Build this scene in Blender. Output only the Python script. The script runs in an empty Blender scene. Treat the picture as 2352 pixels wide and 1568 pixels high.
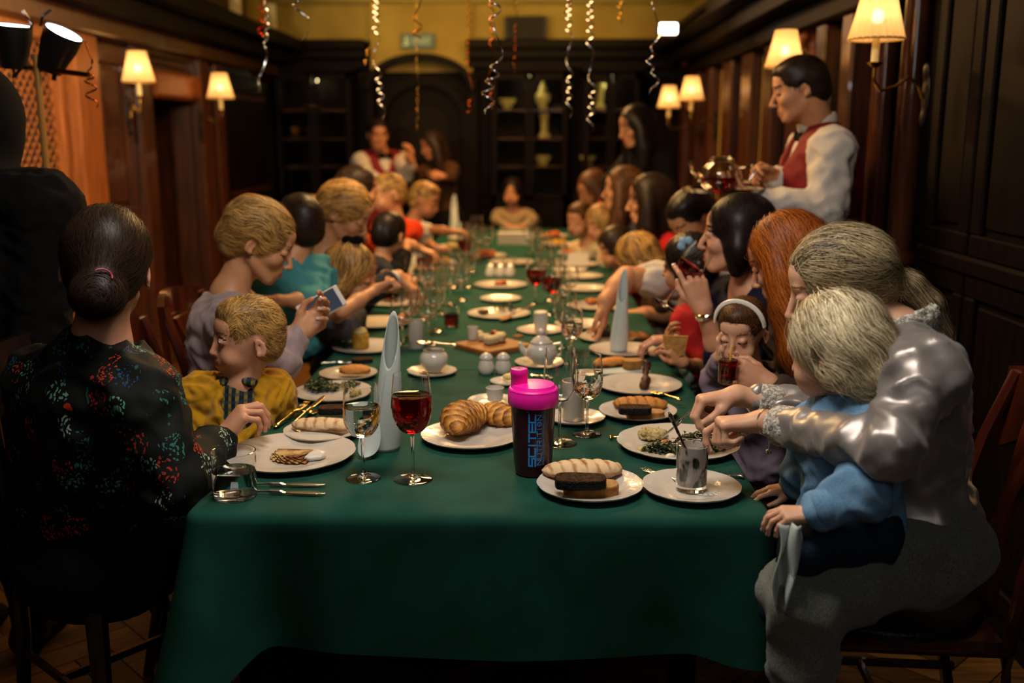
import bpy, math, random
import numpy as np
from mathutils import Vector, Matrix, Euler
random.seed(7); np.random.seed(7)
SC = bpy.context.scene
COL = SC.collection
# ---------------------------------------------------------------- camera
F = 2287.0; YAW = math.radians(1.05); PITCH = math.atan((784-310)/F)
cam_d = bpy.data.cameras.new('camera'); cam = bpy.data.objects.new('camera', cam_d); COL.objects.link(cam)
cam.location = (0, 0, 1.5); cam.rotation_euler = (math.pi/2-PITCH, 0, YAW)
cam_d.sensor_width = 36; cam_d.lens = 36*F/2352; cam_d.clip_start = .05; cam_d.clip_end = 60
cam_d.dof.use_dof = True; cam_d.dof.focus_distance = 2.22; cam_d.dof.aperture_fstop = 1.9; cam_d.dof.aperture_blades = 0
SC.camera = cam
# ---------------------------------------------------------------- world, lights, exposure
w = bpy.data.worlds.new('room_air'); SC.world = w; w.use_nodes = True
w.node_tree.nodes['Background'].inputs[0].default_value = (1.0, .72, .42, 1); w.node_tree.nodes['Background'].inputs[1].default_value = .003
SC.view_settings.view_transform = 'Standard'; SC.view_settings.look = 'None'
SC.view_settings.exposure = 0.0; SC.view_settings.gamma = 1.0; SC.view_settings.use_curve_mapping = False
def area(name, loc, aim, size, power, col, sy=None):
    d = bpy.data.lights.new(name, 'AREA'); d.shape = 'RECTANGLE'; d.size = size; d.size_y = sy or size; d.energy = power; d.color = col
    o = bpy.data.objects.new(name, d); COL.objects.link(o); o.location = loc
    v = Vector(aim)-Vector(loc); o.rotation_euler = v.to_track_quat('-Z', 'Y').to_euler(); return o
def point(name, loc, power, col, r=.03):
    d = bpy.data.lights.new(name, 'POINT'); d.energy = power; d.color = col; d.shadow_soft_size = r
    o = bpy.data.objects.new(name, d); COL.objects.link(o); o.location = loc; return o
area('ceiling_bounce_front', (-.15, 1.75, 2.55), (0, 2.35, .8), .9, 40, (1.0, .90, .78), .6)  # unseen light standing in for flash bounced off the ceiling
area('front_fill', (.3, -.6, 2.3), (0.2, 2.4, .8), 1.0, 5.5, (1.0, .94, .88))  # added fill light above and behind the camera, not a room fixture
area('chandelier_middle', (-.3, 4.3, 2.5), (-.1, 4.3, .8), .7, 62, (1.0, .60, .24))
area('chandelier_far', (-.2, 6.9, 2.5), (-.1, 6.9, .8), .7, 85, (1.0, .52, .18))
area('cove_lamp', (-.4, 8.3, 2.42), (-.4, 9.2, 2.52), 2.6, 14, (1.0, .66, .20), .1)
area('led_panel_light', (-1.66, 3.50, 1.90), (-2.3, 4.8, 1.95), .12, 40, (1.0, .84, .58))
area('warm_light_left', (-1.7, 5.0, 2.45), (-2.2, 5.5, 1.4), .3, 6, (1.0, .55, .18), 1.2)  # unseen warm light falling on the left wall
# ---------------------------------------------------------------- pixel -> place helpers (photograph pixels, 2352 x 1568)
CAM = np.array([0, 0, 1.5])
FW = np.array([-math.sin(YAW)*math.cos(PITCH), math.cos(YAW)*math.cos(PITCH), -math.sin(PITCH)])
RT = np.array([math.cos(YAW), math.sin(YAW), 0.]); UP = np.cross(RT, FW)
TZ = .76
def ray(px, py): return FW+RT*(px-1176)/F-UP*(py-784)/F
def PZ(px, py, z=TZ):
    d = ray(px, py); return CAM+d*(z-1.5)/d[2]
def PY(px, py, Y):
    d = ray(px, py); return CAM+d*Y/d[1]
def PX(px, py, x):
    d = ray(px, py); return CAM+d*x/d[0]
V3 = lambda *a: np.array(a, float)
def nrm(v):
    v = np.asarray(v, float); return v/(np.linalg.norm(v)+1e-9)
# ---------------------------------------------------------------- materials
def lin(h):
    if isinstance(h, tuple): return h
    c = [int(h[i:i+2], 16)/255 for i in (0, 2, 4)]
    return tuple(x/12.92 if x <= .04045 else ((x+.055)/1.055)**2.4 for x in c)
MATS = {}
def mat(name, col, rough=.5, spec=.5, metal=0, col2=None, nscale=8, nstretch=(1, 1, 1), bump=0, bscale=60, bstretch=(1, 1, 1), sheen=0, sss=0, trans=0, ior=1.45,
        emit=None, es=0, coat=0, kind='noise', alpha=1, lo=.35, hi=.65, aniso=0, detail=4):
    if name in MATS: return MATS[name]
    m = bpy.data.materials.new(name); m.use_nodes = True; nt = m.node_tree; N = nt.nodes; L = nt.links; b = N['Principled BSDF']
    c = lin(col)
    b.inputs['Base Color'].default_value = (*c, 1); b.inputs['Roughness'].default_value = rough; b.inputs['Metallic'].default_value = metal
    b.inputs['Specular IOR Level'].default_value = spec; b.inputs['IOR'].default_value = ior
    b.inputs['Transmission Weight'].default_value = trans; b.inputs['Sheen Weight'].default_value = sheen; b.inputs['Coat Weight'].default_value = coat
    b.inputs['Anisotropic'].default_value = aniso
    if sss: b.inputs['Subsurface Weight'].default_value = sss; b.inputs['Subsurface Radius'].default_value = (.02, .008, .004); b.inputs['Subsurface Scale'].default_value = .6
    if alpha < 1: b.inputs['Alpha'].default_value = alpha
    if emit: b.inputs['Emission Color'].default_value = (*lin(emit), 1); b.inputs['Emission Strength'].default_value = es
    def tex(scale, stretch, det, kind='noise'):
        tc = N.new('ShaderNodeTexCoord'); mp = N.new('ShaderNodeMapping'); L.new(tc.outputs['Object'], mp.inputs[0]); mp.inputs['Scale'].default_value = stretch
        if kind == 'wave':
            t = N.new('ShaderNodeTexWave'); t.inputs['Scale'].default_value = scale; t.inputs['Distortion'].default_value = 3; L.new(mp.outputs[0], t.inputs[0]); return t.outputs['Fac']
        if kind == 'voronoi':
            t = N.new('ShaderNodeTexVoronoi'); t.inputs['Scale'].default_value = scale; L.new(mp.outputs[0], t.inputs[0]); return t.outputs['Distance']
        t = N.new('ShaderNodeTexNoise'); t.inputs['Scale'].default_value = scale; t.inputs['Detail'].default_value = det; L.new(mp.outputs[0], t.inputs[0]); return t.outputs['Fac']
    if col2:
        f = tex(nscale, nstretch, detail, kind); r = N.new('ShaderNodeValToRGB'); L.new(f, r.inputs[0])
        r.color_ramp.elements[0].position = lo; r.color_ramp.elements[0].color = (*c, 1)
        r.color_ramp.elements[1].position = hi; r.color_ramp.elements[1].color = (*lin(col2), 1); L.new(r.outputs[0], b.inputs['Base Color'])
    if bump:
        f = tex(bscale, bstretch, 3); bp = N.new('ShaderNodeBump'); bp.inputs['Strength'].default_value = bump; bp.inputs['Distance'].default_value = .01
        L.new(f, bp.inputs['Height']); L.new(bp.outputs[0], b.inputs['Normal'])
    MATS[name] = m; return m
def hairmat(name, dark, light, rough=.38):
    if name in MATS: return MATS[name]
    m = mat(name, dark, rough+.1, .22)
    nt = m.node_tree; N = nt.nodes; L = nt.links; b = N['Principled BSDF']
    a = N.new('ShaderNodeAttribute'); a.attribute_name = 'tone'
    tc = N.new('ShaderNodeTexCoord'); t = N.new('ShaderNodeTexNoise'); t.inputs['Scale'].default_value = 22; L.new(tc.outputs['Object'], t.inputs[0])
    s = N.new('ShaderNodeMath'); s.operation = 'MULTIPLY_ADD'; L.new(t.outputs['Fac'], s.inputs[0]); s.inputs[1].default_value = .5; L.new(a.outputs['Fac'], s.inputs[2])
    r = N.new('ShaderNodeValToRGB'); L.new(s.outputs[0], r.inputs[0]); r.color_ramp.elements[0].position = .15; r.color_ramp.elements[1].position = 1.15
    r.color_ramp.elements[0].color = (*lin(dark), 1); r.color_ramp.elements[1].color = (*lin(light), 1); L.new(r.outputs[0], b.inputs['Base Color']); return m
# ---------------------------------------------------------------- object helpers
def wloc(o):
    p = Vector((0, 0, 0))
    while o is not None: p = p+o.location; o = o.parent
    return p
def tag(o, label=None, cat=None, group=None, kind=None):
    for k, v in (('label', label), ('category', cat), ('group', group), ('kind', kind)):
        if v: o[k] = v
    return o
def thing(name, loc, label, cat, group=None):
    o = bpy.data.objects.new(name, None); o.empty_display_size = .05; COL.objects.link(o); o.location = loc; return tag(o, label, cat, group)
def setup(o, mats, smooth=True):
    for m in (mats if isinstance(mats, (list, tuple)) else [mats]): o.data.materials.append(m)
    if smooth: o.data.polygons.foreach_set('use_smooth', [True]*len(o.data.polygons))
def mesh_obj(name, v, f, mats, parent=None, smooth=True, local=False, mi=None, tone=None):
    """v: world positions (or local ones with local=True); f: face lists or one int array"""
    v = np.asarray(v, float)
    if parent is not None and not local: v = v-np.array(wloc(parent))
    me = bpy.data.meshes.new(name)
    if isinstance(f, np.ndarray):
        nv, nf, k = len(v), len(f), f.shape[1]
        me.vertices.add(nv); me.vertices.foreach_set('co', v.astype(np.float32).ravel())
        me.loops.add(nf*k); me.loops.foreach_set('vertex_index', f.astype(np.int32).ravel())
        me.polygons.add(nf); me.polygons.foreach_set('loop_start', np.arange(0, nf*k, k, dtype=np.int32))
        me.update(calc_edges=True)
    else:
        me.from_pydata([tuple(x) for x in v], [], [tuple(int(i) for i in x) for x in f]); me.update()
    o = bpy.data.objects.new(name, me); COL.objects.link(o); setup(o, mats, smooth)
    if mi is not None: me.polygons.foreach_set('material_index', np.asarray(mi, np.int32))
    if tone is not None:
        a = me.attributes.new('tone', 'FLOAT', 'POINT'); a.data.foreach_set('value', np.asarray(tone, np.float32))
    if parent is not None: o.parent = parent
    return o
def dup(root, loc=None, rotz=None, label=None, group=None, scale=None):
    def cp(o, par):
        c = o.copy(); COL.objects.link(c); c.parent = par
        for ch in [x for x in o.children]: cp(ch, c)
        return c
    r = cp(root, None)
    if loc is not None: r.location = loc
    if rotz is not None: r.rotation_euler = (0, 0, rotz)
    if scale is not None: r.scale = (scale,)*3
    if label: r['label'] = label
    if group: r['group'] = group
    return r
class MB:
    """collects boxes, tubes, lathes into one mesh (world or local coordinates)"""
    def __init__(s): s.v = []; s.f = []; s.m = []
    def add(s, v, f, mi=0):
        o = len(s.v); s.v += [tuple(x) for x in v]; s.f += [tuple(i+o for i in q) for q in f]; s.m += [mi]*len(f); return s
    def box(s, a, b, mi=0, bev=0):
        x0, y0, z0 = a; x1, y1, z1 = b
        if bev:
            c = [(a[i]+b[i])/2 for i in range(3)]; h = [abs(b[i]-a[i])/2 for i in range(3)]; e = min(bev, min(h)*.9)
            v = []; 
            for sx in (-1, 1):
                for sy in (-1, 1):
                    for sz in (-1, 1):
                        v.append((c[0]+sx*h[0], c[1]+sy*(h[1]-e), c[2]+sz*(h[2]-e)))
                        v.append((c[0]+sx*(h[0]-e), c[1]+sy*h[1], c[2]+sz*(h[2]-e)))
                        v.append((c[0]+sx*(h[0]-e), c[1]+sy*(h[1]-e), c[2]+sz*h[2]))
            I = lambda sx, sy, sz, k: ((sx > 0)*4+(sy > 0)*2+(sz > 0))*3+k
            f = []
            for k in range(3):
                for sg in (-1, 1):
                    u, w_ = [i for i in range(3) if i != k]
                    q = []
                    for (a1, b1) in ((-1, -1), (1, -1), (1, 1), (-1, 1)):
                        t = [0, 0, 0]; t[k] = sg; t[u] = a1; t[w_] = b1; q.append(I(*t, k))
                    f.append(q if (sg > 0) ^ (k == 1) else q[::-1])
            for k in range(3):
                u, w_ = [i for i in range(3) if i != k]
                for a1 in (-1, 1):
                    for b1 in (-1, 1):
                        t = [0, 0, 0]; t[u] = a1; t[w_] = b1; t0 = list(t); t1 = list(t); t0[k] = -1; t1[k] = 1
                        f.append([I(*t0, u), I(*t1, u), I(*t1, w_), I(*t0, w_)])
            for sx in (-1, 1):
                for sy in (-1, 1):
                    for sz in (-1, 1): f.append([I(sx, sy, sz, 0), I(sx, sy, sz, 1), I(sx, sy, sz, 2)])
            return s.add(v, f, mi)
        v = [(x0, y0, z0), (x1, y0, z0), (x1, y1, z0), (x0, y1, z0), (x0, y0, z1), (x1, y0, z1), (x1, y1, z1), (x0, y1, z1)]
        return s.add(v, [(0, 3, 2, 1), (4, 5, 6, 7), (0, 1, 5, 4), (1, 2, 6, 5), (2, 3, 7, 6), (3, 0, 4, 7)], mi)
    def lathe(s, prof, c=(0, 0, 0), seg=32, mi=0, rmod=None, close=False):
        v = []; n = len(prof)
        for r, z in prof:
            for k in range(seg):
                t = 2*math.pi*k/seg; rr = r*(rmod(t, r, z) if rmod else 1); v.append((c[0]+rr*math.cos(t), c[1]+rr*math.sin(t), c[2]+z))
        f = [(i*seg+k, i*seg+(k+1) % seg, (i+1)*seg+(k+1) % seg, (i+1)*seg+k) for i in range(n-1) for k in range(seg)]
        if close: f += [(((n-1)*seg+k), (n-1)*seg+(k+1) % seg, (k+1) % seg, k) for k in range(seg)]
        else:
            if prof[0][0] > 1e-6: f.append(tuple(range(seg))[::-1])
            if prof[-1][0] > 1e-6: f.append(tuple((n-1)*seg+k for k in range(seg)))
        return s.add(v, f, mi)
    def tube(s, pts, r, seg=8, mi=0, flat=1.0, upv=(0, 0, 1)):
        pts = [np.array(p, float) for p in pts]; n = len(pts); rs = r if hasattr(r, '__len__') else [r]*n
        v = []
        for i, p in enumerate(pts):
            t = nrm(pts[min(i+1, n-1)]-pts[max(i-1, 0)]); a = np.cross(t, upv)
            if np.linalg.norm(a) < 1e-3: a = np.cross(t, (1, 0, .1))
            a = nrm(a); b = nrm(np.cross(a, t))
            for k in range(seg):
                q = 2*math.pi*k/seg; v.append(p+a*rs[i]*math.cos(q)+b*rs[i]*flat*math.sin(q))
        f = [(i*seg+k, i*seg+(k+1) % seg, (i+1)*seg+(k+1) % seg, (i+1)*seg+k) for i in range(n-1) for k in range(seg)]
        f += [tuple(range(seg))[::-1], tuple((n-1)*seg+k for k in range(seg))]
        return s.add(v, f, mi)
    def build(s, name, mats, parent=None, smooth=True, local=False):
        o = mesh_obj(name, np.array(s.v), s.f, mats, parent, smooth, local)
        if any(s.m): o.data.polygons.foreach_set('material_index', s.m)
        if smooth:
            o.data.set_sharp_from_angle(angle=math.radians(38))
        return o
# ---------------------------------------------------------------- signed-distance modelling (numpy, surface nets)
def rotm(h=0, pit=0, rol=0):
    """frame: x right, y forward, z up; h = heading of y in degrees from world +x, pit = nose down, rol = tilt to the right"""
    a = math.radians(h-90)
    return np.array((Matrix.Rotation(a, 3, 'Z') @ Matrix.Rotation(-math.radians(pit), 3, 'X') @ Matrix.Rotation(math.radians(rol), 3, 'Y')))
class Vol:
    def __init__(s): s.p = []
    def cone(s, a, b, ra, rb=None, k=.01, op=1): s.p.append(('c', V3(*a), V3(*b), ra, ra if rb is None else rb, k, op)); return s
    def chain(s, pts, rs, k=.01):
        for i in range(len(pts)-1): s.cone(pts[i], pts[i+1], rs[i], rs[i+1], k)
        return s
    def ell(s, c, r, R=None, k=.01, op=1): s.p.append(('e', V3(*c), V3(*r), R, None, k, op)); return s
    def plane(s, c, n, k=.004): s.p.append(('p', V3(*c), nrm(n), None, None, k, -1)); return s
    def _d(s, q, P):
        t = q[0]
        if t == 'c':
            a, b, ra, rb = q[1:5]; ab = b-a; L2 = float(ab@ab)+1e-12
            pa = P-a; h = np.clip((pa@ab)/L2, 0, 1)
            d = pa-h[..., None]*ab; return np.sqrt((d*d).sum(-1))-(ra+h*(rb-ra))
        if t == 'e':
            c, r, R = q[1:4]; l = P-c
            if R is not None: l = l@R
            u = l/r; k0 = np.sqrt((u*u).sum(-1))+1e-9; w_ = u/r; k1 = np.sqrt((w_*w_).sum(-1))+1e-9; return k0*(k0-1)/k1
        if t == 'p': return -((P-q[1])@q[2])
    def _bb(s, q):
        if q[0] == 'c':
            r = max(q[3], q[4]); return np.minimum(q[1], q[2])-r, np.maximum(q[1], q[2])+r
        if q[0] == 'e':
            r = q[2] if q[3] is None else np.abs(q[3])@q[2]; return q[1]-r, q[1]+r
        return None
    @staticmethod
    def _comb(D, d, k, op):
        if op > 0:
            h = np.maximum(k-np.abs(D-d), 0)/k; return np.minimum(D, d)-h*h*k*.25
        d = -d; h = np.maximum(k-np.abs(D-d), 0)/k; return np.maximum(D, d)+h*h*k*.25
    def ev(s, P):
        P = np.asarray(P, float); D = np.full(P.shape[:-1], 9.)
        for q in s.p: D = s._comb(D, s._d(q, P), q[5], q[6])
        return D
    def grad(s, P, e=.002):
        d0 = s.ev(P); g = np.stack([s.ev(P+np.eye(3)[i]*e)-d0 for i in range(3)], -1)
        return d0, g/(np.linalg.norm(g, axis=-1, keepdims=True)+1e-9)
    def mesh(s, h=.006):
        bbs = [s._bb(q) for q in s.p if q[6] > 0 and q[0] != 'p']
        lo = np.min([b[0] for b in bbs], 0)-3*h; hi = np.max([b[1] for b in bbs], 0)+3*h
        n = np.ceil((hi-lo)/h).astype(int)+1
        ax = [lo[i]+np.arange(n[i])*h for i in range(3)]
        D = np.full(n, 9., np.float32)
        for q in s.p:
            bb = s._bb(q)
            if bb is None: a = np.zeros(3, int); b = n
            else:
                m = q[5]+2.5*h; a = np.clip(np.floor((bb[0]-m-lo)/h).astype(int), 0, n); b = np.clip(np.ceil((bb[1]+m-lo)/h).astype(int)+1, 0, n)
            if (b <= a).any(): continue
            g = np.stack(np.meshgrid(*[ax[i][a[i]:b[i]].astype(np.float32) for i in range(3)], indexing='ij'), -1)
            sl = tuple(slice(a[i], b[i]) for i in range(3))
            D[sl] = s._comb(D[sl], s._d(q, g).astype(np.float32), q[5], q[6])
        return nets(D, lo, h)
def nets(D, lo, h):
    S = D < 0; nx, ny, nz = D.shape
    cs = S[:-1, :-1, :-1].astype(np.int8)
    cnt = np.zeros((nx-1, ny-1, nz-1), np.int8); offs = [(i, j, k) for i in (0, 1) for j in (0, 1) for k in (0, 1)]
    for i, j, k in offs: cnt += S[i:nx-1+i, j:ny-1+j, k:nz-1+k]
    act = (cnt > 0) & (cnt < 8); idx = np.full(act.shape, -1, np.int64); A = np.argwhere(act); idx[act] = np.arange(len(A))
    acc = np.zeros((len(A), 3)); num = np.zeros(len(A))
    x, y, z = A.T
    for a in offs:
        for ax in range(3):
            if a[ax]: continue
            b = list(a); b[ax] = 1
            d0 = D[x+a[0], y+a[1], z+a[2]]; d1 = D[x+b[0], y+b[1], z+b[2]]
            m = (d0 < 0) != (d1 < 0); t = np.where(m, d0/np.where(m, d0-d1, 1), 0)
            p = np.tile(np.array(a, float), (len(A), 1)); p[:, ax] = t
            acc[m] += p[m]; num[m] += 1
    V = lo+h*(A+acc/num[:, None])
    Fs = []
    for ax in range(3):
        sl0 = [slice(None)]*3; sl1 = [slice(None)]*3; sl0[ax] = slice(0, -1); sl1[ax] = slice(1, None)
        E = S[tuple(sl0)] != S[tuple(sl1)]; e = np.argwhere(E)
        u, v_ = [(1, 2), (2, 0), (0, 1)][ax]
        e = e[(e[:, u] > 0) & (e[:, v_] > 0) & (e[:, u] < D.shape[u]-1) & (e[:, v_] < D.shape[v_]-1)]
        if not len(e): continue
        def at(du, dv):
            q = e.copy(); q[:, u] -= du; q[:, v_] -= dv; return idx[q[:, 0], q[:, 1], q[:, 2]]
        q = np.stack([at(1, 1), at(0, 1), at(0, 0), at(1, 0)], 1)
        ins = S[e[:, 0], e[:, 1], e[:, 2]]; q[~ins] = q[~ins][:, ::-1]; Fs.append(q)
    return V, np.concatenate(Fs)
def vnormals(v, f):
    n = np.zeros_like(v); a = v[f[:, 2]]-v[f[:, 0]]; b = v[f[:, 3]]-v[f[:, 1]]; c = np.cross(a, b)
    for k in range(4): np.add.at(n, f[:, k], c)
    return n/(np.linalg.norm(n, axis=1, keepdims=True)+1e-12)
_r = np.random.RandomState(3); _W = _r.randn(3, 14, 3); _W /= np.linalg.norm(_W, axis=2, keepdims=True); _PH = _r.rand(3, 14)*6.28
def snoise(p, s, k=0):
    """cheap smooth noise about -1..1"""
    p = p*s*3.2; q = p+.6*np.sin(p[:, [1, 2, 0]]*1.3+_PH[k, :3])
    return (np.sin(q@_W[k].T*(1+np.arange(14)*.12)+_PH[k])).sum(1)/4.2
def folds(v, f, amp=.006, s=18, axis=None, stretch=.35):
    """cloth folds: ridged noise pushed along the normals"""
    n = vnormals(v, f); p = v.copy()
    if axis is not None:
        a = nrm(axis); t = p@a; p = p-np.outer(t*(1-stretch), a)
    r = 1-2*np.abs(snoise(p, s*.7, 0)); r2 = snoise(p, s*1.5, 1)
    return v+n*(amp*(.7*r+.3*r2))[:, None]
def join(parts):
    """[(v, f(int n x 4), slot)] -> v, f, mi"""
    V = []; Fa = []; M = []; o = 0
    for v, f, m in parts:
        V.append(v); Fa.append(f+o); M.append(np.full(len(f), m) if np.isscalar(m) else m); o += len(v)
    return np.concatenate(V), np.concatenate(Fa), np.concatenate(M)
def strands(vol, v0, n, length, dirf, r=.0006, lift=.004, steps=12, jit=.12, clump=0, curl=0, seed=1, taper=.35):
    """hair strands that flow over the surface of vol; v0 candidate roots"""
    rs = np.random.RandomState(seed); P = v0[rs.randint(0, len(v0), n)]+rs.randn(n, 3)*.002
    L = length*(.55+.6*rs.rand(n)); off = .0006+lift*(rs.rand(n)**1.3)
    pts = []; GG = []; T = None; nz = rs.randn(n, 3)*jit; ph = rs.rand(n)*6.28
    tone = np.clip(.45+.30*rs.randn(n)+.30*snoise(P, 22, 2), 0, 1.1)
    for k in range(steps+1):
        d, g = vol.grad(P); P = P-(d-off-(.002*np.sin(ph+k*.9)*curl))[:, None]*g
        pts.append(P.copy()); GG.append(g)
        t = dirf(P)+nz+.35*np.stack([snoise(P, 9, j) for j in range(3)], 1)*(clump+.25); t = t-(t*g).sum(1)[:, None]*g
        t /= np.linalg.norm(t, axis=1, keepdims=True)+1e-9
        if T is not None: t = .55*T+.45*t; t /= np.linalg.norm(t, axis=1, keepdims=True)+1e-9
        T = t; P = P+t*(L/steps)[:, None]
    Q = np.stack(pts, 1)  # n, K, 3
    return tubes(Q, np.stack(GG, 1), r, tone, taper)
def tubes(Q, G, r, tone, taper=.35):
    """flat hair strands lying on the surface whose normals are G"""
    n, K, _ = Q.shape
    T = np.gradient(Q, axis=1); T /= np.linalg.norm(T, axis=2, keepdims=True)+1e-9
    a = np.cross(T, G); a /= np.linalg.norm(a, axis=2, keepdims=True)+1e-9
    rr = r*1.25*(1-(1-taper)*np.linspace(0, 1, K)**2)[None, :, None]
    V = np.stack([Q+rr*a, Q-rr*a], 2).reshape(-1, 3)
    base = (np.arange(n)[:, None]*K+np.arange(K-1)[None])*2
    return V, np.stack([base, base+1, base+3, base+2], -1).reshape(-1, 4), np.repeat(tone, K*2)
# ---------------------------------------------------------------- people: heads, hands, bodies, clothes, hair
SKIN = {'fair': mat('skin_fair', 'c08d70', .48, .4, col2='b07a60', nscale=30, bump=.05, bscale=300, sss=.12, lo=.3, hi=.8),
        'warm': mat('skin_warm', 'b5835f', .5, .4, col2='a87352', nscale=30, bump=.05, bscale=300, sss=.12, lo=.3, hi=.8),
        'pale': mat('skin_pale', 'c99c80', .48, .4, col2='bd8b70', nscale=30, bump=.04, bscale=300, sss=.12, lo=.3, hi=.8),
        'tan': mat('skin_tan', 'a8734f', .5, .4, col2='9b6544', nscale=30, bump=.05, bscale=300, sss=.12, lo=.3, hi=.8)}
LIPS = mat('lips', '9c4a42', .4, .5); LIPS_RED = mat('lips_red', '8e2c2c', .35, .5)
LASH = mat('dark_lash', '1d1410', .6, .2); BROW_L = mat('light_brow', '7a5a3a', .6, .2); BROW_D = mat('dark_brow', '2a1c14', .6, .2)
EYEW = mat('eye_white', 'c9c2bc', .2, .5); IRIS = mat('iris_dark', '20242c', .12, .6); NAIL = mat('nail', 'b9a0a0', .2, .5)
def headvol(kind, fs):
    """local frame x right, y forward, z up, metres for an adult; fs: neck base in local coords"""
    v = Vol(); kid = kind in 'ct'
    big = {'f': 0, 'm': 0, 'c': .004, 't': .008}[kind]; fw = {'f': 0, 'm': .004, 'c': .0, 't': .003}[kind]
    v.ell((0, -.012, .035+big*.4), (.073+big, .092+big, .084+big), k=.01)
    v.ell((0, .026, -.012), (.060+fw, .062, .074), k=.02)
    if kid:
        v.ell((0, .034, -.056), (.046, .046, .038), k=.025); v.ell((0, .064, -.078), (.017, .014, .013), k=.02)
        for s in (-1, 1): v.ell((s*.034, .058, -.042), (.026, .022, .026), k=.02)
    else:
        v.ell((0, .034, -.066), (.044+fw, .048, .034), k=.022); v.ell((0, .070, -.092), (.018+fw, .014, .013), k=.02)
        for s in (-1, 1):
            v.ell((s*.036, .060, -.022), (.024, .020, .020), k=.02)
            v.cone((s*.050, -.005, -.045), (s*.026, .062, -.088), .014, .012, k=.02)
    v.ell((0, .060, .050), (.045, .030, .034), k=.02)
    if not kid: v.cone((-.030, .079, .030), (.030, .079, .030), .009 if kind == 'f' else .012, k=.012)
    for s in (-1, 1): v.ell((s*.032, .100, .010), (.019, .017, .013), k=.014, op=-1)
    n = {'f': .100, 'm': .102, 'c': .094, 't': .090}[kind]
    v.cone((0, .086, .016), (0, n+.008, -.026), .0065, .0085, k=.010)
    v.ell((0, n+.009, -.030), (.0085, .0085, .008), k=.006)
    for s in (-1, 1):
        v.ell((s*.0105, n-.002, -.033), (.0065, .009, .0065), k=.005)
        v.ell((s*.0058, n+.003, -.0395), (.0035, .005, .003), k=.002, op=-1)
    mz = -.060 if not kid else -.058; my = .0885 if not kid else .0865
    v.ell((0, my-.010, mz), (.026, .016, .019), k=.014)
    v.cone((-.019, my-.006, mz+.001), (0, my+.0045, mz+.004), .0022, .0038, k=.004); v.cone((.019, my-.006, mz+.001), (0, my+.0045, mz+.004), .0022, .0038, k=.004)
    v.cone((-.017, my-.006, mz-.003), (0, my+.0025, mz-.0065), .0024, .0048, k=.004); v.cone((.017, my-.006, mz-.003), (0, my+.0025, mz-.0065), .0024, .0048, k=.004)
    v.cone((-.018, my+.0015, mz-.0012), (.018, my+.0015, mz-.0012), .0012, k=.003, op=-1)
    for s in (-1, 1):
        e = 1.0 if kid else .92
        R = np.array(Matrix.Rotation(s*.38, 3, 'Z') @ Matrix.Rotation(-.25, 3, 'X'))
        c = V3(s*(.072+big+fw*.5), -.006, -.004)
        v.ell(c+V3(s*.006, -.010, 0), (.0050, .0165*e, .028*e), R, k=.006)
        v.ell(c+V3(s*.0115, -.004, .003), (.0065, .0095*e, .017*e), R, k=.003, op=-1)
        v.ell(c+V3(s*.007, -.003, -.019), (.0045, .007, .008), R, k=.004)
    return v
def head_mesh(kind, nb, sc, R, C, h, eyes='down', neckr=.05, sh=None, lipred=False):
    """skin mesh of the head and neck in world coordinates; nb neck base (world), sh shoulders"""
    v = headvol(kind, None); L = lambda p: (np.asarray(p)-C)@R/sc
    nl = L(nb); v.cone((0, -.022, -.055), nl+(V3(0, -.02, -.06)-nl)*.12, neckr*.98, neckr*1.0, k=.02); v.cone((0, -.03, -.03), nl, neckr*.92, neckr*1.05, k=.015)
    if sh is not None:
        for s in sh: v.cone(nl-V3(0, 0, .012), L(s)*.8+nl*.2-V3(0, 0, .02), .034, .034, k=.05)
        d = L((np.asarray(sh[0])+np.asarray(sh[1]))/2)-nl
        v.ell(nl+d*.5+V3(0, .0, -.06), (.085, .06, .06), k=.05)
    kid = kind in 'ct'
    for s in (-1, 1):
        v.ell((s*.0315, .0765 if not kid else .0775, .010), (.0134, .0134, .0116), k=.005)
    V, Fq = v.mesh(h/sc)
    fc = V[Fq].mean(1); slot = np.zeros(len(Fq), int)
    mz = -.0605 if not kid else -.0590
    lip = (np.abs(fc[:, 0]) < .0205) & (fc[:, 1] > .080) & (np.abs(fc[:, 2]-mz-.0005*0) < .0088*(1-(np.abs(fc[:, 0])/.0215)**2)+.0008)
    slot[lip] = 1
    ax = np.abs(fc[:, 0]); bz = .0335+.004*np.sin(np.clip((ax-.014)/.032, 0, 1)*3.1)-.002
    slot[(ax > .014) & (ax < .049) & (fc[:, 1] > .06) & (np.abs(fc[:, 2]-bz) < .0034*(1.25-ax*14*.9))] = 2
    lz = {'down': .0035, 'open': .0165, 'side': .0165}[eyes]
    e = (ax > .017) & (ax < .047) & (fc[:, 1] > .068) & (np.abs(fc[:, 2]-(lz+(-.004 if eyes == 'down' else .0045)*(1-((ax-.0315)/.015)**2)*(1 if eyes != 'down' else 1))) < .0022)
    slot[e] = 3
    return V*sc@R.T+C, Fq, slot
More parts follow.
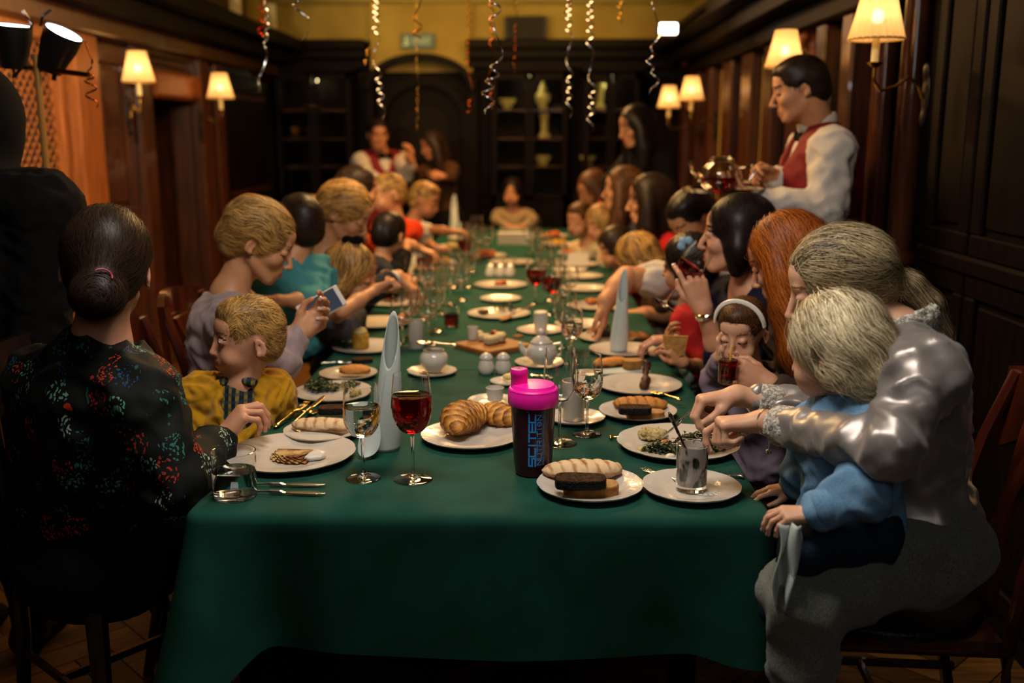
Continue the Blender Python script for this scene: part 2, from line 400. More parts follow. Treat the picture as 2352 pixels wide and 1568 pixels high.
def eye_meshes(kind, sc, R, C, look=(0, 1, -.1)):
    res = []
    kid = kind in 'ct'; r = .0127
    for s in (-1, 1):
        out = []; m = MB(); c = V3(s*.0315, .0772 if not kid else .0782, .0098)
        prof = [(r*math.sin(t), r*math.cos(t)) for t in np.linspace(0, math.pi, 9)]; prof[0] = (0, r); prof[-1] = (0, -r)
        m.lathe(prof, (0, 0, 0), 14)
        V = np.array(m.v); d = nrm(look)
        V = V*np.array([1.0, 1.06, .40])  # lens-shaped opening
        q = (nrm(V3(*look))); out.append((V+c, m.f, 0))
        m2 = MB(); m2.lathe([(0, .0018), (.0046, .0012), (.0054, -.0006)], (0, 0, 0), 14); V2 = np.array(m2.v)
        V2 = np.stack([V2[:, 0], V2[:, 2], V2[:, 1]*.80], 1)+c+V3(q[0]*.005, r+.0002, q[2]*.003); out.append((V2, m2.f, 1))
        V = []; Fa = []; M = []; o = 0
        for v, f, k in out: V.append(v); Fa += [tuple(i+o for i in q) for q in f]; M += [k]*len(f); o += len(v)
        res.append((np.concatenate(V)*sc@R.T+C, Fa, M))
    return res
def handvol(v, W, f, n, thumb, hs=1.0, curl=(.5, .7, .4), curls=None, th=(.6, .5), spread=.10, nails=None):
    """adds a hand to v: W wrist, f direction of the fingers, n direction the palm faces, thumb side vector"""
    f = nrm(f); n = nrm(np.asarray(n, float)-f*np.dot(n, f)); l = nrm(np.cross(f, n)); l = l if np.dot(l, thumb) > 0 else -l
    P = lambda a, b, c: W+hs*(f*a+l*b+n*c)
    kn = [(.084, .031, 0), (.088, .011, -.004), (.084, -.009, -.002), (.076, -.027, .003)]
    for a, b, c in kn: v.cone(P(.004, b*.55, 0), P(a, b, c), .0155*hs, .0112*hs, k=.012*hs)
    v.ell(P(.042, .002, .006), (.034*hs, .030*hs, .014*hs), np.stack([f, l, n], 1), k=.012*hs)
    Ls = [(.041, .024, .020), (.045, .028, .021), (.041, .026, .021), (.032, .019, .019)]
    for i in range(4):
        c1, c2, c3 = (curls[i] if curls else curl); c1 += .05*i
        p = P(*kn[i]); sp = spread*(1.5-i)
        ang = c1; r = (.0092, .0094, .0088, .0078)[i]*hs
        for j, (Lj, cc) in enumerate(zip(Ls[i], (c1, c2, c3))):
            if j: ang += cc
            d = nrm(f*math.cos(ang)+n*math.sin(ang)+l*sp*math.cos(ang)); q = p+d*Lj*hs
            v.cone(p, q, r*(1-.08*j), r*(.93-.09*j), k=.0035*hs); 
            if j == 2 and nails is not None: nails.append((q-d*.002*hs, -nrm(-f*math.sin(ang)+n*math.cos(ang)), r))
            p = q
    a1, a2 = th
    p = P(.018, .016, .004); q = P(.045, .034+.008*(1-a1), .012+.014*a1)
    v.cone(p, q, .0155*hs, .0125*hs, k=.012*hs)
    d = nrm(f*.75+l*.55*(1-a1)+n*.55*a1); q2 = q+d*.032*hs; v.cone(q, q2, .0115*hs, .0100*hs, k=.006*hs)
    d2 = nrm(f*(.9-a2*.4)+n*.5*a2-l*.35*a2); q3 = q2+d2*.025*hs; v.cone(q2, q3, .0100*hs, .0082*hs, k=.004*hs)
    if nails is not None: nails.append((q3-d2*.003*hs, nrm(l*.8-n*.4), .008*hs))
HAIRM = {'darkbrown': hairmat('hair_dark_brown', '120b08', '33231a', .33), 'black': hairmat('hair_black', '0b0809', '241a18', .3), 'blond': hairmat('hair_blond', '5a4023', 'c09a5c'),
         'ash': hairmat('hair_ash_blond', '30261a', 'bca882'), 'pale': hairmat('hair_pale_blond', '6a5434', 'f0e2bc'), 'red': hairmat('hair_copper', '4a1c08', 'b4601e'),
         'brown': hairmat('hair_brown', '2c1b10', '6b4526'), 'golden': hairmat('hair_golden', '46301a', 'cfa05a')}
def hair(style, kind, big=0):
    """volume + flow direction + list of (n, length, lift, curl) in the head's local frame"""
    v = Vol(); b = {'f': 0, 'm': 0, 'c': .004, 't': .008}[kind]
    short = style in ('short', 'boy', 'buzz', 'toddler')
    e = {'short': .0045, 'boy': .003, 'buzz': .003, 'toddler': .008}.get(style, .011)
    v.ell((0, -.014, .037+b*.4), (.073+b+e, .093+b+e, .085+b+e), k=.01)
    if style not in ('buzz',): v.ell((0, -.060, -.010), (.062+b, .048, .060), k=.03)
    # face opening
    hl = {'short': .072, 'boy': .074, 'buzz': .070, 'toddler': .046, 'fringe': .048, 'bob': .060, 'girl': .058}.get(style, .068)
    v.ell((0, .118, hl-.070), (.066+b, .064+e, .082), k=.012, op=-1)
    v.ell((0, .03, -.110), (.10, .085, .080), k=.02, op=-1) if short or style in ('bun', 'updo', 'pony') else v.ell((0, .075, -.10), (.06, .060, .085), k=.02, op=-1)
    if short or style in ('bun', 'pony', 'updo'):
        for s in (-1, 1): v.ell((s*.088, -.010, -.010), (.022, .026, .038), k=.012, op=-1)
    c0 = V3(0, -.012, .03)
    down = lambda P: np.stack([P[:, 0]*2, P[:, 1]*1.5, -np.ones(len(P))*.6-(P[:, 2]-.05)*4], 1)
    back = lambda P: np.stack([P[:, 0]*.3, -np.ones(len(P)), -.25-np.clip(-P[:, 1]-.02, 0, 1)*9], 1)
    dirf = down; S = [(900, .09, .003, 0)]
    if style == 'bun':
        B = V3(0, -.118, -.040); v.ell(B, (.050, .034, .042), k=.012); v.cone((0, -.09, -.0), B, .03, .03, k=.03)
        def dirf(P):
            d = B-P; r = np.linalg.norm(d, axis=1, keepdims=True); sw = np.stack([d[:, 2], 0*d[:, 0], -d[:, 0]], 1)
            return np.where(r > .055, d/r, sw/r+.25*d/r)
        S = [(2600, .13, .0025, 0), (500, .10, .004, 1)]
    elif style == 'updo':
        v.ell((0, -.045, .055), (.080, .083, .066), k=.03); v.ell((0, -.088, -.012), (.050, .045, .050), k=.02); v.ell((.012, -.070, -.050), (.038, .034, .030), k=.012); v.ell((-.02, -.095, .012), (.034, .030, .026), k=.012); v.ell((.02, -.060, .095), (.05, .045, .03), k=.015)
        dirf = lambda P: np.stack([P[:, 0]*.5+.35*np.sin(P[:, 2]*70), -np.ones(len(P)), .15-np.clip(-P[:, 1]-.03, 0, 1)*14+.5*np.sin(P[:, 1]*60)], 1)
        S = [(2200, .12, .006, 1)]
    elif style == 'pony':
        T = [V3(0, -.098, .000), V3(.0, -.135, -.030), V3(.006, -.165, -.085), V3(.01, -.18, -.15), V3(.01, -.185, -.205)]
        v.ell((0, -.05, .035), (.078, .072, .068), k=.03); v.chain(T, (.020, .026, .026, .018, .006), k=.012)
        def dirf(P):
            t = T[0]-P; r = np.linalg.norm(t, axis=1, keepdims=True); tail = np.tile(nrm(T[3]-T[1]), (len(P), 1)); return np.where((P[:, 1:2] < -.10), tail+np.stack([0*P[:, 0], 0*P[:, 0], -.4+0*P[:, 0]], 1), t/r+np.array([0, 0, .0]))
        S = [(3000, .15, .004, 1), (250, .12, .010, 1)]
    elif style == 'long':
        for s in (-1, 1): v.chain([V3(s*.058, .010, .04), V3(s*.080, .012, -.03), V3(s*.088, .022, -.12), V3(s*.085, .045, -.22), V3(s*.074, .055, -.36)], (.030, .034, .040, .038, .014), k=.03)
        v.chain([V3(0, -.06, 0), V3(0, -.07, -.12), V3(0, -.07, -.24)], (.06, .060, .045), k=.04)
        S = [(3600, .34, .007, 1)]
        dirf = lambda P: np.stack([P[:, 0]*np.where(P[:, 2] > .03, 6, 0)+.15*np.sin(P[:, 2]*40), .25*np.sin(P[:, 2]*35+1), -np.ones(len(P))*.8-0*P[:, 2]], 1)
    elif style == 'bob':
        for s in (-1, 1): v.chain([V3(s*.055, -.005, .04), V3(s*.074, -.005, -.03), V3(s*.068, -.002, -.085)], (.032, .034, .022), k=.03)
        v.ell((0, -.062, -.035), (.072, .052, .075), k=.04)
        S = [(1800, .17, .003, 0)]
        dirf = lambda P: np.stack([P[:, 0]*np.where(P[:, 2] > .04, 8, 0), 0*P[:, 0]-.15, -np.ones(len(P))*.8], 1)
    elif style == 'toddler':
        v.ell((0, -.03, .02), (.088, .095, .085), k=.02); v.chain([V3(0, -.07, -.01), V3(0, -.082, -.07), V3(0, -.080, -.115)], (.062, .052, .016), k=.03)
        for s in (-1, 1): v.chain([V3(s*.06, -.01, .03), V3(s*.072, -.035, -.05)], (.03, .024), k=.03)
        S = [(3000, .15, .009, 1), (500, .13, .018, 1)]
        dirf = lambda P: np.stack([P[:, 0]*5+.3*np.sin(P[:, 1]*50+P[:, 2]*20), -.35+P[:, 1]*5, -np.ones(len(P))*.7], 1)
    elif style in ('short', 'boy'):
        v.ell((0, .008, .082+b), (.060, .078, .038), k=.02)
        dirf = lambda P: np.stack([.6+0*P[:, 0], np.where(P[:, 1] > .05, -.9, -.3), np.where(P[:, 1] > .05, .6, -.35)], 1)
        S = [(2400, .022, .0025, 0)]
    elif style == 'buzz': S = [(1500, .015, .001, 0)]
    elif style == 'fringe':
        v.ell((0, -.05, -.03), (.07, .05, .07), k=.03)
    elif style == 'girl':
        for s in (-1, 1): v.chain([V3(s*.055, -.005, .04), V3(s*.072, -.012, -.03), V3(s*.066, -.012, -.09)], (.030, .028, .014), k=.03)
        v.ell((0, -.062, -.045), (.066, .048, .075), k=.04); S = [(1300, .14, .004, 1)]
    if style in ('pony', 'updo', 'toddler'):
        for s in (-1, 1): v.ell((s*(.099+b), -.006, -.010), (.032, .024, .032), k=.010, op=-1)
    if style == 'boy':
        for s in (-1, 1): v.ell((s*(.100+b), .012, -.006), (.034, .085, .046), k=.02, op=-1)
    return v, dirf, S
def make_hair(parent, style, kind, col, sc, R, C, tier, seed=1, mult=1.0, flip=1):
    v, dirf, S = hair(style, kind); h = (.006, .009, .012)[tier]
    V, Fq = v.mesh(h/sc); V = folds(V, Fq, .0022 if style in ('updo', 'long', 'pony', 'toddler', 'girl', 'bun') else .0008, 40); parts = [(V, Fq, 0)]; tones = [np.clip(.12+.18*snoise(V, 16, 1), 0, 1)]
    if tier < 2 or True:
        roots = V
        for i, (n, L, lift, curl) in enumerate(S):
            n = int(n*mult*(1.2, .42, .12)[tier]); r = (.00042, .0009, .0022)[tier]/sc
            sv, sf, st = strands(v, roots, n, L, dirf, r, lift, steps=(9, 6, 4)[tier], clump=.5, curl=curl, seed=seed+i)
            parts.append((sv, sf, 0)); tones.append(st)
    A, B, M = join(parts); tn = np.concatenate(tones)
    return mesh_obj('hair', A*sc@R.T+C, B, HAIRM[col], parent, True, tone=tn)
def rnd(c): return V3(*c)
def torso_axes(nb, hips, sL, sR):
    up = nrm(nb-hips); lat = nrm(sR-sL); lat = nrm(lat-up*(lat@up)); return lat, nrm(np.cross(up, lat)), up
def torso(v, nb, hips, sL, sR, g=0., wd=1., depth=1., k=.06):
    lat, fw, up = torso_axes(nb, hips, sL, sR); Rt = np.stack([lat, fw, up], 1); H = np.linalg.norm(nb-hips); hw = np.linalg.norm(sR-sL)/2
    mid = (sL+sR)/2; c = mid*.35+(nb*.45+hips*.55)*.65; c = nb*.68+hips*.32
    v.ell(c, (hw*.80*wd+g, hw*.62*depth+g, H*.36), Rt, k=k)
    v.ell(nb*.34+hips*.66, (hw*.68*wd+g, hw*.55*depth+g, H*.32), Rt, k=k)
    v.ell(hips+up*H*.06, (hw*.84*wd+g, hw*.66*depth+g, H*.22), Rt, k=k)
    v.cone(sL, sR, hw*.27+g, k=k*.7); v.cone(nb-up*.03*H, sL, hw*.20+g, hw*.26+g, k=k*.7); v.cone(nb-up*.03*H, sR, hw*.20+g, hw*.26+g, k=k*.7)
    return lat, fw, up
class Person:
    def __init__(s, label, head, look, kind='f', sc=1.0, hips=None, nb=None, sh=None, skin='fair', tier=1, base=None, group=None, twist=None, name='person', hw=None, lean=0):
        s.kind, s.sc, s.tier, s.skin = kind, sc, tier, skin
        s.C = np.array(head, float); s.R = rotm(*look); s.h = (.0040, .0062, .011)[tier]
        bodyh = look[0] if twist is None else twist
        s.Rb = rotm(bodyh, 0, 0); S = sc if kind in 'fm' else sc*{'c': .82, 't': .68}[kind]
        s.S = S
        s.nb = np.array(nb, float) if nb is not None else s.C+s.R@V3(0, -.035, -.10)*sc+s.Rb@V3(0, -.015, -.055)*S
        s.hips = np.array(hips, float) if hips is not None else s.nb+s.Rb@V3(0, -.06, -.46)*S
        hw = hw or {'f': .150, 'm': .178, 'c': .145, 't': .140}[kind]
        if sh is None: s.sL = s.nb+s.Rb@V3(-hw, -.005, -.060)*S; s.sR = s.nb+s.Rb@V3(hw, -.005, -.060)*S
        else: s.sL, s.sR = np.array(sh[0], float), np.array(sh[1], float)
        b = base if base is not None else (s.hips[0], s.hips[1], 0)
        s.root = thing(name, b, label, 'person', group)
        s.parts = []; s.nails = []; s.arms = {}
        s.kid = kind in 'ct'
    def head(s, eyes='down', sh=True, neckr=None, lips=None, brow=BROW_D, look=(0, 1, -.1)):
        nr = neckr or {'f': .046, 'm': .057, 'c': .041, 't': .042}[s.kind]
        s.parts.append(head_mesh(s.kind, s.nb, s.sc*(1 if not s.kid else {'c': .92, 't': .86}[s.kind]), s.R, s.C, s.h, eyes, nr, (s.sL, s.sR) if sh else None))
        s.slots = [SKIN[s.skin], lips or LIPS, brow, LASH]
        s.hsc = s.sc*(1 if not s.kid else {'c': .92, 't': .86}[s.kind])
        if eyes != 'down' and s.tier < 2:
            
            for v, f, m in eye_meshes(s.kind, s.hsc, s.R, s.C, look): mesh_obj('eye', v, f, [EYEW, IRIS], s.root, mi=m)
        return s
    def arm(s, side, E, W, hd, pn, th, curl=(.5, .7, .4), curls=None, tp=(.6, .5), hs=None, r=1, spread=.1, hand=True):
        S = s.sc if not s.kid else s.S; A = s.sL if side == 'L' else s.sR; E = np.array(E, float); W = np.array(W, float); s.arms[side] = (A, E, W)
        rr = S*r*{'f': .9, 'm': 1.08, 'c': .82, 't': .85}[s.kind]; hs = hs or {'f': .95, 'm': 1.06, 'c': .95, 't': .85}[s.kind]*S
        if hand:
            v = Vol(); v.cone(E, E*.55+W*.45, .040*rr, .036*rr, k=.02); v.cone(E*.55+W*.45, W, .036*rr, .0245*rr, k=.02); v.cone(W, W+nrm(hd)*.012*hs, .0245*rr, .021*rr, k=.02)
            handvol(v, W, hd, pn, th, hs, curl, curls, tp, spread, s.nails if s.tier == 0 else None)
            V, Fq = v.mesh((.0036, .0058, .010)[s.tier]*(1 if hs > .7 else .85)); s.parts.append((V, Fq, 0))
        v = Vol(); v.cone(A, E, .045*rr, .038*rr, k=.02); V, Fq = v.mesh(.012); s.parts.append((V, Fq, 0))
        return s
    def finish(s):
        v = Vol(); torso(v, s.nb, s.hips, s.sL, s.sR, -.014*s.S); V, Fq = v.mesh(.016); s.parts.append((V, Fq, 0))
        V, Fq, M = join(s.parts); o = mesh_obj('body', V, Fq, s.slots, s.root, mi=M)
        if s.nails:
            m = MB()
            for c, n, r in s.nails:
                n = nrm(n); a = nrm(np.cross(n, (.2, .3, .9))); b = np.cross(n, a)
                pts = [c+n*r*.80+a*r*.7*math.cos(t)+b*r*.7*math.sin(t) for t in np.linspace(0, 2*math.pi, 8, endpoint=False)]+[c+n*r*1.02]
                m.add(pts, [(i, (i+1) % 8, 8) for i in range(8)])
            m.build('fingernail', NAIL, s.root)
        return s
    def top(s, m, sleeve=(1, 1), g=.010, neck=(.070, .075, .05), fold=.006, fs=18, name='shirt', wd=1., depth=1., arms_r=1., down=True, extra=None, h=None, cuff=None, nshift=(0, .02, .015), long=0, mi=None, hem=None):
        v = Vol(); S = s.S
        lat, fw, up = torso(v, s.nb, s.hips-nrm(s.nb-s.hips)*long, s.sL, s.sR, g, wd, depth)
        S1 = s.sc if not s.kid else s.S; rr = S1*arms_r*{'f': 1, 'm': 1.12, 'c': .88, 't': .92}[s.kind]
        for i, (sd, sl) in enumerate(zip('LR', sleeve)):
            if sd not in s.arms or sl <= 0: continue
            A, E, W = s.arms[sd]
            if sl <= .5: t = sl*2; v.cone(A, A+(E-A)*t, .055*rr+g, (.050)*rr+g, k=.035)
            else:
                v.cone(A, E, .054*rr+g, .043*rr+g, k=.035); t = (sl-.5)*2; v.cone(E, E+(W-E)*t, .043*rr+g, (.043-.016*t)*rr+g*.8, k=.02)
        if extra: extra(v, lat, fw, up)
        v.ell(s.nb+lat*nshift[0]*S+fw*nshift[1]*S+up*nshift[2]*S, np.array(neck)*S, np.stack([lat, fw, up], 1), k=.008, op=-1)
        if hem is not None: v.plane(*hem)
        h = h or (.008, .012, .017)[s.tier]; V, Fq = v.mesh(h)
        if fold: V = folds(V, Fq, fold, fs)
        s.topv = v
        o = mesh_obj(name, V, Fq, m, s.root, mi=None if mi is None else mi(V, Fq)); return o
    def legs(s, m, knees, ankles, r=1., name='trousers', g=0, h=.012, fold=.004, fs=16, hipr=1.0, shoes=None, kr=1.0):
        v = Vol(); S = s.S; fwh = s.hips
        lat = nrm(np.array(s.sR)-s.sL); 
        v.ell(s.hips-V3(0, 0, .02)*S, V3(.170, .15, .12)*S*hipr*(.95 if s.kind == 'm' else 1), s.Rb, k=.05)
        for sg, K, A in zip((-1, 1), knees, ankles):
            K = np.array(K, float); A = np.array(A, float); H = s.hips+lat*sg*.085*S-V3(0, 0, .02)*S
            v.cone(H, K, .088*S*r, .062*S*r*kr, k=.05); v.cone(K, A, .060*S*r*kr, .050*S*r, k=.03)
        V, Fq = v.mesh(h); V = folds(V, Fq, fold, fs); mesh_obj(name, V, Fq, m, s.root)
        if shoes:
            for A in ankles:
                A = np.array(A, float); u = Vol(); f = s.Rb@V3(0, 1, 0); u.cone(A-f*.02, V3(A[0], A[1], .045)-f*.02, .04*S, .045*S, k=.02); u.cone(V3(A[0], A[1], .042)-f*.03, V3(A[0], A[1], .032)+f*.15*S, .040*S, .034*S, k=.03); u.plane((0, 0, .004), (0, 0, -1))
                V, Fq = u.mesh(.010); mesh_obj('shoe', V, Fq, shoes, s.root)
        return s
    def hair(s, style, col, mult=1.0, seed=1):
        s.hairo = make_hair(s.root, style, s.kind, col, s.hsc, s.R, s.C, s.tier, seed, mult); return s
# ---------------------------------------------------------------- the room
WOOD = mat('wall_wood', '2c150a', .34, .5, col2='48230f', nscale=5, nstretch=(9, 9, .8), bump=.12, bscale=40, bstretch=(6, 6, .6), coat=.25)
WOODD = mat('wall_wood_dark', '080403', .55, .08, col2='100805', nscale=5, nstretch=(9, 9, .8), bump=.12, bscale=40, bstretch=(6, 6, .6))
WOODH = mat('wood_honey', '8a4a1a', .4, .5, col2='6e3612', nscale=6, nstretch=(9, 9, .8), bump=.1, bscale=40)
WOODL = mat('column_wood', '2c150c', .16, .6, col2='40200f', nscale=4, nstretch=(8, 8, .6), coat=.6)
KHAKI = mat('khaki_wall', '9a8444', .8, .2, col2='8a7238', nscale=3, bump=.15, bscale=120)
STONE = mat('door_surround', '7c7048', .8, .2, col2='635a3c', nscale=6, bump=.2, bscale=60)
FLOORM = [mat('parquet_%d' % i, c, .42, .4, col2=c2, nscale=4, nstretch=(1.2, 14, 1), bump=.15, bscale=30, bstretch=(1, 10, 1)) for i, (c, c2) in enumerate((('5e3f1c', '38230f'), ('70491f', '472b12'), ('4a3115', '2e1b0a')))]
XL, XR, YE, ZC = -2.3, 1.42, 9.2, 2.62
def st(name, mb, m, parent=None, **k):
    o = mb.build(name, m, parent, **k)
    if parent is None: o['kind'] = 'structure'
    return o
fl = st('floor', MB().box((-3.2, -1.2, -.06), (2.4, 9.3, -.012)), FLOORM[2], smooth=False)
# herringbone parquet: single blocks where the photo shows them, the rest joined
BW, BL = .10, .50
blk = {k: MB().box((0, 0, -.012), ((BL, BW, 0) if k == 'h' else (BW, BL, 0)), bev=.003) for k in 'hv'}; protos = {}; far = MB(); nb_ = 0
for k in range(-70, 90):
    for j in range(-12, 14):
        for kd, (u, v_) in (('h', ((k+10*j)*BW, k*BW)), ('v', ((k+5+10*j)*BW, (k-4)*BW))):
            cu, cv = (u+BL/2, v_+BW/2) if kd == 'h' else (u+BW/2, v_+BL/2)
            x = (cu-cv)*.7071-.9; y = (cu+cv)*.7071+1.5
            if not (-2.9 < x < 1.7 and -1.0 < y < 9.2): continue
            ox, oy = (u-v_)*.7071-.9, (u+v_)*.7071+1.5
            if -2.3 < x < -.55 and 1.3 < y < 4.9 and nb_ < 290:
                key = (kd, nb_ % 3)
                if key not in protos: o = blk[kd].build('plank', FLOORM[nb_ % 3], fl, smooth=False, local=True); protos[key] = o
                else: o = protos[key].copy(); COL.objects.link(o)
                o.location = (ox, oy, random.uniform(-.0006, .0006)); o.rotation_euler = (0, 0, math.pi/4); nb_ += 1
            else:
                bw, bl = (BL, BW) if kd == 'h' else (BW, BL)
                far.add([(ox+(p-q)*.7071, oy+(p+q)*.7071, 0) for p, q in ((.002, .002), (bw-.002, .002), (bw-.002, bl-.002), (.002, bl-.002))], [(0, 1, 2, 3)], random.randrange(3))
o = far.build('distant_planks', FLOORM, fl, smooth=False); o['kind'] = 'stuff'
st('ceiling', MB().box((-2.6, -1.2, ZC), (2.0, 9.4, ZC+.1)), mat('ceiling_plaster', 'b7a567', .8, .2, bump=.1, bscale=40), smooth=False)
# end wall
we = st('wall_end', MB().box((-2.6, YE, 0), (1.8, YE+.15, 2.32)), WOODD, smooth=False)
st('wall_end_upper', MB().box((-2.6, YE, 2.32), (1.8, YE+.15, ZC)).box((-1.42, YE-.06, 2.05), (-.52, YE, ZC), 0), KHAKI, smooth=False)
def cornice(name, pts, m, parent=None):
    """profile swept along x (end wall) or y (side walls): pts = (a, b) of the run, list of boxes"""
    mb = MB()
    for a, b in pts: mb.box(a, b, bev=.008)
    return st(name, mb, m, parent, smooth=False)
c1 = cornice('trim_1', [((-2.3, YE-.20, 2.24), (-1.46, YE, 2.32))], WOODD); cornice('cornice_step', [((-2.3, YE-.14, 2.16), (-1.46, YE, 2.24))], WOODD, c1); cornice('cornice_step', [((-2.3, YE-.07, 2.08), (-1.46, YE, 2.16))], WOODD, c1)
c2_ = cornice('trim_2', [((-.56, YE-.20, 2.24), (1.42, YE, 2.32))], WOODD); cornice('cornice_step', [((-.56, YE-.14, 2.16), (1.42, YE, 2.24))], WOODD, c2_); cornice('cornice_step', [((-.56, YE-.07, 2.08), (1.42, YE, 2.16))], WOODD, c2_)
# arched door in the middle of the end wall
dr = bpy.data.objects.new('door_1', None); COL.objects.link(dr); dr.location = (-.97, YE-.06, 0); dr['kind'] = 'structure'
def archpanel(cx, hw_, z0, zs, rise, y0, y1, n=20, r_in=None):
    mb = MB(); out = [(cx-hw_, z0)]+[(cx-hw_*math.cos(math.pi*k/n), zs+rise*math.sin(math.pi*k/n)) for k in range(n+1)]+[(cx+hw_, z0)]
    v = [(x, y0, z) for x, z in out]+[(x, y1, z) for x, z in out]; m = len(out)
    mb.add(v, [tuple(range(m)), tuple(range(m, 2*m))[::-1]]+[(k, k+m, (k+1) % m+m, (k+1) % m) for k in range(m)]); return mb
def archband(cx, hw_, zs, rise, wdt, y0, y1, n=24, z0=None):
    mb = MB(); A = [(cx-hw_*math.cos(math.pi*k/n), zs+rise*math.sin(math.pi*k/n)) for k in range(n+1)]; B = [(cx-(hw_+wdt)*math.cos(math.pi*k/n), zs+(rise+wdt)*math.sin(math.pi*k/n)) for k in range(n+1)]
    if z0 is not None: A = [(cx-hw_, z0)]+A+[(cx+hw_, z0)]; B = [(cx-hw_-wdt, z0)]+B+[(cx+hw_+wdt, z0)]
    m = len(A); v = [(x, y0, z) for x, z in A]+[(x, y0, z) for x, z in B]+[(x, y1, z) for x, z in A]+[(x, y1, z) for x, z in B]
    f = []
    for k in range(m-1): f += [(k, k+1, m+k+1, m+k), (2*m+k, 3*m+k, 3*m+k+1, 2*m+k+1), (m+k, m+k+1, 3*m+k+1, 3*m+k), (k, 2*m+k, 2*m+k+1, k+1)]
    f += [(0, m, 3*m, 2*m), (m-1, 3*m-1, 4*m-1, 2*m-1)]; mb.add(v, f); return mb
archpanel(-.955, .33, 0, 1.62, .30, YE-.10, YE-.04).build('door_leaf', mat('door_wood', '0e0805', .6, .08), dr, smooth=False)
archband(-.955, .34, 1.62, .31, .07, YE-.16, YE, z0=0).build('door_frame', WOODD, dr, smooth=False)
archband(-.97, .43, 1.90, .24, .06, YE-.24, YE).build('pediment', WOODD, dr, smooth=False)
for s in (-1, 1): MB().box((-.97+s*.46-.045, YE-.16, 0), (-.97+s*.46+.045, YE, 2.0), bev=.01).build('door_pilaster', WOODD, dr, smooth=False)
archpanel(-.955, .22, 1.0, 1.55, .2, YE-.115, YE-.10).build('door_panel', mat('door_glass', '140e0a', .6, .1), dr, smooth=False)
# wall panels of the end wall, with two glazed display cabinets standing in it
def frame_panel(parent, a, b, axis, m, m2, d=.03, wdt=.07, name='panel'):
    """raised-and-fielded panel between corners a and b (2D across, z), axis 'y' end wall, 'xl', 'xr'"""
    (u0, z0), (u1, z1) = a, b
    def bx(mb, u0, u1, z0, z1, t0, t1):
        if axis == 'y': mb.box((u0, YE-t1, z0), (u1, YE-t0, z1), bev=.006)
        elif axis == 'xl': mb.box((XL+t0, u0, z0), (XL+t1, u1, z1), bev=.006)
        else: mb.box((XR-t1, u0, z0), (XR-t0, u1, z1), bev=.006)
    f = MB(); bx(f, u0, u1, z1-wdt, z1, 0, d); bx(f, u0, u1, z0, z0+wdt, 0, d); bx(f, u0, u0+wdt, z0+wdt, z1-wdt, 0, d); bx(f, u1-wdt, u1, z0+wdt, z1-wdt, 0, d)
    o = f.build('panel_frame', m, parent, smooth=False); g = MB(); bx(g, u0+wdt*1.3, u1-wdt*1.3, z0+wdt*1.3, z1-wdt*1.3, 0, d*.6); g.build(name, m2, parent, smooth=False); return o
for u0, u1 in ((-2.28, -1.47), (-.48, -.36), (.34, .44), (.96, 1.40)):
    frame_panel(we, (u0, .95), (u1, 2.06), 'y', WOODD, WOODD, wdt=min(.07, (u1-u0)/4)); frame_panel(we, (u0, .08), (u1, .9), 'y', WOODD, WOODD, wdt=min(.07, (u1-u0)/4))
GLASS = mat('clear_glass', 'ffffff', .02, .5, trans=1, ior=1.45)
CABG = mat('cabinet_glass', 'ffffff', .04, .5, trans=1, ior=1.02)
CERAM = mat('pale_ceramic', 'b9b47c', .3, .5, col2='9a9358', nscale=12)
def cabinet(x0, x1, z0, z1, label, dep=.34):
    t = thing('display_cabinet', ((x0+x1)/2, YE-dep/2, 0), label, 'cabinet', 'glazed cabinets on the end wall'); y0 = YE-dep; y1 = YE-.001
    MB().box((x0, y1-.02, 0), (x1, y1, z1)).box((x0, y0, 0), (x0+.03, y1, z1)).box((x1-.03, y0, 0), (x1, y1, z1)).box((x0, y0, z1-.03), (x1, y1, z1)).box((x0, y0, .0), (x1, y1, z0)).build('carcass', WOODD, t, smooth=False)
    for k in range(4): MB().box((x0+.03, y0+.03, z0+.02+k*(z1-z0-.1)/4), (x1-.03, y1-.03, z0+.035+k*(z1-z0-.1)/4)).build('shelf', WOOD, t, smooth=False)
    mid = (x0+x1)/2
    for a, b in ((x0+.01, mid-.004), (mid+.004, x1-.01)):
        d = MB().box((a, y0-.02, z0), (a+.035, y0, z1-.02)).box((b-.035, y0-.02, z0), (b, y0, z1-.02)).box((a, y0-.02, z0), (b, y0, z0+.04)).box((a, y0-.02, z1-.06), (b, y0, z1-.02)).build('cabinet_door', WOODD, t, smooth=False)
        MB().box((a+.035, y0-.012, z0+.04), (b-.035, y0-.008, z1-.06)).build('pane', CABG, d, smooth=False)
    MB().box((x0-.03, y0-.05, z1), (x1+.03, y1, z1+.05), bev=.01).build('cabinet_top', WOODD, t, smooth=False)
    point('cabinet_lamp', (mid, y0+.12, z1-.06), 1.3, (1.0, .82, .38), .02)
    return [z0+.036+k*(z1-z0-.1)/4 for k in range(4)], y0+.17
cabinet(-2.22, -1.56, .95, 2.03, 'dark wood display cabinet with small gold lights, left of the arched door')
zs, yv = cabinet(-.34, .32, .95, 2.03, 'dark wood display cabinet full of pale vases, right of the arched door')
zs2, yv2 = cabinet(.46, .94, .95, 2.03, 'dark wood display cabinet beside the right wall, behind the woman in black')
def vase(x, y, z, prof, label, cat='vase', m=CERAM):
    o = MB().lathe(prof, (0, 0, 0), 20).build('vase', m, None, local=True); o.location = (x, y, z); tag(o, label, cat, 'ceramics in the cabinets')
urn = [(.0, 0), (.04, 0), (.03, .02), (.06, .07), (.068, .12), (.03, .16), (.04, .17), (.02, .21), (.008, .24), (0, .245)]
colv = [(0, 0), (.05, 0), (.05, .03), (.028, .05), (.034, .16), (.05, .2), (.045, .22), (0, .22)]
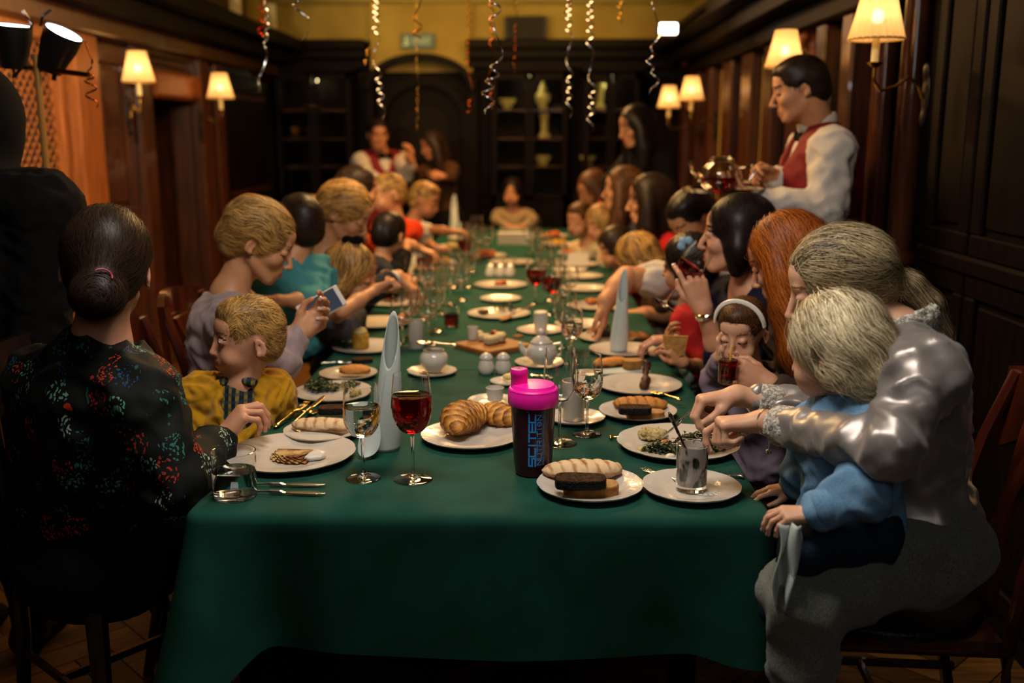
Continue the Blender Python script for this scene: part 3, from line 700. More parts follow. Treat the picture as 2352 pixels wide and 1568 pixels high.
bowl = [(0, 0), (.03, 0), (.035, .02), (.07, .07), (.072, .09), (.06, .09), (.03, .03), (0, .03)]
vase(PY(1247, 250, yv)[0], yv, zs[3], urn, 'lidded pale urn on the top shelf of the vase cabinet'); vase(PY(1165, 240, yv)[0], yv, zs[3], bowl, 'wide pale bowl beside the urn on the top cabinet shelf', 'bowl')
vase(PY(1250, 340, yv)[0], yv, zs[2], colv, 'tall pale column vase on the shelf below the urn'); vase(PY(1247, 400, yv)[0], yv, zs[1], bowl, 'greenish round bowl on the lower shelf of the vase cabinet', 'bowl')
vase(PY(1378, 230, yv2)[0], yv2, zs2[3], colv, 'pale vase on the top shelf of the cabinet near the woman in black'); vase(PY(1350, 390, yv2)[0], yv2, zs2[1], bowl, 'small green bowl low in the cabinet near the woman in black', 'bowl')
vase(-1.93, YE-.2, .95+.036+3*.245, [(0, 0), (.07, 0), (.085, .03), (.08, .035), (0, .03)], 'flat gold dish on the top shelf of the left cabinet', 'dish', mat('gold_dish', 'c8a436', .25, metal=1))
vase(-1.95, YE-.2, .95+.036+2*.245, bowl, 'small gilded cup in the left cabinet', 'cup', mat('gold_dish', 'c8a436')); vase(-2.1, YE-.2, .95+.036+2*.245, bowl, 'small gilded cup nearest the corner in the left cabinet', 'cup', mat('gold_dish', 'c8a436'))
# exit sign and the black box on the cornice
sg = thing('exit_sign', (-1.0, YE-.09, 2.24), 'small dark green exit sign with pale running figure above the arched door', 'sign')
MB().box((-1.145, YE-.10, 2.245), (-.845, YE-.062, 2.375), bev=.004).build('sign_box', mat('sign_green', '1c3a30', .4, emit='1c4a38', es=.05), sg, smooth=False)
mk = mat('sign_marks', '9db49a', .5, emit='9db49a', es=.08)
g = MB(); y_ = YE-.103
for a, b, c, d in ((-1.11, 2.30, -1.09, 2.345), (-1.10, 2.275, -1.075, 2.305), (-1.125, 2.27, -1.10, 2.29), (-1.09, 2.325, -1.07, 2.335)): g.box((a, y_, b), (c, y_+.004, d))
MB().lathe([(0, 0), (.012, .0), (.012, .004), (0, .004)], (0, 0, 0), 12)
g.build('running_figure', mk, sg, smooth=False)
for k in range(4):
    x = -1.04+k*.045; q = MB().box((x, y_, 2.28), (x+.008, y_+.004, 2.34)); q.box((x+.024, y_, 2.28), (x+.032, y_+.004, 2.34)) if k != 3 else q.box((x-.01, y_, 2.332), (x+.02, y_+.004, 2.34)); q.box((x, y_, 2.306), (x+.028, y_+.004, 2.314)) if k % 2 == 0 else None; q.build('letter', mk, sg, smooth=False)
bx_ = thing('loudspeaker', (-.05, YE-.1, 2.32), 'black square loudspeaker box standing on the end wall cornice', 'speaker')
MB().box((-.23, YE-.18, 2.321), (.135, YE-.01, 2.51), bev=.01).build('cabinet_box', mat('black_plastic', '0c0a09', .5), bx_, smooth=False)
MB().box((-.21, YE-.186, 2.335), (.115, YE-.181, 2.495)).build('grille', mat('grille_cloth', '17120e', .9), bx_, smooth=False)
# left wall
YL = lambda px: PX(px, 300, XL)[1]
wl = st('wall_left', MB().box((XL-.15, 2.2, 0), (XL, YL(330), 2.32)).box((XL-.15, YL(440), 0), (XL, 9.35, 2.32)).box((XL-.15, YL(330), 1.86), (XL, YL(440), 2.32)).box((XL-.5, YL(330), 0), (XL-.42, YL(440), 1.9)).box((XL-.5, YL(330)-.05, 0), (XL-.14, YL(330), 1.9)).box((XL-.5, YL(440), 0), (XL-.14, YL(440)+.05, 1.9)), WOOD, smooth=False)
st('wall_left_upper', MB().box((XL-.15, 2.2, 2.32), (XL, 9.35, ZC)), KHAKI, smooth=False)
c3 = cornice('trim_3', [((XL, 2.2, 2.20), (XL+.34, YE-.2, 2.30))], WOODD); cornice('cornice_step', [((XL, 2.2, 2.10), (XL+.24, YE-.2, 2.20))], WOODD, c3); cornice('cornice_step', [((XL, 2.2, 2.0), (XL+.12, YE-.2, 2.10))], WOOD, c3)
def pil(y0, y1, z0, z1, d, m, name='pilaster'): return MB().box((XL, y0, z0), (XL+d, y1, z1), bev=.012).build(name, m, wl, smooth=False)
pil(YL(150), YL(205), 0, 2.0, .08, WOODH); pil(YL(300), YL(330), 0, 2.0, .07, WOOD); pil(YL(440), YL(462), 0, 2.0, .08, WOOD); pil(YL(482), YL(500), 0, 2.0, .06, WOOD); pil(2.6, 2.75, 0, 2.0, .07, WOOD)
frame_panel(wl, (YL(208), 1.0), (YL(297), 1.98), 'xl', WOOD, WOOD, wdt=.10); frame_panel(wl, (YL(208), .1), (YL(297), .95), 'xl', WOOD, WOOD, wdt=.10)
frame_panel(wl, (YL(463), .85), (YL(481), 1.98), 'xl', WOOD, WOODH, wdt=.05); frame_panel(wl, (YL(502), .9), (9.0, 1.96), 'xl', WOODD, WOODD, wdt=.14); frame_panel(wl, (YL(502), .08), (9.0, .86), 'xl', WOODD, WOODD, wdt=.14)
frame_panel(wl, (YL(332), 1.88), (YL(438), 2.0), 'xl', WOOD, WOOD, wdt=.03, d=.05)
MB().box((XL-.02, YL(331), 1.72), (XL+.09, YL(439), 1.88), bev=.02).build('lintel', WOODH, wl, smooth=False)
for k in range(4):
    y0 = YL(331)+k*(YL(439)-YL(331))/4; MB().box((XL-.42, y0+.01, .06), (XL-.385, y0+(YL(439)-YL(331))/4-.01, .72), bev=.01).build('panel', WOOD, wl, smooth=False); MB().box((XL-.42, y0+.01, .82), (XL-.385, y0+(YL(439)-YL(331))/4-.01, 1.68), bev=.01).build('panel', WOOD, wl, smooth=False)
MB().box((XL-.40, YL(331), .73), (XL-.33, YL(439), .80), bev=.01).build('rail', WOOD, wl, smooth=False)
# lattice grille at the far left
lt = bpy.data.objects.new('lattice_screen', None); COL.objects.link(lt); lt.location = (XL+.04, 4.2, 0); tag(lt, 'golden brown diagonal lattice screen set in the left wall behind the stage lamps', 'lattice')
ya, yb, za, zb = 3.3, YL(118), .2, 1.93
MB().box((XL+.005, ya, za), (XL+.012, yb, zb)).build('backing', mat('lattice_back', '1c0d06', .8), lt, smooth=False)
MB().box((XL, ya-.06, za-.05), (XL+.06, ya, zb+.05), bev=.01).box((XL, yb, za-.05), (XL+.06, yb+.06, zb+.05), bev=.01).box((XL, ya, zb), (XL+.06, yb, zb+.07), bev=.01).box((XL, ya, za-.07), (XL+.06, yb, za), bev=.01).build('frame', WOODH, lt, smooth=False)
la = MB()
H_ = zb-za
for sgn, t in ((1, .018), (-1, .026)):
    c = ya-H_
    while c < yb+H_:
        # line y = c + sgn*(z - z0)
        z0 = za; pts = []
        for z in (za, zb):
            y = c+(z-za) if sgn > 0 else c+(zb-z); pts.append((y, z))
        (y1, z1), (y2, z2) = pts
        # clip
        def clip(y1, z1, y2, z2):
            for lim, lo_ in ((ya, True), (yb, False)):
                d1 = (y1-lim) if lo_ else (lim-y1); d2 = (y2-lim) if lo_ else (lim-y2)
                if d1 < 0 and d2 < 0: return None
                if d1 < 0: t_ = d1/(d1-d2); y1, z1 = y1+(y2-y1)*t_, z1+(z2-z1)*t_
                if d2 < 0: t_ = d2/(d2-d1); y2, z2 = y2+(y1-y2)*t_, z2+(z1-z2)*t_
            return y1, z1, y2, z2
        q = clip(y1, z1, y2, z2)
        if q and abs(q[3]-q[1]) > .03: la.tube([(XL+t, q[0], q[1]), (XL+t, q[2], q[3])], .0050, 4)
        c += .062
o = la.build('lattice_slats', WOODH, lt, smooth=False); o['kind'] = 'stuff'
# right wall
YR = lambda px: PX(px, 300, XR)[1]
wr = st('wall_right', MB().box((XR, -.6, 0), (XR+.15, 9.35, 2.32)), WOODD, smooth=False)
st('wall_right_upper', MB().box((XR, -.6, 2.32), (XR+.15, 9.35, ZC)), KHAKI, smooth=False)
c4 = cornice('trim_4', [((XR-.36, 3.4, 2.2), (XR, YE-.2, 2.30))], WOODD); cornice('cornice_step', [((XR-.24, 3.4, 2.10), (XR, YE-.2, 2.20))], WOODD, c4); cornice('cornice_step', [((XR-.12, 3.4, 2.0), (XR, YE-.2, 2.10))], WOODD, c4)
for a, b in ((1970, 1926), (1775, 1750), (1678, 1655)):
    MB().box((XR-.012, YR(a), .9), (XR, YR(b), 1.98)).build('khaki_panel', KHAKI, wr, smooth=False)
for a, b, d in ((1998, 1972, .10), (1924, 1905, .09), (1800, 1778, .08), (1748, 1725, .08), (1700, 1680, .08), (1653, 1640, .08), (1625, 1612, .09), (1590, 1580, .09), (1560, 1553, .09)):
    MB().box((XR-d, YR(a), 0), (XR, YR(b), 2.0), bev=.012).build('pilaster', WOOD, wr, smooth=False)
for a, b in ((1724, 1702), (1612, 1592), (1902, 1802)): frame_panel(wr, (YR(a), .95), (YR(b), 1.95), 'xr', WOODD, WOOD, wdt=.05); frame_panel(wr, (YR(a), .1), (YR(b), .9), 'xr', WOODD, WOOD, wdt=.05)
for a, b in ((2352, 2262), (2255, 2150)):
    y0, y1 = YR(a), YR(b)
    if a == 2352: y0 = 1.9
    frame_panel(wr, (y0, 1.12), (y1, 2.2), 'xr', WOODD, WOODD, wdt=.07, d=.02); frame_panel(wr, (y0, .1), (y1, 1.06), 'xr', WOODD, WOODD, wdt=.07, d=.02)
frame_panel(wr, (0.2, .1), (1.85, 2.2), 'xr', WOODD, WOODD, wdt=.07, d=.02)
MB().box((XR-.035, -.3, 1.06), (XR, 3.6, 1.12), bev=.01).build('rail', WOODD, wr, smooth=False)
for px in (2112, 2045):   # polished half columns
    y = YR(px); c = MB().lathe([(.05, 0), (.062, .02), (.062, .95), (.07, .96), (.07, .985), (.055, .99), (.055, 1.03), (.07, 1.035), (.07, 1.06), (.048, 1.075), (.044, 2.0), (.06, 2.02), (.06, 2.08)], (XR-.04, y, 0), 24)
    c.build('half_column', WOODL, wr)
# carved brackets high on the right wall
for px, zc in ((1868, 1.97), (1600, 1.90)):
    y = YR(px); t = thing('carved_bracket', (XR-.05, y, zc), 'carved wooden scroll bracket high on the right wall, %s' % ('behind the waiter' if px > 1700 else 'above the two far lamps'), 'bracket')
    v = Vol()
    for k in range(9):
        a = k*.7; v.ell((XR-.07-.03*math.sin(a), y+.045*math.cos(a*1.3), zc-.16+.04*k), (.028, .026, .022), k=.012)
    v.cone((XR-.02, y, zc-.2), (XR-.03, y, zc+.2), .04, .055, k=.02); v.ell((XR-.09, y, zc+.19), (.06, .07, .03), k=.01)
    V, Fq = v.mesh(.008); mesh_obj('scroll', V, Fq, WOODH, t)
# wall lamps
SHADE = mat('pleated_shade', 'f0d8a0', .8, .2, emit='ffc270', es=.55); SHADE.node_tree.nodes['Principled BSDF'].inputs['Transmission Weight'].default_value = 0
def translucent(m, colr, fac=.6):
    nt = m.node_tree; b = nt.nodes['Principled BSDF']; o = [n for n in nt.nodes if n.type == 'OUTPUT_MATERIAL'][0]
    t = nt.nodes.new('ShaderNodeBsdfTranslucent'); t.inputs[0].default_value = (*lin(colr), 1); mx = nt.nodes.new('ShaderNodeMixShader'); mx.inputs[0].default_value = fac
    nt.links.new(b.outputs[0], mx.inputs[1]); nt.links.new(t.outputs[0], mx.inputs[2]); tp = nt.nodes.new('ShaderNodeBsdfTransparent'); m2 = nt.nodes.new('ShaderNodeMixShader'); m2.inputs[0].default_value = .16; nt.links.new(mx.outputs[0], m2.inputs[1]); nt.links.new(tp.outputs[0], m2.inputs[2]); nt.links.new(m2.outputs[0], o.inputs[0])
translucent(SHADE, 'ffe0a8', .7)
BRASS = mat('aged_brass', '8a6428', .3, metal=1); BRONZE = mat('dark_bronze', '1c140c', .4, metal=.6); CANDLE = mat('candle_tube', 'd9c48a', .5, emit='d9a850', es=.12); BULB = mat('bulb', 'fff4e0', .5, emit='fff0dc', es=30)
def sconce(px, py, Y, wall, label, w_=.115):
    c = PY(px, py, Y); s = -1 if wall > 0 else 1   # c: shade centre
    t = thing('wall_lamp', (wall, c[1]+.0, c[2]-.1), label, 'lamp', 'candle wall lamps')
    x, y, z = c; hz = w_*.62
    n = 48; m = MB(); pl = lambda tt, r, zz: 1+.035*math.cos(24*tt)
    pr = [(w_*.36, hz), (w_*.64, -hz)]
    m.lathe([(w_*.36, hz), (w_*.5, 0), (w_*.66, -hz), (w_*.645, -hz), (w_*.485, 0), (w_*.345, hz)], (x, y, z), n, rmod=pl, close=True); m.build('lamp_shade', SHADE, t)
    MB().lathe([(w_*.66, -hz-.003), (w_*.675, -hz), (w_*.66, -hz+.004)], (x, y, z), n, close=True).build('shade_trim', mat('shade_trim', 'b08a3c', .6), t)
    MB().lathe([(0, -.020), (.014, -.016), (.021, .0), (.016, .018), (0, .028)], (x, y, z-.012), 12).build('bulb', BULB, t)
    MB().lathe([(0, 0), (.0125, 0), (.0125, .095), (0, .095)], (x, y, z-hz-.075), 14).build('candle_tube', CANDLE, t)
    MB().lathe([(0, 0), (.012, .0), (.026, .012), (.028, .016), (.01, .014), (0, .014)], (x, y, z-hz-.089), 16).build('drip_pan', BRASS, t)
    wx = wall+s*.02; zb_ = z-hz-.16
    pts = [(x, y, z-hz-.089), (x, y, z-hz-.13), (x+(wx-x)*.15, y, z-hz-.165), (x+(wx-x)*.45, y, z-hz-.15), (x+(wx-x)*.7, y, z-hz-.12), (x+(wx-x)*.9, y, z-hz-.15), (wx, y, z-hz-.19)]
    P = []
    for i in range(len(pts)-1):
        for q in (0, .33, .66): P.append(tuple(pts[i][k]+(pts[i+1][k]-pts[i][k])*q for k in range(3)))
    P.append(pts[-1]); MB().tube(P, .006, 8).build('arm', BRASS, t)
    v = Vol(); v.ell((wx-s*.012, y, zb_-.02), (.012, .03, .085), k=.01); v.ell((wx-s*.008, y, zb_+.06), (.012, .022, .03), k=.01); v.ell((wx-s*.008, y, zb_-.10), (.012, .016, .03), k=.01)
    V, Fq = v.mesh(.006); mesh_obj('backplate', V, Fq, BRONZE, t)
    point('wall_lamp_light', (x, y, z-.012), 8 if Y < 5 else 8, (1.0, .70, .36), .014)
sconce(2017, 30, 3.45, XR-.09, 'large pleated wall lamp nearest the camera on the right wall', .135)
sconce(1804, 112, 4.7, XR-.05, 'pleated wall lamp just above the waiter\'s head', .13)
sconce(1589, 203, 7.3, XR-.09, 'far pleated wall lamp, the right one of the pair by the carved bracket', .13)
sconce(1537, 222, 7.9, XR-.09, 'far pleated wall lamp, the left one of the pair by the carved bracket', .13)
sconce(316, 153, 5.55, XL+.09, 'pleated wall lamp on the left wall beside the dark niche', .13)
sconce(505, 197, 6.75, XL+.09, 'smaller looking pleated wall lamp on the left wall beyond the niche', .13)
# lamps lying on the cornice: two cream candle lamps left, a bright white spot lamp right
for px, py, Y in ((570, 42, 8.3), (492, 8, 7.3)):
    c = PY(px, py, Y); t = thing('candle_lamp', (c[0], Y, 2.3), 'cream cylindrical lamp standing on the left cornice, %s' % ('the far one' if px > 520 else 'the near one cut by the picture edge'), 'lamp')
    MB().lathe([(0, 0), (.05, 0), (.05, .012), (0, .012)], (XL+.22, Y, 2.301), 16).build('foot', BRASS, t); MB().lathe([(0, 0), (.042, 0), (.042, .20), (.036, .21), (0, .21)], (XL+.22, Y, 2.313), 18).build('candle_tube', CANDLE, t)
c = PY(1535, 66, 6.3); t = thing('spot_lamp', (c[0]+.04, 6.3, c[2]), 'bright white rectangular lamp fixed high on the right cornice', 'lamp')
MB().box((c[0]-.055, 6.29, c[2]-.033), (c[0]+.055, 6.305, c[2]+.033), bev=.012).build('lamp_face', mat('white_lamp_face', 'ffffff', .4, emit='fff2e6', es=7), t, smooth=False)
MB().box((c[0]-.065, 6.31, c[2]-.042), (c[0]+.075, 6.40, c[2]+.042), bev=.015).build('housing', BRONZE, t, smooth=False); MB().tube([(c[0]+.05, 6.36, c[2]-.02), (XR-.36, 6.36, 2.25)], .012, 8).build('bracket', BRONZE, t)
# stage lamps on a pole at the far left
t = thing('light_stand', (-1.63, 3.4, 0), 'light stand with a pale pole and two black LED panels turned up to the wall', 'light stand')
POLE = mat('pale_pole', 'b08040', .35, metal=.3)
top_ = PY(86, 168, 3.4); bot = np.array([top_[0]+.0, 3.4, 0.0])
pt = lambda z: (top_[0], 3.4, z)
MB().tube([pt(.12), pt(1.2)], .0145, 14).build('pole', POLE, t); MB().tube([pt(1.18), pt(top_[2]+.06)], .0115, 14).build('upper_pole', POLE, t)
for z in (PY(112, 415, 3.4)[2], PY(128, 610, 3.4)[2]): MB().lathe([(.0155, 0), (.024, 0), (.024, .03), (.0155, .03)], (top_[0], 3.4, z), 14, close=True).build('clamp_collar', mat('black_plastic', '0c0a09'), t)
for a in (0, 2.1, 4.2): MB().tube([(top_[0], 3.4, .35), (top_[0]+.42*math.cos(a+.5), 3.4+.42*math.sin(a+.5), .012)], .011, 8).build('leg', mat('black_plastic', '0c0a09'), t)
a_, b_ = PY(2, 148, 3.45), PY(205, 172, 3.35); MB().tube([a_, b_], .009, 8).build('crossbar', BRASS, t)
LEDM = mat('led_face', 'ffffff', .4, emit='f4f6ff', es=14)
for (px, py, nx, nz, w_) in ((26, 78, .12, .95, .066), (140, 92, .50, .85, .062)):
    c = PY(px, py, 3.4); nrm_ = nrm((nx, -.13, nz)); u = nrm(np.cross(nrm_, (0, 1, .0))); w2 = np.cross(nrm_, u)
    hd_ = MB()
    ring = lambda r, off: [c+nrm_*off+u*r*math.cos(q)+w2*r*math.sin(q) for q in np.linspace(0, 2*math.pi, 24, endpoint=False)]
    vs = []; 
    for r, off in ((.04, -.11), (w_*.95, -.02), (w_, .03), (w_*.93, .03), (w_*.9, .005)): vs += ring(r, off)
    fs = [(i*24+k, i*24+(k+1) % 24, (i+1)*24+(k+1) % 24, (i+1)*24+k) for i in range(4) for k in range(24)]+[tuple(range(24))[::-1]]
    hd_.add(vs, fs).build('lamp_housing', mat('black_plastic', '0c0a09'), t)
    g = MB(); g.add(ring(w_*.92, .026), [tuple(range(24))]); g.build('led_panel', LEDM, t, smooth=False)
    MB().tube([c-nrm_*.05, c-nrm_*.08-V3(0, 0, .06), (c[0]*.7+top_[0]*.3, 3.4, top_[2]+.02)], .008, 6).build('yoke', mat('black_plastic', '0c0a09'), t)
for q in ((PY(60, 92, 3.4), PY(75, 55, 3.4), PY(52, 24, 3.38)), (PY(92, 60, 3.4), PY(98, 36, 3.4), PY(116, 24, 3.38))): MB().tube(q, .0045, 6).build('cable', mat('glossy_black', '101010', .15), t)
# ---------------------------------------------------------------- the long table and its cloths
GREEN = mat('green_cloth', '15443a', .82, .12, col2='113a30', nscale=9, nstretch=(1, 1, 1), bump=.12, bscale=700, sheen=0)
TX0, TX1, TY0, TY1 = -.695, .49, 1.86, 8.05
def drape(name, x0, x1, y0, y1, zt, drop, amp, seed, label, corner=.0, nper=420, r=.022):
    rs = random.Random(seed); W = x1-x0; L = y1-y0
    # perimeter with rounded corners
    per = []; n_ = []; rc = .035
    def seg(a, b, nrm2, n):
        for i in range(n): t = i/n; per.append((a[0]+(b[0]-a[0])*t, a[1]+(b[1]-a[1])*t)); n_.append(nrm2)
    def arc(cx, cy, a0, n=8):
        for i in range(n): a = a0+i/n*math.pi/2; per.append((cx+rc*math.cos(a), cy+rc*math.sin(a))); n_.append((math.cos(a), math.sin(a)))
    nx = int(nper*W/(2*(W+L)))+12; ny = int(nper*L/(2*(W+L)))
    seg((x0+rc, y0), (x1-rc, y0), (0, -1), nx); arc(x1-rc, y0+rc, -math.pi/2); seg((x1, y0+rc), (x1, y1-rc), (1, 0), ny); arc(x1-rc, y1-rc, 0)
    seg((x1-rc, y1), (x0+rc, y1), (0, 1), nx); arc(x0+rc, y1-rc, math.pi/2); seg((x0, y1-rc), (x0, y0+rc), (-1, 0), ny); arc(x0+rc, y0+rc, math.pi)
    n = len(per); ph = [rs.uniform(0, 6.28) for _ in range(6)]
    V = []; rows = 0
    def cdist(p): return min(math.hypot(p[0]-a, p[1]-b) for a in (x0, x1) for b in (y0, y1))
    R = []
    R.append(('top', .008))
    for k in range(1, 5): R.append(('bev', k/4*math.pi/2))
    for k in range(1, 17): R.append(('drop', k/16))
    for kind_, q in R:
        for i, (p, m) in enumerate(zip(per, n_)):
            s_ = i/n*2*(W+L)
            if kind_ == 'top': V.append((p[0]-m[0]*(q+r), p[1]-m[1]*(q+r), zt)); continue
            if kind_ == 'bev': V.append((p[0]-m[0]*r*(1-math.sin(q)), p[1]-m[1]*r*(1-math.sin(q)), zt-r*(1-math.cos(q)))); continue
            cd = cdist(p); side = 1.0 if p[0] < (x0+x1)/2 else .3; cf = side*math.exp(-(cd/.16)**2); wv = amp*(math.sin(s_*7+ph[0])+.6*math.sin(s_*13+ph[1]))*q**1.3*(.35+.65*(1-math.exp(-(cd/.5)**2)))
            fl_ = cf*.085*q**1.1-side*(math.exp(-((cd-.19)/.08)**2))*.045*q
            d = drop*(1+corner*cf)*q+.010*math.sin(s_*4.5+ph[2])*q-side*.03*math.exp(-((cd-.15)/.05)**2)*q
            o = wv+fl_+.004*q; V.append((p[0]+m[0]*o, p[1]+m[1]*o, zt-r-d))
    nr = len(R); f = [(i*n+k, (i+1)*n+k, (i+1)*n+(k+1) % n, i*n+(k+1) % n) for i in range(nr-1) for k in range(n)]
    V.append(((x0+x1)/2, (y0+y1)/2, zt)); f += [(k, (k+1) % n, len(V)-1) for k in range(n)]
    return V, f, n
tb = thing('dining_table', ((TX0+TX1)/2, (TY0+TY1)/2, 0), 'long banquet table running down the room under green cloth', 'table')
MB().box((TX0+.03, TY0+.03, .70), (TX1-.03, TY1-.03, .748)).build('tabletop', WOODD, tb, smooth=False)
for x in (TX0+.12, TX1-.12):
    for y in (TY0+.35, 3.6, 5.4, TY1-.2): MB().box((x-.03, y-.03, 0), (x+.03, y+.03, .70), bev=.006).build('leg', WOODD, tb, smooth=False)
ysplit = PZ(1100, 853)[1]
V, f, n = drape('c', TX0, TX1, TY0, ysplit+.18, .7600, .275, .007, 5, '', corner=.30)
o = mesh_obj('tablecloth', np.array(V), f, GREEN); tag(o, 'dark green tablecloth over the near end of the long table', 'tablecloth')
V, f, n = drape('c', TX0+.004, TX1-.004, ysplit, 8.05, .7635, .26, .010, 9, '', nper=700)
o = mesh_obj('tablecloth', np.array(V), f, GREEN); tag(o, 'dark green tablecloth over the far part of the long table, overlapping the near one', 'tablecloth')
# ---------------------------------------------------------------- cloth materials
def floral():
    m = mat('floral_blouse', '040605', .75, .25); nt = m.node_tree; N = nt.nodes; L = nt.links; b = N['Principled BSDF']
    tc = N.new('ShaderNodeTexCoord'); nz = N.new('ShaderNodeTexNoise'); nz.inputs['Scale'].default_value = 30; L.new(tc.outputs['Object'], nz.inputs[0])
    wp = N.new('ShaderNodeMixRGB'); wp.blend_type = 'LINEAR_LIGHT'; wp.inputs[0].default_value = .018; L.new(tc.outputs['Object'], wp.inputs[1]); L.new(nz.outputs['Color'], wp.inputs[2])
    def vor(s, stretch=(1, 1, 1)):
        mp = N.new('ShaderNodeMapping'); mp.inputs['Scale'].default_value = stretch; L.new(wp.outputs[0], mp.inputs[0]); v = N.new('ShaderNodeTexVoronoi'); v.inputs['Scale'].default_value = s; L.new(mp.outputs[0], v.inputs[0]); return v
    def M(op, a, c, d=None):
        x = N.new('ShaderNodeMath'); x.operation = op
        for i, q in enumerate((a, c, d)):
            if q is None: continue
            if isinstance(q, (int, float)): x.inputs[i].default_value = q
            else: L.new(q, x.inputs[i])
        return x.outputs[0]
    A = vor(14.5); B = vor(150, (1, 1, .55)); sep = N.new('ShaderNodeSeparateColor'); L.new(A.outputs['Color'], sep.inputs[0])
    mask = M('MULTIPLY', M('LESS_THAN', A.outputs['Distance'], .43), M('LESS_THAN', B.outputs['Distance'], .37)); mask = M('MULTIPLY', mask, M('GREATER_THAN', sep.outputs[1], .10))
    r = N.new('ShaderNodeValToRGB'); r.color_ramp.interpolation = 'CONSTANT'; L.new(sep.outputs[0], r.inputs[0])
    cs = ((0, '2c6a62'), (.25, 'b43418'), (.42, '5f9a88'), (.62, '1d3f66'), (.78, '8fb3a0'), (.9, 'a02a14'))
    for i, (p, c) in enumerate(cs):
        e = r.color_ramp.elements[i] if i < 2 else r.color_ramp.elements.new(p); e.position = p; e.color = (*lin(c), 1)
    P = vor(9.5); sp = N.new('ShaderNodeSeparateColor'); L.new(P.outputs['Color'], sp.inputs[0])
    pm = M('MULTIPLY', M('MULTIPLY', M('LESS_THAN', P.outputs['Distance'], .155), M('GREATER_THAN', P.outputs['Distance'], .05)), M('GREATER_THAN', sp.outputs[0], .55))
    lf = vor(60, (1, 1, .12)); lm = M('MULTIPLY', M('LESS_THAN', lf.outputs['Distance'], .16), M('LESS_THAN', A.outputs['Distance'], .60))
    m1 = N.new('ShaderNodeMixRGB'); L.new(lm, m1.inputs[0]); m1.inputs[1].default_value = (.0018, .0030, .0026, 1); m1.inputs[2].default_value = (*lin('1f4a44'), 1)
    m2 = N.new('ShaderNodeMixRGB'); L.new(mask, m2.inputs[0]); L.new(m1.outputs[0], m2.inputs[1]); L.new(r.outputs[0], m2.inputs[2])
    m3 = N.new('ShaderNodeMixRGB'); L.new(pm, m3.inputs[0]); L.new(m2.outputs[0], m3.inputs[1]); m3.inputs[2].default_value = (*lin('c8361c'), 1)
    L.new(m3.outputs[0], b.inputs['Base Color']); return m
def plaid(name, c0, c1, c2, s=55):
    m = mat(name, c0, .8, .2); nt = m.node_tree; N = nt.nodes; L = nt.links; b = N['Principled BSDF']; tc = N.new('ShaderNodeTexCoord'); last = None
    for ax, cc in (('X', c1), ('Z', c2)):
        w_ = N.new('ShaderNodeTexWave'); w_.bands_direction = ax; w_.inputs['Scale'].default_value = s/6.28*2; L.new(tc.outputs['Object'], w_.inputs[0])
        g = N.new('ShaderNodeMath'); g.operation = 'GREATER_THAN'; L.new(w_.outputs['Fac'], g.inputs[0]); g.inputs[1].default_value = .62
        h = N.new('ShaderNodeMath'); h.operation = 'MULTIPLY'; L.new(g.outputs[0], h.inputs[0]); h.inputs[1].default_value = .6
        x = N.new('ShaderNodeMixRGB'); L.new(h.outputs[0], x.inputs[0]); x.inputs[2].default_value = (*lin(cc), 1)
        if last: L.new(last, x.inputs[1])
        else: x.inputs[1].default_value = (*lin(c0), 1)
        last = x.outputs[0]
    L.new(last, b.inputs['Base Color']); return m
FLORAL = floral(); PLAID = plaid('plaid_shirt', '131a22', '8c7a2e', '223040'); PLAIDD = plaid('dark_plaid', '0e131a', '3a4652', '1c2836', 30)
YEL = mat('mustard_knit', 'a87a12', .9, .1, bump=.12, bscale=700, sheen=.15); MAUVE = mat('mauve_knit', '8c7a7c', .85, .2, bump=.12, bscale=700, sheen=.2)
TEAL = mat('teal_cotton', '3f7f82', .8, .2, col2='336e73', nscale=8, bump=.1, bscale=600); NAVYK = mat('navy_knit', '14161f', .85, .2, col2='2e3038', nscale=220, bump=.5, bscale=220)
SATIN = mat('grey_satin', '958d8a', .36, .7, col2='8a8380', nscale=4, bump=.05, bscale=500, sheen=.2); SATIN.node_tree.nodes['Principled BSDF'].inputs['Metallic'].default_value = .45
GREYW = mat('grey_wool', '53564f', .95, .1, col2='757a72', nscale=420, detail=6, bump=.35, bscale=500, sheen=.15, nstretch=(1, 1, .5)); DENIMS = mat('chambray_blue', '5a7ea0', .8, .2, col2='668eb2', nscale=300, bump=.15, bscale=500, lo=.4, hi=.6)
JEANS = mat('dark_denim', '101a2a', .85, .2, col2='1b2a40', nscale=260, bump=.3, bscale=400); BLACKC = mat('black_cloth', '070606', .9, .15); NAVY = mat('navy_cloth', '13142a', .85, .2, bump=.1, bscale=500)
RED = mat('red_cloth', 'a01414', .75, .25, bump=.1, bscale=300); ORANGE = mat('orange_red_cloth', 'c8380e', .8, .2); WHITE = mat('white_cotton', 'b8b0a8', .8, .2, bump=.08, bscale=300); BURG = mat('burgundy_vest', '6a0f14', .7, .3, bump=.15, bscale=400)
BEIGE = mat('beige_knit', '8f7d62', .85, .2, bump=.3, bscale=120); BROWNC = mat('brown_cloth', '3a2415', .85, .2); LACE = mat('lace', 'c2bcb2', .8, .3, col2='8a847c', nscale=160, bump=.4, bscale=260, lo=.45, hi=.55); CREAM = mat('cream_dress', 'b9a88a', .8, .2); GREYD = mat('grey_dress', '3a3a44', .8, .2)
SILVER = mat('silver', 'c8c4bc', .22, metal=1); GOLD = mat('gilded_metal', 'd8b878', .22, metal=1)
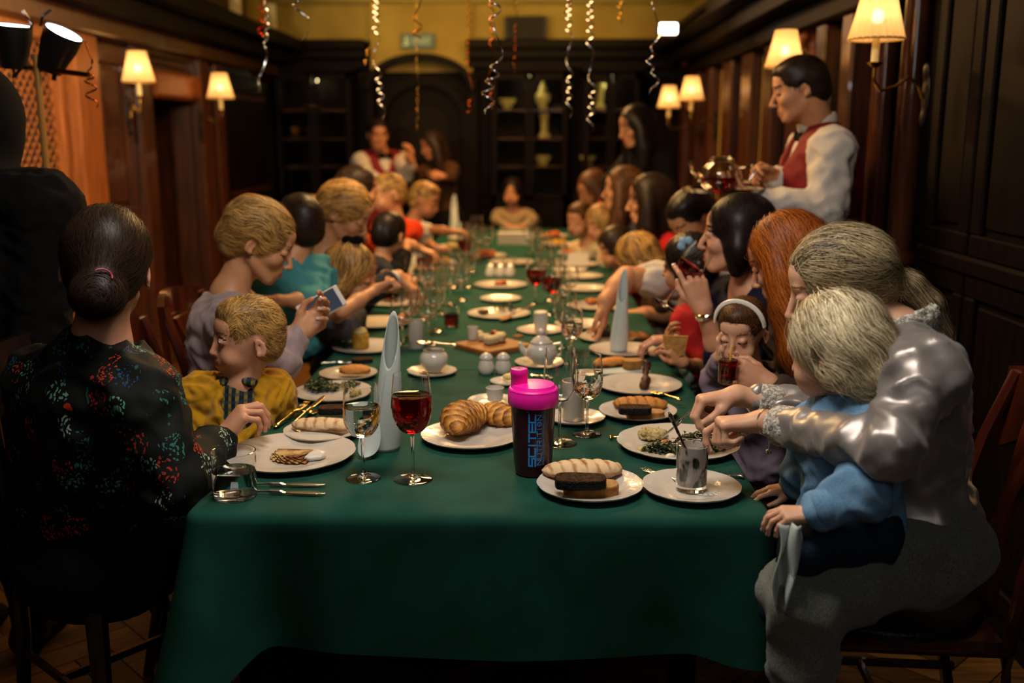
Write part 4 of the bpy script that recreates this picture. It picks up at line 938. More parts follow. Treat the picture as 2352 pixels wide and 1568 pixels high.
# ---------------------------------------------------------------- chairs
CHW = mat('chair_wood', '4a1a0a', .25, .6, col2='2c0f07', nscale=4, nstretch=(6, 6, 1), coat=.5); CHD = mat('chair_wood_dark', '140b08', .3, .5, coat=.3); LEATH = mat('seat_leather', '120d0b', .45, .4, bump=.2, bscale=120)
def chair(c, heading, label, m=CHW, zt=.98):
    t = thing('dining_chair', (c[0], c[1], 0), label, 'chair', 'restaurant chairs around the table'); t.rotation_euler = (0, 0, math.radians(heading-90))
    L = dict(parent=t, local=True)
    v = Vol()
    MB().box((-.22, -.21, .44), (.22, .22, .475), bev=.015).build('seat_frame', m, t, local=True)
    sv = Vol(); sv.ell((0, .005, .482), (.225, .225, .035), k=.01); V, Fq = sv.mesh(.014); V[:, 2] = np.maximum(V[:, 2], .47); mesh_obj('seat', V, Fq, LEATH, t, local=True)
    for s in (-1, 1):
        MB().tube([(s*.195, .195, 0), (s*.195, .195, .2), (s*.195, .195, .46)], [.018, .021, .027], 8).build('leg', m, t, local=True)
        P = [(s*.195, -.27, 0), (s*.195, -.22, .25), (s*.198, -.205, .45), (s*.20, -.225, .62), (s*.195, -.27, .80), (s*.185, -.325, zt-.02)]
        Q = []
        for i in range(len(P)-1):
            for q in (0, .5): Q.append(tuple(P[i][k]*(1-q)+P[i+1][k]*q for k in range(3)))
        Q.append(P[-1]); MB().tube(Q, .019, 8, flat=.8).build('back_post', m, t, local=True)
    MB().tube([(-.195, .19, .20), (-.195, -.25, .20)], .011, 6).build('stretcher', m, t, local=True); MB().tube([(.195, .19, .20), (.195, -.25, .20)], .011, 6).build('stretcher', m, t, local=True); MB().tube([(-.195, -.02, .2), (.195, -.02, .2)], .011, 6).build('stretcher', m, t, local=True)
    n = 12; r = MB(); top = [(-.205+.41*k/n, -.325-.045*math.sin(math.pi*k/n), zt-.02+.028*math.sin(math.pi*k/n)) for k in range(n+1)]
    vs = []
    for x, y, z in top: vs += [(x, y+.004, z-.19+.05*math.sin(math.pi*(x+.205)/.41)), (x, y+.026, z-.19+.05*math.sin(math.pi*(x+.205)/.41)), (x, y+.012, z+.01), (x, y-.012, z+.01)]
    fs = [(i*4+k, i*4+(k+1) % 4, (i+1)*4+(k+1) % 4, (i+1)*4+k) for i in range(n) for k in range(4)]+[(0, 1, 2, 3)[::-1], tuple(n*4+k for k in range(4))]
    r.add(vs, fs).build('top_rail', m, t, local=True)
    sp = MB(); vs = []
    for k in range(9):
        q = k/8; z = .47+(zt-.54)*q; y = -.215-.115*q**1.5; w_ = .055+.03*math.cos(q*6.28); vs += [(-w_, y-.008, z), (w_, y-.008, z), (w_, y+.008, z), (-w_, y+.008, z)]
    fs = [(i*4+k, i*4+(k+1) % 4, (i+1)*4+(k+1) % 4, (i+1)*4+k) for i in range(8) for k in range(4)]+[(0, 3, 2, 1), (32, 33, 34, 35)]
    sp.add(vs, fs).build('splat', m, t, local=True)
    return t
chair((-1.0, 2.33), -40, 'dark chair with leather seat under the woman in the floral blouse', CHD)
chair((-.83, 2.78), 5, 'red-brown chair back just behind the boy in the mustard cardigan')
chair((-.84, 3.28), 0, 'red-brown chair back behind the woman holding the phone')
chair((.80, 2.12), 176, 'brown chair whose curved top rail shows behind the woman in satin')
# ---------------------------------------------------------------- the people
def band(parent, name, c, n, r, w_, m, seg=24, th=.0015, ry=None):
    """ring around a limb or head: centre c, axis n"""
    n = nrm(n); a = nrm(np.cross(n, (.3, .2, .9))); b = np.cross(n, a); prof = [(r, -w_), (r+th, -w_*.6), (r+th, w_*.6), (r, w_), (r-th, 0)]
    mb = MB(); vs = []
    for rr, z in prof: vs += [c+n*z+a*rr*math.cos(q)+b*rr*math.sin(q) for q in np.linspace(0, 2*math.pi, seg, endpoint=False)]
    mb.add(vs, [(i*seg+k, i*seg+(k+1) % seg, ((i+1) % 5)*seg+(k+1) % seg, ((i+1) % 5)*seg+k) for i in range(5) for k in range(seg)]); return mb.build(name, m, parent)
NUL = lambda *a: None
# R1 woman in satin
p = Person('woman with ash blond ponytail in grey satin blouse, bent over a blond toddler, cutting food', PY(1926, 664, 1.99), (172, 17, -4), 'f', .97, nb=PY(2062, 765, 1.93), hips=PY(2100, 1215, 1.92), sh=(PY(2125, 862, 1.74), PY(2035, 840, 2.08)), skin='pale', tier=0, twist=187, base=(.85, 1.9, 0))
p.head('down', brow=BROW_L)
WL, WR_ = PY(1752, 968, 1.96), PY(1692, 908, 2.24)
p.arm('L', PY(2042, 1030, 1.64), WL, (-1, .22, -.12), (-.25, -.1, -1), (.1, .9, -.3), curls=[(.55, .9, .5), (1.25, 1.5, .7), (1.35, 1.5, .7), (1.35, 1.5, .7)], tp=(.8, .8), hs=.98)
p.arm('R', PY(1900, 950, 2.22), WR_, (-1, -.02, -.12), (-.4, -.15, -1), (0, -.9, -.4), curls=[(1.0, .8, .5), (1.05, 1.0, .5), (1.15, 1.1, .5), (1.2, 1.1, .5)], tp=(.9, .6), hs=.98)
p.finish(); p.hair('pony', 'ash', 1.3, 4)
p.top(SATIN, (.87, .87), .010, neck=(.060, .075, .05), fold=.010, fs=13, name='blouse', arms_r=.95, nshift=(0, .04, .03), depth=1.0, h=.008)
for W, E, n in ((WL, PY(2042, 1030, 1.64), 0), (WR_, PY(1900, 950, 2.22), 1)):
    d = nrm(E-W); v = Vol(); v.cone(W+d*.045, W+d*.085, .040, .0405, k=.01); v.plane(W+d*.050, -d); V, Fq = v.mesh(.005); V = folds(V, Fq, .0022, 70); mesh_obj('lace_cuff', V, Fq, LACE, p.root)
d = nrm(PY(2042, 1030, 1.64)-WL); band(p.root, 'cuff_button', WL+d*.11+V3(0, -.035, -.008), (0, -1, -.2), .005, .002, SILVER)
band(p.root, 'bracelet', WL+d*.020, nrm(d+V3(0, 0, .15)), .0285, .0012, SILVER, 28, .001); MB().tube([WL+d*.02+V3(0, -.010, -.027), WL+d*.02+V3(0, -.012, -.05)], .0012, 6).lathe([(0, 0), (.006, .003), (.006, .008), (0, .011)], tuple(WL+d*.02+V3(0, -.012, -.062)), 10).build('bracelet_charm', SILVER, p.root)
v = Vol(); v.cone(p.nb+p.Rb@V3(0, -.02, .03), p.nb+p.Rb@V3(0, .02, .015), .058, .058, k=.01); v.cone(p.nb+p.Rb@V3(0, -.02, .08), p.nb+p.Rb@V3(0, .03, .06), .050, .050, k=.01, op=-1); v.plane(p.nb+V3(0, 0, .052), (-.3, 0, 1)); V, Fq = v.mesh(.005); mesh_obj('lace_collar', folds(V, Fq, .002, 80), Fq, LACE, p.root)
T0 = p.C+p.R@V3(0, -.108, -.004)*p.hsc; band(p.root, 'hair_tie', T0, p.R@V3(0, -1, -.5), .021, .010, mat('braided_tie', '2c2620', .7, bump=1, bscale=200), 18, .006)
p.legs(GREYW, [PY(1850, 1372, 1.72), PY(1830, 1330, 2.02)], [PY(1838, 1640, 1.72), PY(1790, 1640, 2.05)], r=1.16, fold=.012, fs=9, h=.011, hipr=.98, kr=1.1, shoes=BLACKC)
SAT = p
# R2 toddler on her lap
p = Person('blond toddler in light blue shirt sitting on the satin-bloused woman\'s lap', PY(1918, 812, 1.86), (138, 12, 6), 't', .99, nb=PY(1950, 905, 1.85), hips=PY(1955, 1195, 1.82), sh=(PY(2000, 1010, 1.76), PY(1885, 985, 1.96)), skin='pale', tier=0, twist=172, base=(.6, 1.72, 0))
p.head('open', brow=BROW_L, sh=False)
E_, W_ = PY(1978, 1135, 1.66), PY(1868, 1180, 1.68)
p.arm('L', E_, W_, (-1, .12, -.05), (0, .15, -1), (.2, .9, .2), curls=[(.45, .6, .4)]*4, tp=(.4, .4), hs=.60, r=1.1)
p.arm('R', PY(1850, 1090, 1.95), PY(1822, 1120, 1.99), (-1, 0, -.1), (0, 0, -1), (0, -1, 0), curls=[(.2, .4, .3)]*4, hs=.6)
p.finish(); p.hair('toddler', 'pale', 1.5, 9)
p.top(DENIMS, (.93, .93), .016, neck=(.052, .06, .05), fold=.008, fs=14, name='shirt', arms_r=1.1, wd=1.0, depth=1.15, h=.006, long=.02)
v = Vol(); n_ = p.nb+V3(0, 0, .0)
for s in (-1, 1): v.ell(n_+p.Rb@V3(s*.036, -.006, .004), (.030, .052, .026), p.Rb, k=.01)
v.ell(n_+p.Rb@V3(0, .0, .024), (.045, .046, .03), p.Rb, k=.006, op=-1); V, Fq = v.mesh(.004); mesh_obj('collar', V, Fq, DENIMS, p.root)
dd = nrm(E_-W_); band(p.root, 'rolled_cuff', W_+dd*.03, dd, .034, .018, DENIMS, 22, .004)
p.legs(JEANS, [PY(1845, 1262, 1.70), PY(1835, 1235, 1.90)], [PY(1780, 1400, 1.80), PY(1770, 1390, 1.95)], r=.95, name='jeans', fold=.0025, fs=12, h=.008, hipr=.95)
# R3 red-haired woman
p = Person('copper haired woman with long wavy hair hiding her face, beside the satin blouse', PY(1812, 600, 2.72), (152, 24, 0), 'f', 1.04, nb=PY(1868, 740, 2.72), hips=PY(1900, 1090, 2.7), skin='fair', tier=0, twist=195, base=(.85, 2.7, 0))
p.head('down')
p.arm('L', PY(1880, 950, 2.55), PY(1768, 885, 2.50), (-.95, .1, .35), (.2, .55, -.2), (.1, .3, .9), curls=[(.7, .8, .5), (.75, .9, .5), (.8, .95, .5), (.85, 1.0, .5)], tp=(.5, .5), hs=.95)
p.arm('R', PY(1860, 900, 2.9), PY(1720, 850, 2.75), (-.9, -.2, .3), (0, -.6, 0), (0, 0, 1), hs=.9)
p.finish(); p.hair('long', 'red', 1.3, 3); p.top(mat('olive_brown_blouse', '3c3026', .8, .2), (.95, .95), .012, fold=.007, name='blouse')
# R4 girl with headband
p = Person('small girl with white headband drinking through a straw, head bowed', PY(1704, 768, 2.62), (238, 12, 0), 'c', .84, nb=PY(1730, 880, 2.66), hips=PY(1760, 1080, 2.66), skin='pale', tier=0, twist=225, base=(.7, 2.66, 0))
p.head('down', brow=BROW_L); p.arm('R', PY(1640, 870, 2.75), PY(1655, 820, 2.62), (-.1, -.1, 1), (.8, -.3, 0), (-.2, -1, 0), curls=[(.5, .8, .5)]*4, hs=.62)
p.finish(); p.hair('boy', 'brown', 1.2, 5); p.top(mat('lilac_cotton', '7a6c7e', .8, .2), (.9, .9), .008, name='dress')
pts = [p.C+p.R@V3(.088*math.cos(a), .020+.01*math.sin(a), .045+.088*math.sin(a))*p.hsc for a in np.linspace(.0, math.pi, 19)]; MB().tube(pts, .0042, 8, flat=1.6).build('headband', mat('white_plastic', 'cfc8c0', .3), p.root)
# R5 dark-haired woman drinking wine
p = Person('woman with black bob in navy dress drinking from a tilted wine glass', PY(1694, 545, 3.12), (168, 0, 0), 'f', 1.06, nb=PY(1722, 655, 3.12), hips=PY(1790, 980, 3.1), skin='fair', tier=0, twist=192, base=(.85, 3.1, 0))
p.head('open', lips=LIPS_RED)
E_, W_ = PY(1668, 850, 2.96), PY(1614, 708, 2.93)
p.arm('L', E_, W_, (-.30, .0, .95), (-.1, .95, .1), (-.9, .2, .1), curls=[(.35, .6, .3), (.75, .9, .4), (.85, 1.0, .5), (.8, .9, .5)], tp=(.5, .3), hs=.98, r=.95)
p.arm('R', PY(1650, 830, 3.3), PY(1560, 780, 3.3), (-1, 0, 0), (0, 0, -1), (0, -1, 0))
p.finish(); p.hair('bob', 'black', 1.4, 7); p.top(NAVY, (.62, .62), .012, name='dress', fold=.006, neck=(.075, .09, .06))
band(p.root, 'wristwatch', W_+nrm(E_-W_)*.022, nrm(E_-W_), .0285, .008, SILVER, 28, .003); MB().lathe([(0, 0), (.014, 0), (.015, .004), (.013, .007), (0, .007)], tuple(W_+nrm(E_-W_)*.022+V3(-.02, -.028, 0)), 18).build('watch_case', GOLD, p.root)
v = Vol(); 
# R6 man reaching
p = Person('man with short dark hair in white polo, reaching a bare arm across the table', PY(1596, 505, 3.98), (205, 38, 6), 'm', 1.02, nb=PY(1640, 600, 3.98), hips=PY(1690, 860, 3.95), sh=(PY(1600, 645, 3.78), PY(1590, 600, 4.15)), skin='warm', tier=1, twist=195, base=(.85, 3.95, 0))
p.head('down'); p.arm('L', PY(1440, 640, 3.72), PY(1392, 692, 3.62), (-.12, -.1, -1), (-.9, .1, 0), (.1, -1, 0), curls=[(.25, .4, .3), (.3, .45, .3), (.35, .5, .3), (.4, .5, .3)], hs=1.05, tp=(.4, .3), r=1.12)
p.arm('R', PY(1560, 720, 4.25), PY(1480, 720, 4.2), (-1, 0, 0), (0, 0, -1), (0, -1, 0))
p.finish(); p.hair('short', 'black', 1, 2); p.top(WHITE, (.32, .3), .014, name='polo_shirt'); A, E, W = p.arms['L']; band(p.root, 'sleeve_trim', A+(E-A)*.60, nrm(E-A), .062, .010, NAVY)
p.legs(PLAIDD, [PY(1500, 800, 3.8), PY(1500, 790, 4.1)], [PY(1500, 1000, 3.8), PY(1500, 1000, 4.1)], r=1.0)
# child with the blue hair clip in front of him
p = Person('dark-haired child with blue hair clip and red top, holding a wafer', PY(1580, 612, 3.42), (150, 5, 0), 'c', .95, nb=PY(1590, 695, 3.42), hips=PY(1600, 900, 3.4), skin='warm', tier=1, twist=165, base=(.62, 3.4, 0))
p.head('down'); p.arm('L', PY(1625, 850, 3.2), PY(1568, 832, 3.0), (-.6, -.1, .7), (-.3, .3, -.3), (-.5, -.6, .4), curls=[(.7, .8, .5)]*4, hs=.68)
p.arm('R', PY(1535, 830, 3.4), PY(1535, 800, 3.1), (-.1, -.3, .9), (.4, 0, 0), (0, 0, 1), hs=.62); p.finish(); p.hair('girl', 'black', 1, 4); p.top(RED, (.5, .5), .012, name='red_top'); 
c = p.C+p.R@V3(-.06, -.02, .09)*p.hsc; v = Vol(); [v.ell(c+V3(.018*math.cos(a), -.01, .018*math.sin(a)), (.014, .008, .014), k=.004) for a in np.linspace(0, 5.5, 6)]; V, Fq = v.mesh(.004); mesh_obj('hair_clip', V, Fq, mat('blue_clip', '7ea6c4', .3), p.root)
v = Vol(); v.ell(p.nb*.4+p.hips*.6+V3(-.05, -.08, -.02), (.09, .07, .10), k=.02); V, Fq = v.mesh(.008); mesh_obj('bib', folds(V, Fq, .012, 30), Fq, mat('white_green_print', 'a7aa9c', .8, col2='7f9a90', nscale=30), p.root)
# R7-R9 women further along
def quick(label, px, py, Y, look, kind, sc, hs, hc, top_m, skin='warm', tier=2, tw=None, arms=(), brow=BROW_D, eyes='down', sleeve=(.5, .5), nbo=None, hipd=0, stand=False, group=None, tn='top', seed=1, long=0):
    C = PY(px, py, Y); p = Person(label, C, look, kind, sc, skin=skin, tier=tier, twist=tw, group=group)
    if nbo is not None:
        p.nb = p.nb+V3(*nbo); hw = {'f': .150, 'm': .178, 'c': .145, 't': .140}[kind]; p.sL = p.nb+p.Rb@V3(-hw, -.005, -.06)*p.S; p.sR = p.nb+p.Rb@V3(hw, -.005, -.06)*p.S; p.hips = p.nb+p.Rb@V3(0, -.06, -.46)*p.S
    if not stand and p.hips[2] < .5: p.hips = V3(p.hips[0], p.hips[1], .5)
    p.root.location = (p.hips[0], p.hips[1], 0)
    p.head(eyes, brow=brow)
    for a in arms: p.arm(*a[0:6], **(a[6] if len(a) > 6 else {}))
    p.finish(); p.hair(hs, hc, 1.6, seed); p.top(top_m, sleeve, .010, name=tn, long=long)
    f = p.Rb@V3(0, 1, 0)*p.S
    if stand: p.legs(BLACKC, [p.hips+p.Rb@V3(-.09, .02, -.42)*p.S, p.hips+p.Rb@V3(.09, .02, -.42)*p.S], [V3(*(p.hips+p.Rb@V3(-.10, 0, 0)*p.S)[:2], .07), V3(*(p.hips+p.Rb@V3(.10, 0, 0)*p.S)[:2], .07)], shoes=BLACKC, h=.018)
    else: p.legs(BLACKC, [p.hips+f*.38+p.Rb@V3(-.10, 0, 0)*p.S, p.hips+f*.38+p.Rb@V3(.10, 0, 0)*p.S], [V3(*(p.hips+f*.38+p.Rb@V3(-.10, 0, 0)*p.S)[:2], p.hips[2]-.40*p.S), V3(*(p.hips+f*.38+p.Rb@V3(.10, 0, 0)*p.S)[:2], p.hips[2]-.40*p.S)], h=.024)
    return p
quick('dark brown haired woman in red top, seated beyond the reaching man', 1493, 462, 4.95, (174, 5, 0), 'f', 1.05, 'long', 'darkbrown', RED, 'warm', 1, eyes='open', tw=195, seed=2)
quick('woman with light brown hair and dark scarf, face in profile to the left', 1432, 438, 5.6, (175, 0, 0), 'f', 1.06, 'long', 'brown', GREYD, 'warm', eyes='open', tw=195, seed=3)
quick('woman with long brown hair looking down, farthest woman in the right row', 1362, 438, 6.5, (215, 22, 0), 'f', 1.02, 'long', 'brown', BROWNC, 'tan', tw=205)
p = quick('child with a round silver hair clip on a high forehead, leaning on the table', 1334, 508, 6.1, (225, 10, 0), 'c', 1.0, 'boy', 'brown', CREAM, 'warm', tw=215)
c = p.C+p.R@V3(-.01, .055, .088)*p.hsc; MB().lathe([(0, 0), (.02, 0), (.02, .006), (0, .01)], tuple(c), 14).build('hair_clip', SILVER, p.root)
p = quick('fair child in cream with a red ribbon in the hair', 1380, 515, 5.7, (215, 15, 0), 'c', .95, 'girl', 'blond', CREAM, 'warm', tw=205)
v = Vol(); c = p.C+p.R@V3(.03, -.02, .11)*p.hsc; v.ell(c+V3(.015, 0, .01), (.016, .01, .03), k=.01); v.ell(c-V3(.015, 0, .0), (.02, .01, .012), k=.01); V, Fq = v.mesh(.006); mesh_obj('ribbon', V, Fq, RED, p.root)
p = quick('brown-haired child with green beaded hair tie and red bib', 1415, 572, 5.0, (195, 15, 0), 'c', .95, 'girl', 'darkbrown', RED, 'warm', tw=195)
v = Vol(); c = p.C+p.R@V3(-.07, -.02, .06)*p.hsc; [v.ell(c+V3(.01*math.sin(k*2), -.005, -.018*k), (.011, .009, .011), k=.004) for k in range(6)]; V, Fq = v.mesh(.006); mesh_obj('hair_tie', V, Fq, mat('teal_beads', '3e7a70', .3), p.root)
quick('child whose round head of golden brown hair shows before the woman in red', 1466, 598, 4.35, (170, 25, 0), 'c', 1.0, 'girl', 'golden', BROWNC, 'warm', tw=180)
quick('dark-haired woman in black standing near the right wall and looking down left', 1462, 292, 6.1, (200, 14, 0), 'f', 1.03, 'long', 'black', BLACKC, 'warm', 1, tw=215, stand=True, arms=(('L', PY(1540, 440, 5.9), PY(1490, 520, 5.8), (-.5, 0, -1), (0, 1, 0), (-1, 0, 0)), ('R', PY(1400, 420, 6.2), PY(1420, 500, 6.0), (.3, 0, -1), (0, 1, 0), (1, 0, 0))), sleeve=(1, 1), tn='black_sweater')
# waiter
p = Person('waiter in white shirt and burgundy waistcoat holding a glass teapot on a tray', PY(1838, 208, 3.82), (170, 14, 0), 'm', 1.0, nb=PY(1884, 305, 3.85), hips=PY(1880, 610, 3.9), sh=(PY(1912, 345, 3.68), PY(1858, 345, 4.02)), skin='warm', tier=1, twist=188, base=(1.05, 3.9, 0))
p.head('down'); WT = PY(1752, 462, 3.66)
p.arm('L', PY(1900, 478, 3.62), WT, (-.95, .05, .45), (.3, .2, .95), (0, .9, .3), curls=[(.15, .3, .2)]*4, tp=(.3, .2), hs=1.0)
p.arm('R', PY(1850, 470, 4.05), PY(1782, 408, 3.85), (-.9, -.2, .3), (-.3, -.7, -.3), (-.3, -.2, .9), curls=[(.9, .9, .5)]*4, tp=(.6, .5), hs=1.0)
p.finish(); p.hair('short', 'darkbrown', 1.3, 6)
p.top(WHITE, (.97, .97), .016, name='shirt', fold=.008, fs=15, arms_r=1.12, neck=(.075, .08, .05), long=.1)
v = Vol(); lat, fw, up = torso(v, p.nb, p.hips-V3(0, 0, .08), p.sL*.72+p.nb*.28-V3(0, 0, .02), p.sR*.72+p.nb*.28-V3(0, 0, .02), .046, 1.48, 1.46); v.ell(p.nb+fw*.09+up*.0, (.05, .09, .16), np.stack([lat, fw, up], 1), k=.01, op=-1)
for s_, S_ in ((-1, p.sL), (1, p.sR)): v.ell(S_+lat*s_*.065-up*.05, (.056, .085, .12), np.stack([lat, fw, up], 1), k=.02, op=-1)
V, Fq = v.mesh(.010); mesh_obj('waistcoat', folds(V, Fq, .003, 14), Fq, BURG, p.root)
band(p.root, 'collar', p.nb+V3(-.012, 0, .035), (-.35, 0, 1), .072, .020, WHITE, 28, .003)
v = Vol(); c = p.nb+fw*.08-up*.01; [v.ell(c+lat*s_*.03, (.028, .012, .022), np.stack([lat, fw, up], 1), k=.008) for s_ in (-1, 1)]; V, Fq = v.mesh(.006); mesh_obj('bow_tie', V, Fq, BLACKC, p.root)
p.legs(BLACKC, [p.hips+V3(0, -.1, -.42), p.hips+V3(0, .1, -.42)], [V3(p.hips[0], p.hips[1]-.11, .08), V3(p.hips[0], p.hips[1]+.11, .08)], r=1.1, shoes=BLACKC)
# far standing staff and the child at the table's end
p = quick('waiter in bow tie, glasses and burgundy waistcoat leaning in beside the arched door', 868, 310, 8.2, (290, 5, 0), 'm', 1.0, 'short', 'darkbrown', WHITE, 'tan', 1, tw=300, stand=True, arms=(('L', PY(932, 402, 8.05), PY(945, 372, 7.9), (.1, -.3, .9), (-1, 0, 0), (0, -1, 0)), ('R', PY(840, 400, 8.0), PY(880, 420, 7.85), (.6, -.4, -.4), (0, 0, -1), (0, 1, 0))), sleeve=(.9, .9), nbo=(.03, .05, 0), tn='shirt', long=.08)
v = Vol(); lat, fw, up = torso(v, p.nb, p.hips-V3(0, 0, .1), p.sL*.7+p.nb*.3, p.sR*.7+p.nb*.3, .030, 1.45, 1.42); v.ell(p.nb+fw*.08, (.05, .09, .14), np.stack([lat, fw, up], 1), k=.01, op=-1); V, Fq = v.mesh(.014); mesh_obj('waistcoat', V, Fq, BURG, p.root)
v = Vol(); c = p.nb+fw*.10; [v.ell(c+lat*s_*.035, (.035, .015, .028), np.stack([lat, fw, up], 1), k=.008) for s_ in (-1, 1)]; V, Fq = v.mesh(.008); mesh_obj('bow_tie', V, Fq, BLACKC, p.root)
MB().tube([p.C+p.R@V3(-.075, 0, .012), p.C+p.R@V3(-.055, .09, .012), p.C+p.R@V3(.055, .09, .012), p.C+p.R@V3(.075, 0, .012)], .003, 6).build('spectacles', BLACKC, p.root)
quick('woman in brown top standing by the arched door with hands clasped', 993, 335, 8.2, (215, 18, 0), 'f', .95, 'long', 'darkbrown', BROWNC, 'tan', tw=220, stand=True, arms=(('R', PY(960, 400, 8.1), PY(948, 382, 7.95), (-.3, 0, .9), (0, 1, 0), (-1, 0, 0)), ('L', PY(1035, 410, 8.1), PY(1015, 405, 7.9), (-1, 0, 0), (0, 1, 0), (0, 0, 1))), sleeve=(.8, .8))
quick('dark-haired child in beige sweater seated at the far end of the table', 1176, 442, 8.35, (262, 8, 0), 'c', 1.05, 'girl', 'black', BEIGE, 'warm', tw=270, arms=(('L', PY(1225, 505, 8.2), PY(1200, 520, 8.0), (-.6, -.5, 0), (0, 0, -1), (-1, 0, 0)), ('R', PY(1140, 505, 8.2), PY(1165, 520, 8.0), (.6, -.5, 0), (0, 0, -1), (1, 0, 0))), sleeve=(.9, .9))
# left row
p = quick('blond boy in white T-shirt stretching an arm over the far table', 974, 462, 6.2, (345, 18, 0), 'c', 1.02, 'boy', 'golden', WHITE, 'tan', tw=350, arms=(('R', PY(1000, 528, 6.0), PY(1038, 531, 5.95), (1, 0, 0), (0, 0, -1), (0, 1, 0)), ('L', PY(985, 560, 6.3), PY(1000, 570, 6.2), (1, 0, 0), (0, 0, -1), (0, -1, 0))), sleeve=(.35, .35))
quick('blond child in orange-red top seen from behind the dark-haired child', 893, 448, 5.5, (205, 5, 0), 'c', 1.0, 'boy', 'golden', ORANGE, 'warm', 1, tw=60, arms=(('R', PY(850, 560, 5.3), PY(835, 545, 5.2), (-.3, 0, .8), (0, 1, 0), (-1, 0, 0)),), sleeve=(.8, .8))
quick('child with cropped black hair bent over a white paper menu', 894, 545, 4.6, (65, 18, 0), 'c', .98, 'short', 'black', BLACKC, 'warm', 1, tw=40, arms=(('R', PY(935, 560, 4.7), PY(965, 572, 4.75), (1, 0, -.3), (0, 0, -1), (0, 1, 0)),), sleeve=(.3, .3))
quick('person with dark brown hair half hidden behind the ponytailed woman', 822, 440, 5.0, (20, 5, 0), 'f', 1.0, 'bun', 'darkbrown', BLACKC, 'warm', 2, tw=20)
p = Person('woman with golden ponytail in dark navy knit, bending over a small girl', PY(792, 492, 3.95), (352, 30, 0), 'f', 1.0, nb=PY(745, 585, 3.95), hips=PY(735, 800, 3.95), skin='warm', tier=1, twist=350, base=(-.85, 3.95, 0))
p.head('down'); p.arm('R', PY(850, 665, 3.75), PY(915, 635, 3.85), (.75, .0, -.65), (-.3, 0, -1), (.3, 1, 0), curls=[(.4, .6, .4)]*4, hs=.95); p.arm('L', PY(870, 620, 4.15), PY(885, 635, 4.1), (1, 0, 0), (0, 0, -1), (0, -1, 0))
p.finish(); p.hair('pony', 'golden', 1.6, 3); p.top(NAVYK, (.7, .8), .010, name='knit_top', neck=(.085, .085, .06)); A, E, W = p.arms['R']; band(p.root, 'bracelet', W+nrm(E-W)*.02, nrm(E-W), .03, .008, WHITE)
p = Person('small girl with black bow in her brown hair, elbow raised over her plate', PY(806, 636, 3.50), (350, 12, 4), 'c', 1.0, nb=PY(775, 712, 3.55), hips=PY(770, 850, 3.6), skin='warm', tier=1, twist=340, base=(-.75, 3.6, 0))
p.head('down', brow=BROW_L); p.arm('R', PY(786, 715, 3.25), PY(864, 664, 3.42), (.85, .2, .42), (0, -.3, -1), (.2, 1, 0), curls=[(1.2, 1.4, .8)]*4, tp=(.8, .7), hs=.75); p.finish(); p.hair('girl', 'golden', 1.4, 6); p.top(GREYD, (.3, .3), .010, name='dress')
v = Vol(); c = p.C+p.R@V3(.01, -.01, .135)*p.hsc; v.ell(c+V3(-.018, 0, .012), (.022, .012, .018), k=.008); v.ell(c+V3(.018, 0, .012), (.022, .012, .018), k=.008); v.ell(c, (.009, .012, .010), k=.006); V, Fq = v.mesh(.006); mesh_obj('bow', V, Fq, BLACKC, p.root)
p = Person('dark-haired child in teal shirt turned away behind the blond woman', PY(690, 526, 3.45), (125, 8, 0), 'c', 1.02, nb=PY(665, 600, 3.40), hips=PY(670, 800, 3.4), skin='warm', tier=1, twist=120, base=(-.75, 3.4, 0))
p.head('down'); p.arm('R', PY(715, 690, 3.3), PY(640, 690, 3.2), (-.9, -.2, .1), (0, 0, -1), (0, 1, 0)); p.arm('L', PY(620, 690, 3.5), PY(600, 700, 3.3), (-1, 0, 0), (0, 0, -1), (0, 1, 0)); p.finish(); p.hair('short', 'darkbrown', 1.4, 8); p.top(TEAL, (.95, .6), .016, name='teal_shirt', fold=.008)
# L3 woman with phone
p = Person('woman with blond pinned-up hair in mauve sweater looking down at her phone', PY(598, 560, 3.02), (6, 26, 0), 'f', 1.0, nb=PY(528, 672, 3.0), hips=PY(520, 960, 2.98), sh=(PY(560, 720, 3.2), PY(535, 745, 2.84)), skin='warm', tier=0, twist=350, base=(-.85, 2.98, 0))
p.head('down', brow=BROW_L); p.arm('R', PY(640, 832, 2.70), PY(682, 768, 2.78), (.62, .2, .45), (.5, -.2, .6), (.2, .8, .3), curls=[(.5, .8, .4), (.6, .9, .5), (.7, 1.0, .5), (.8, 1.0, .5)], tp=(.4, .5), hs=.98)
p.arm('L', PY(620, 800, 3.2), PY(672, 770, 3.1), (.8, -.3, .3), (0, -.4, .6), (0, .3, .9), curls=[(.5, .7, .5)]*4, hs=.95)
p.finish(); p.hair('updo', 'golden', 1.5, 5); p.top(MAUVE, (.93, .93), .012, name='sweater', neck=(.085, .085, .055))
ph = PY(738, 702, 2.86); t = thing('smartphone', tuple(ph), 'white smartphone held up by the blond woman in mauve', 'phone')
m = MB().box((-.068, -.034, -.004), (.068, .034, .004), bev=.004); R_ = np.array(Euler((math.radians(68), math.radians(-27), math.radians(18))).to_matrix())
mesh_obj('phone_body', np.array(m.v)@R_.T+ph, m.f, mat('white_phone', 'c0bcb4', .3), t, False); m = MB().box((-.055, -.030, .0042), (.055, .030, .0048)); mesh_obj('screen', np.array(m.v)@R_.T+ph, m.f, mat('phone_screen', '2a3038', .1, emit='5a6a80', es=.15), t, False)
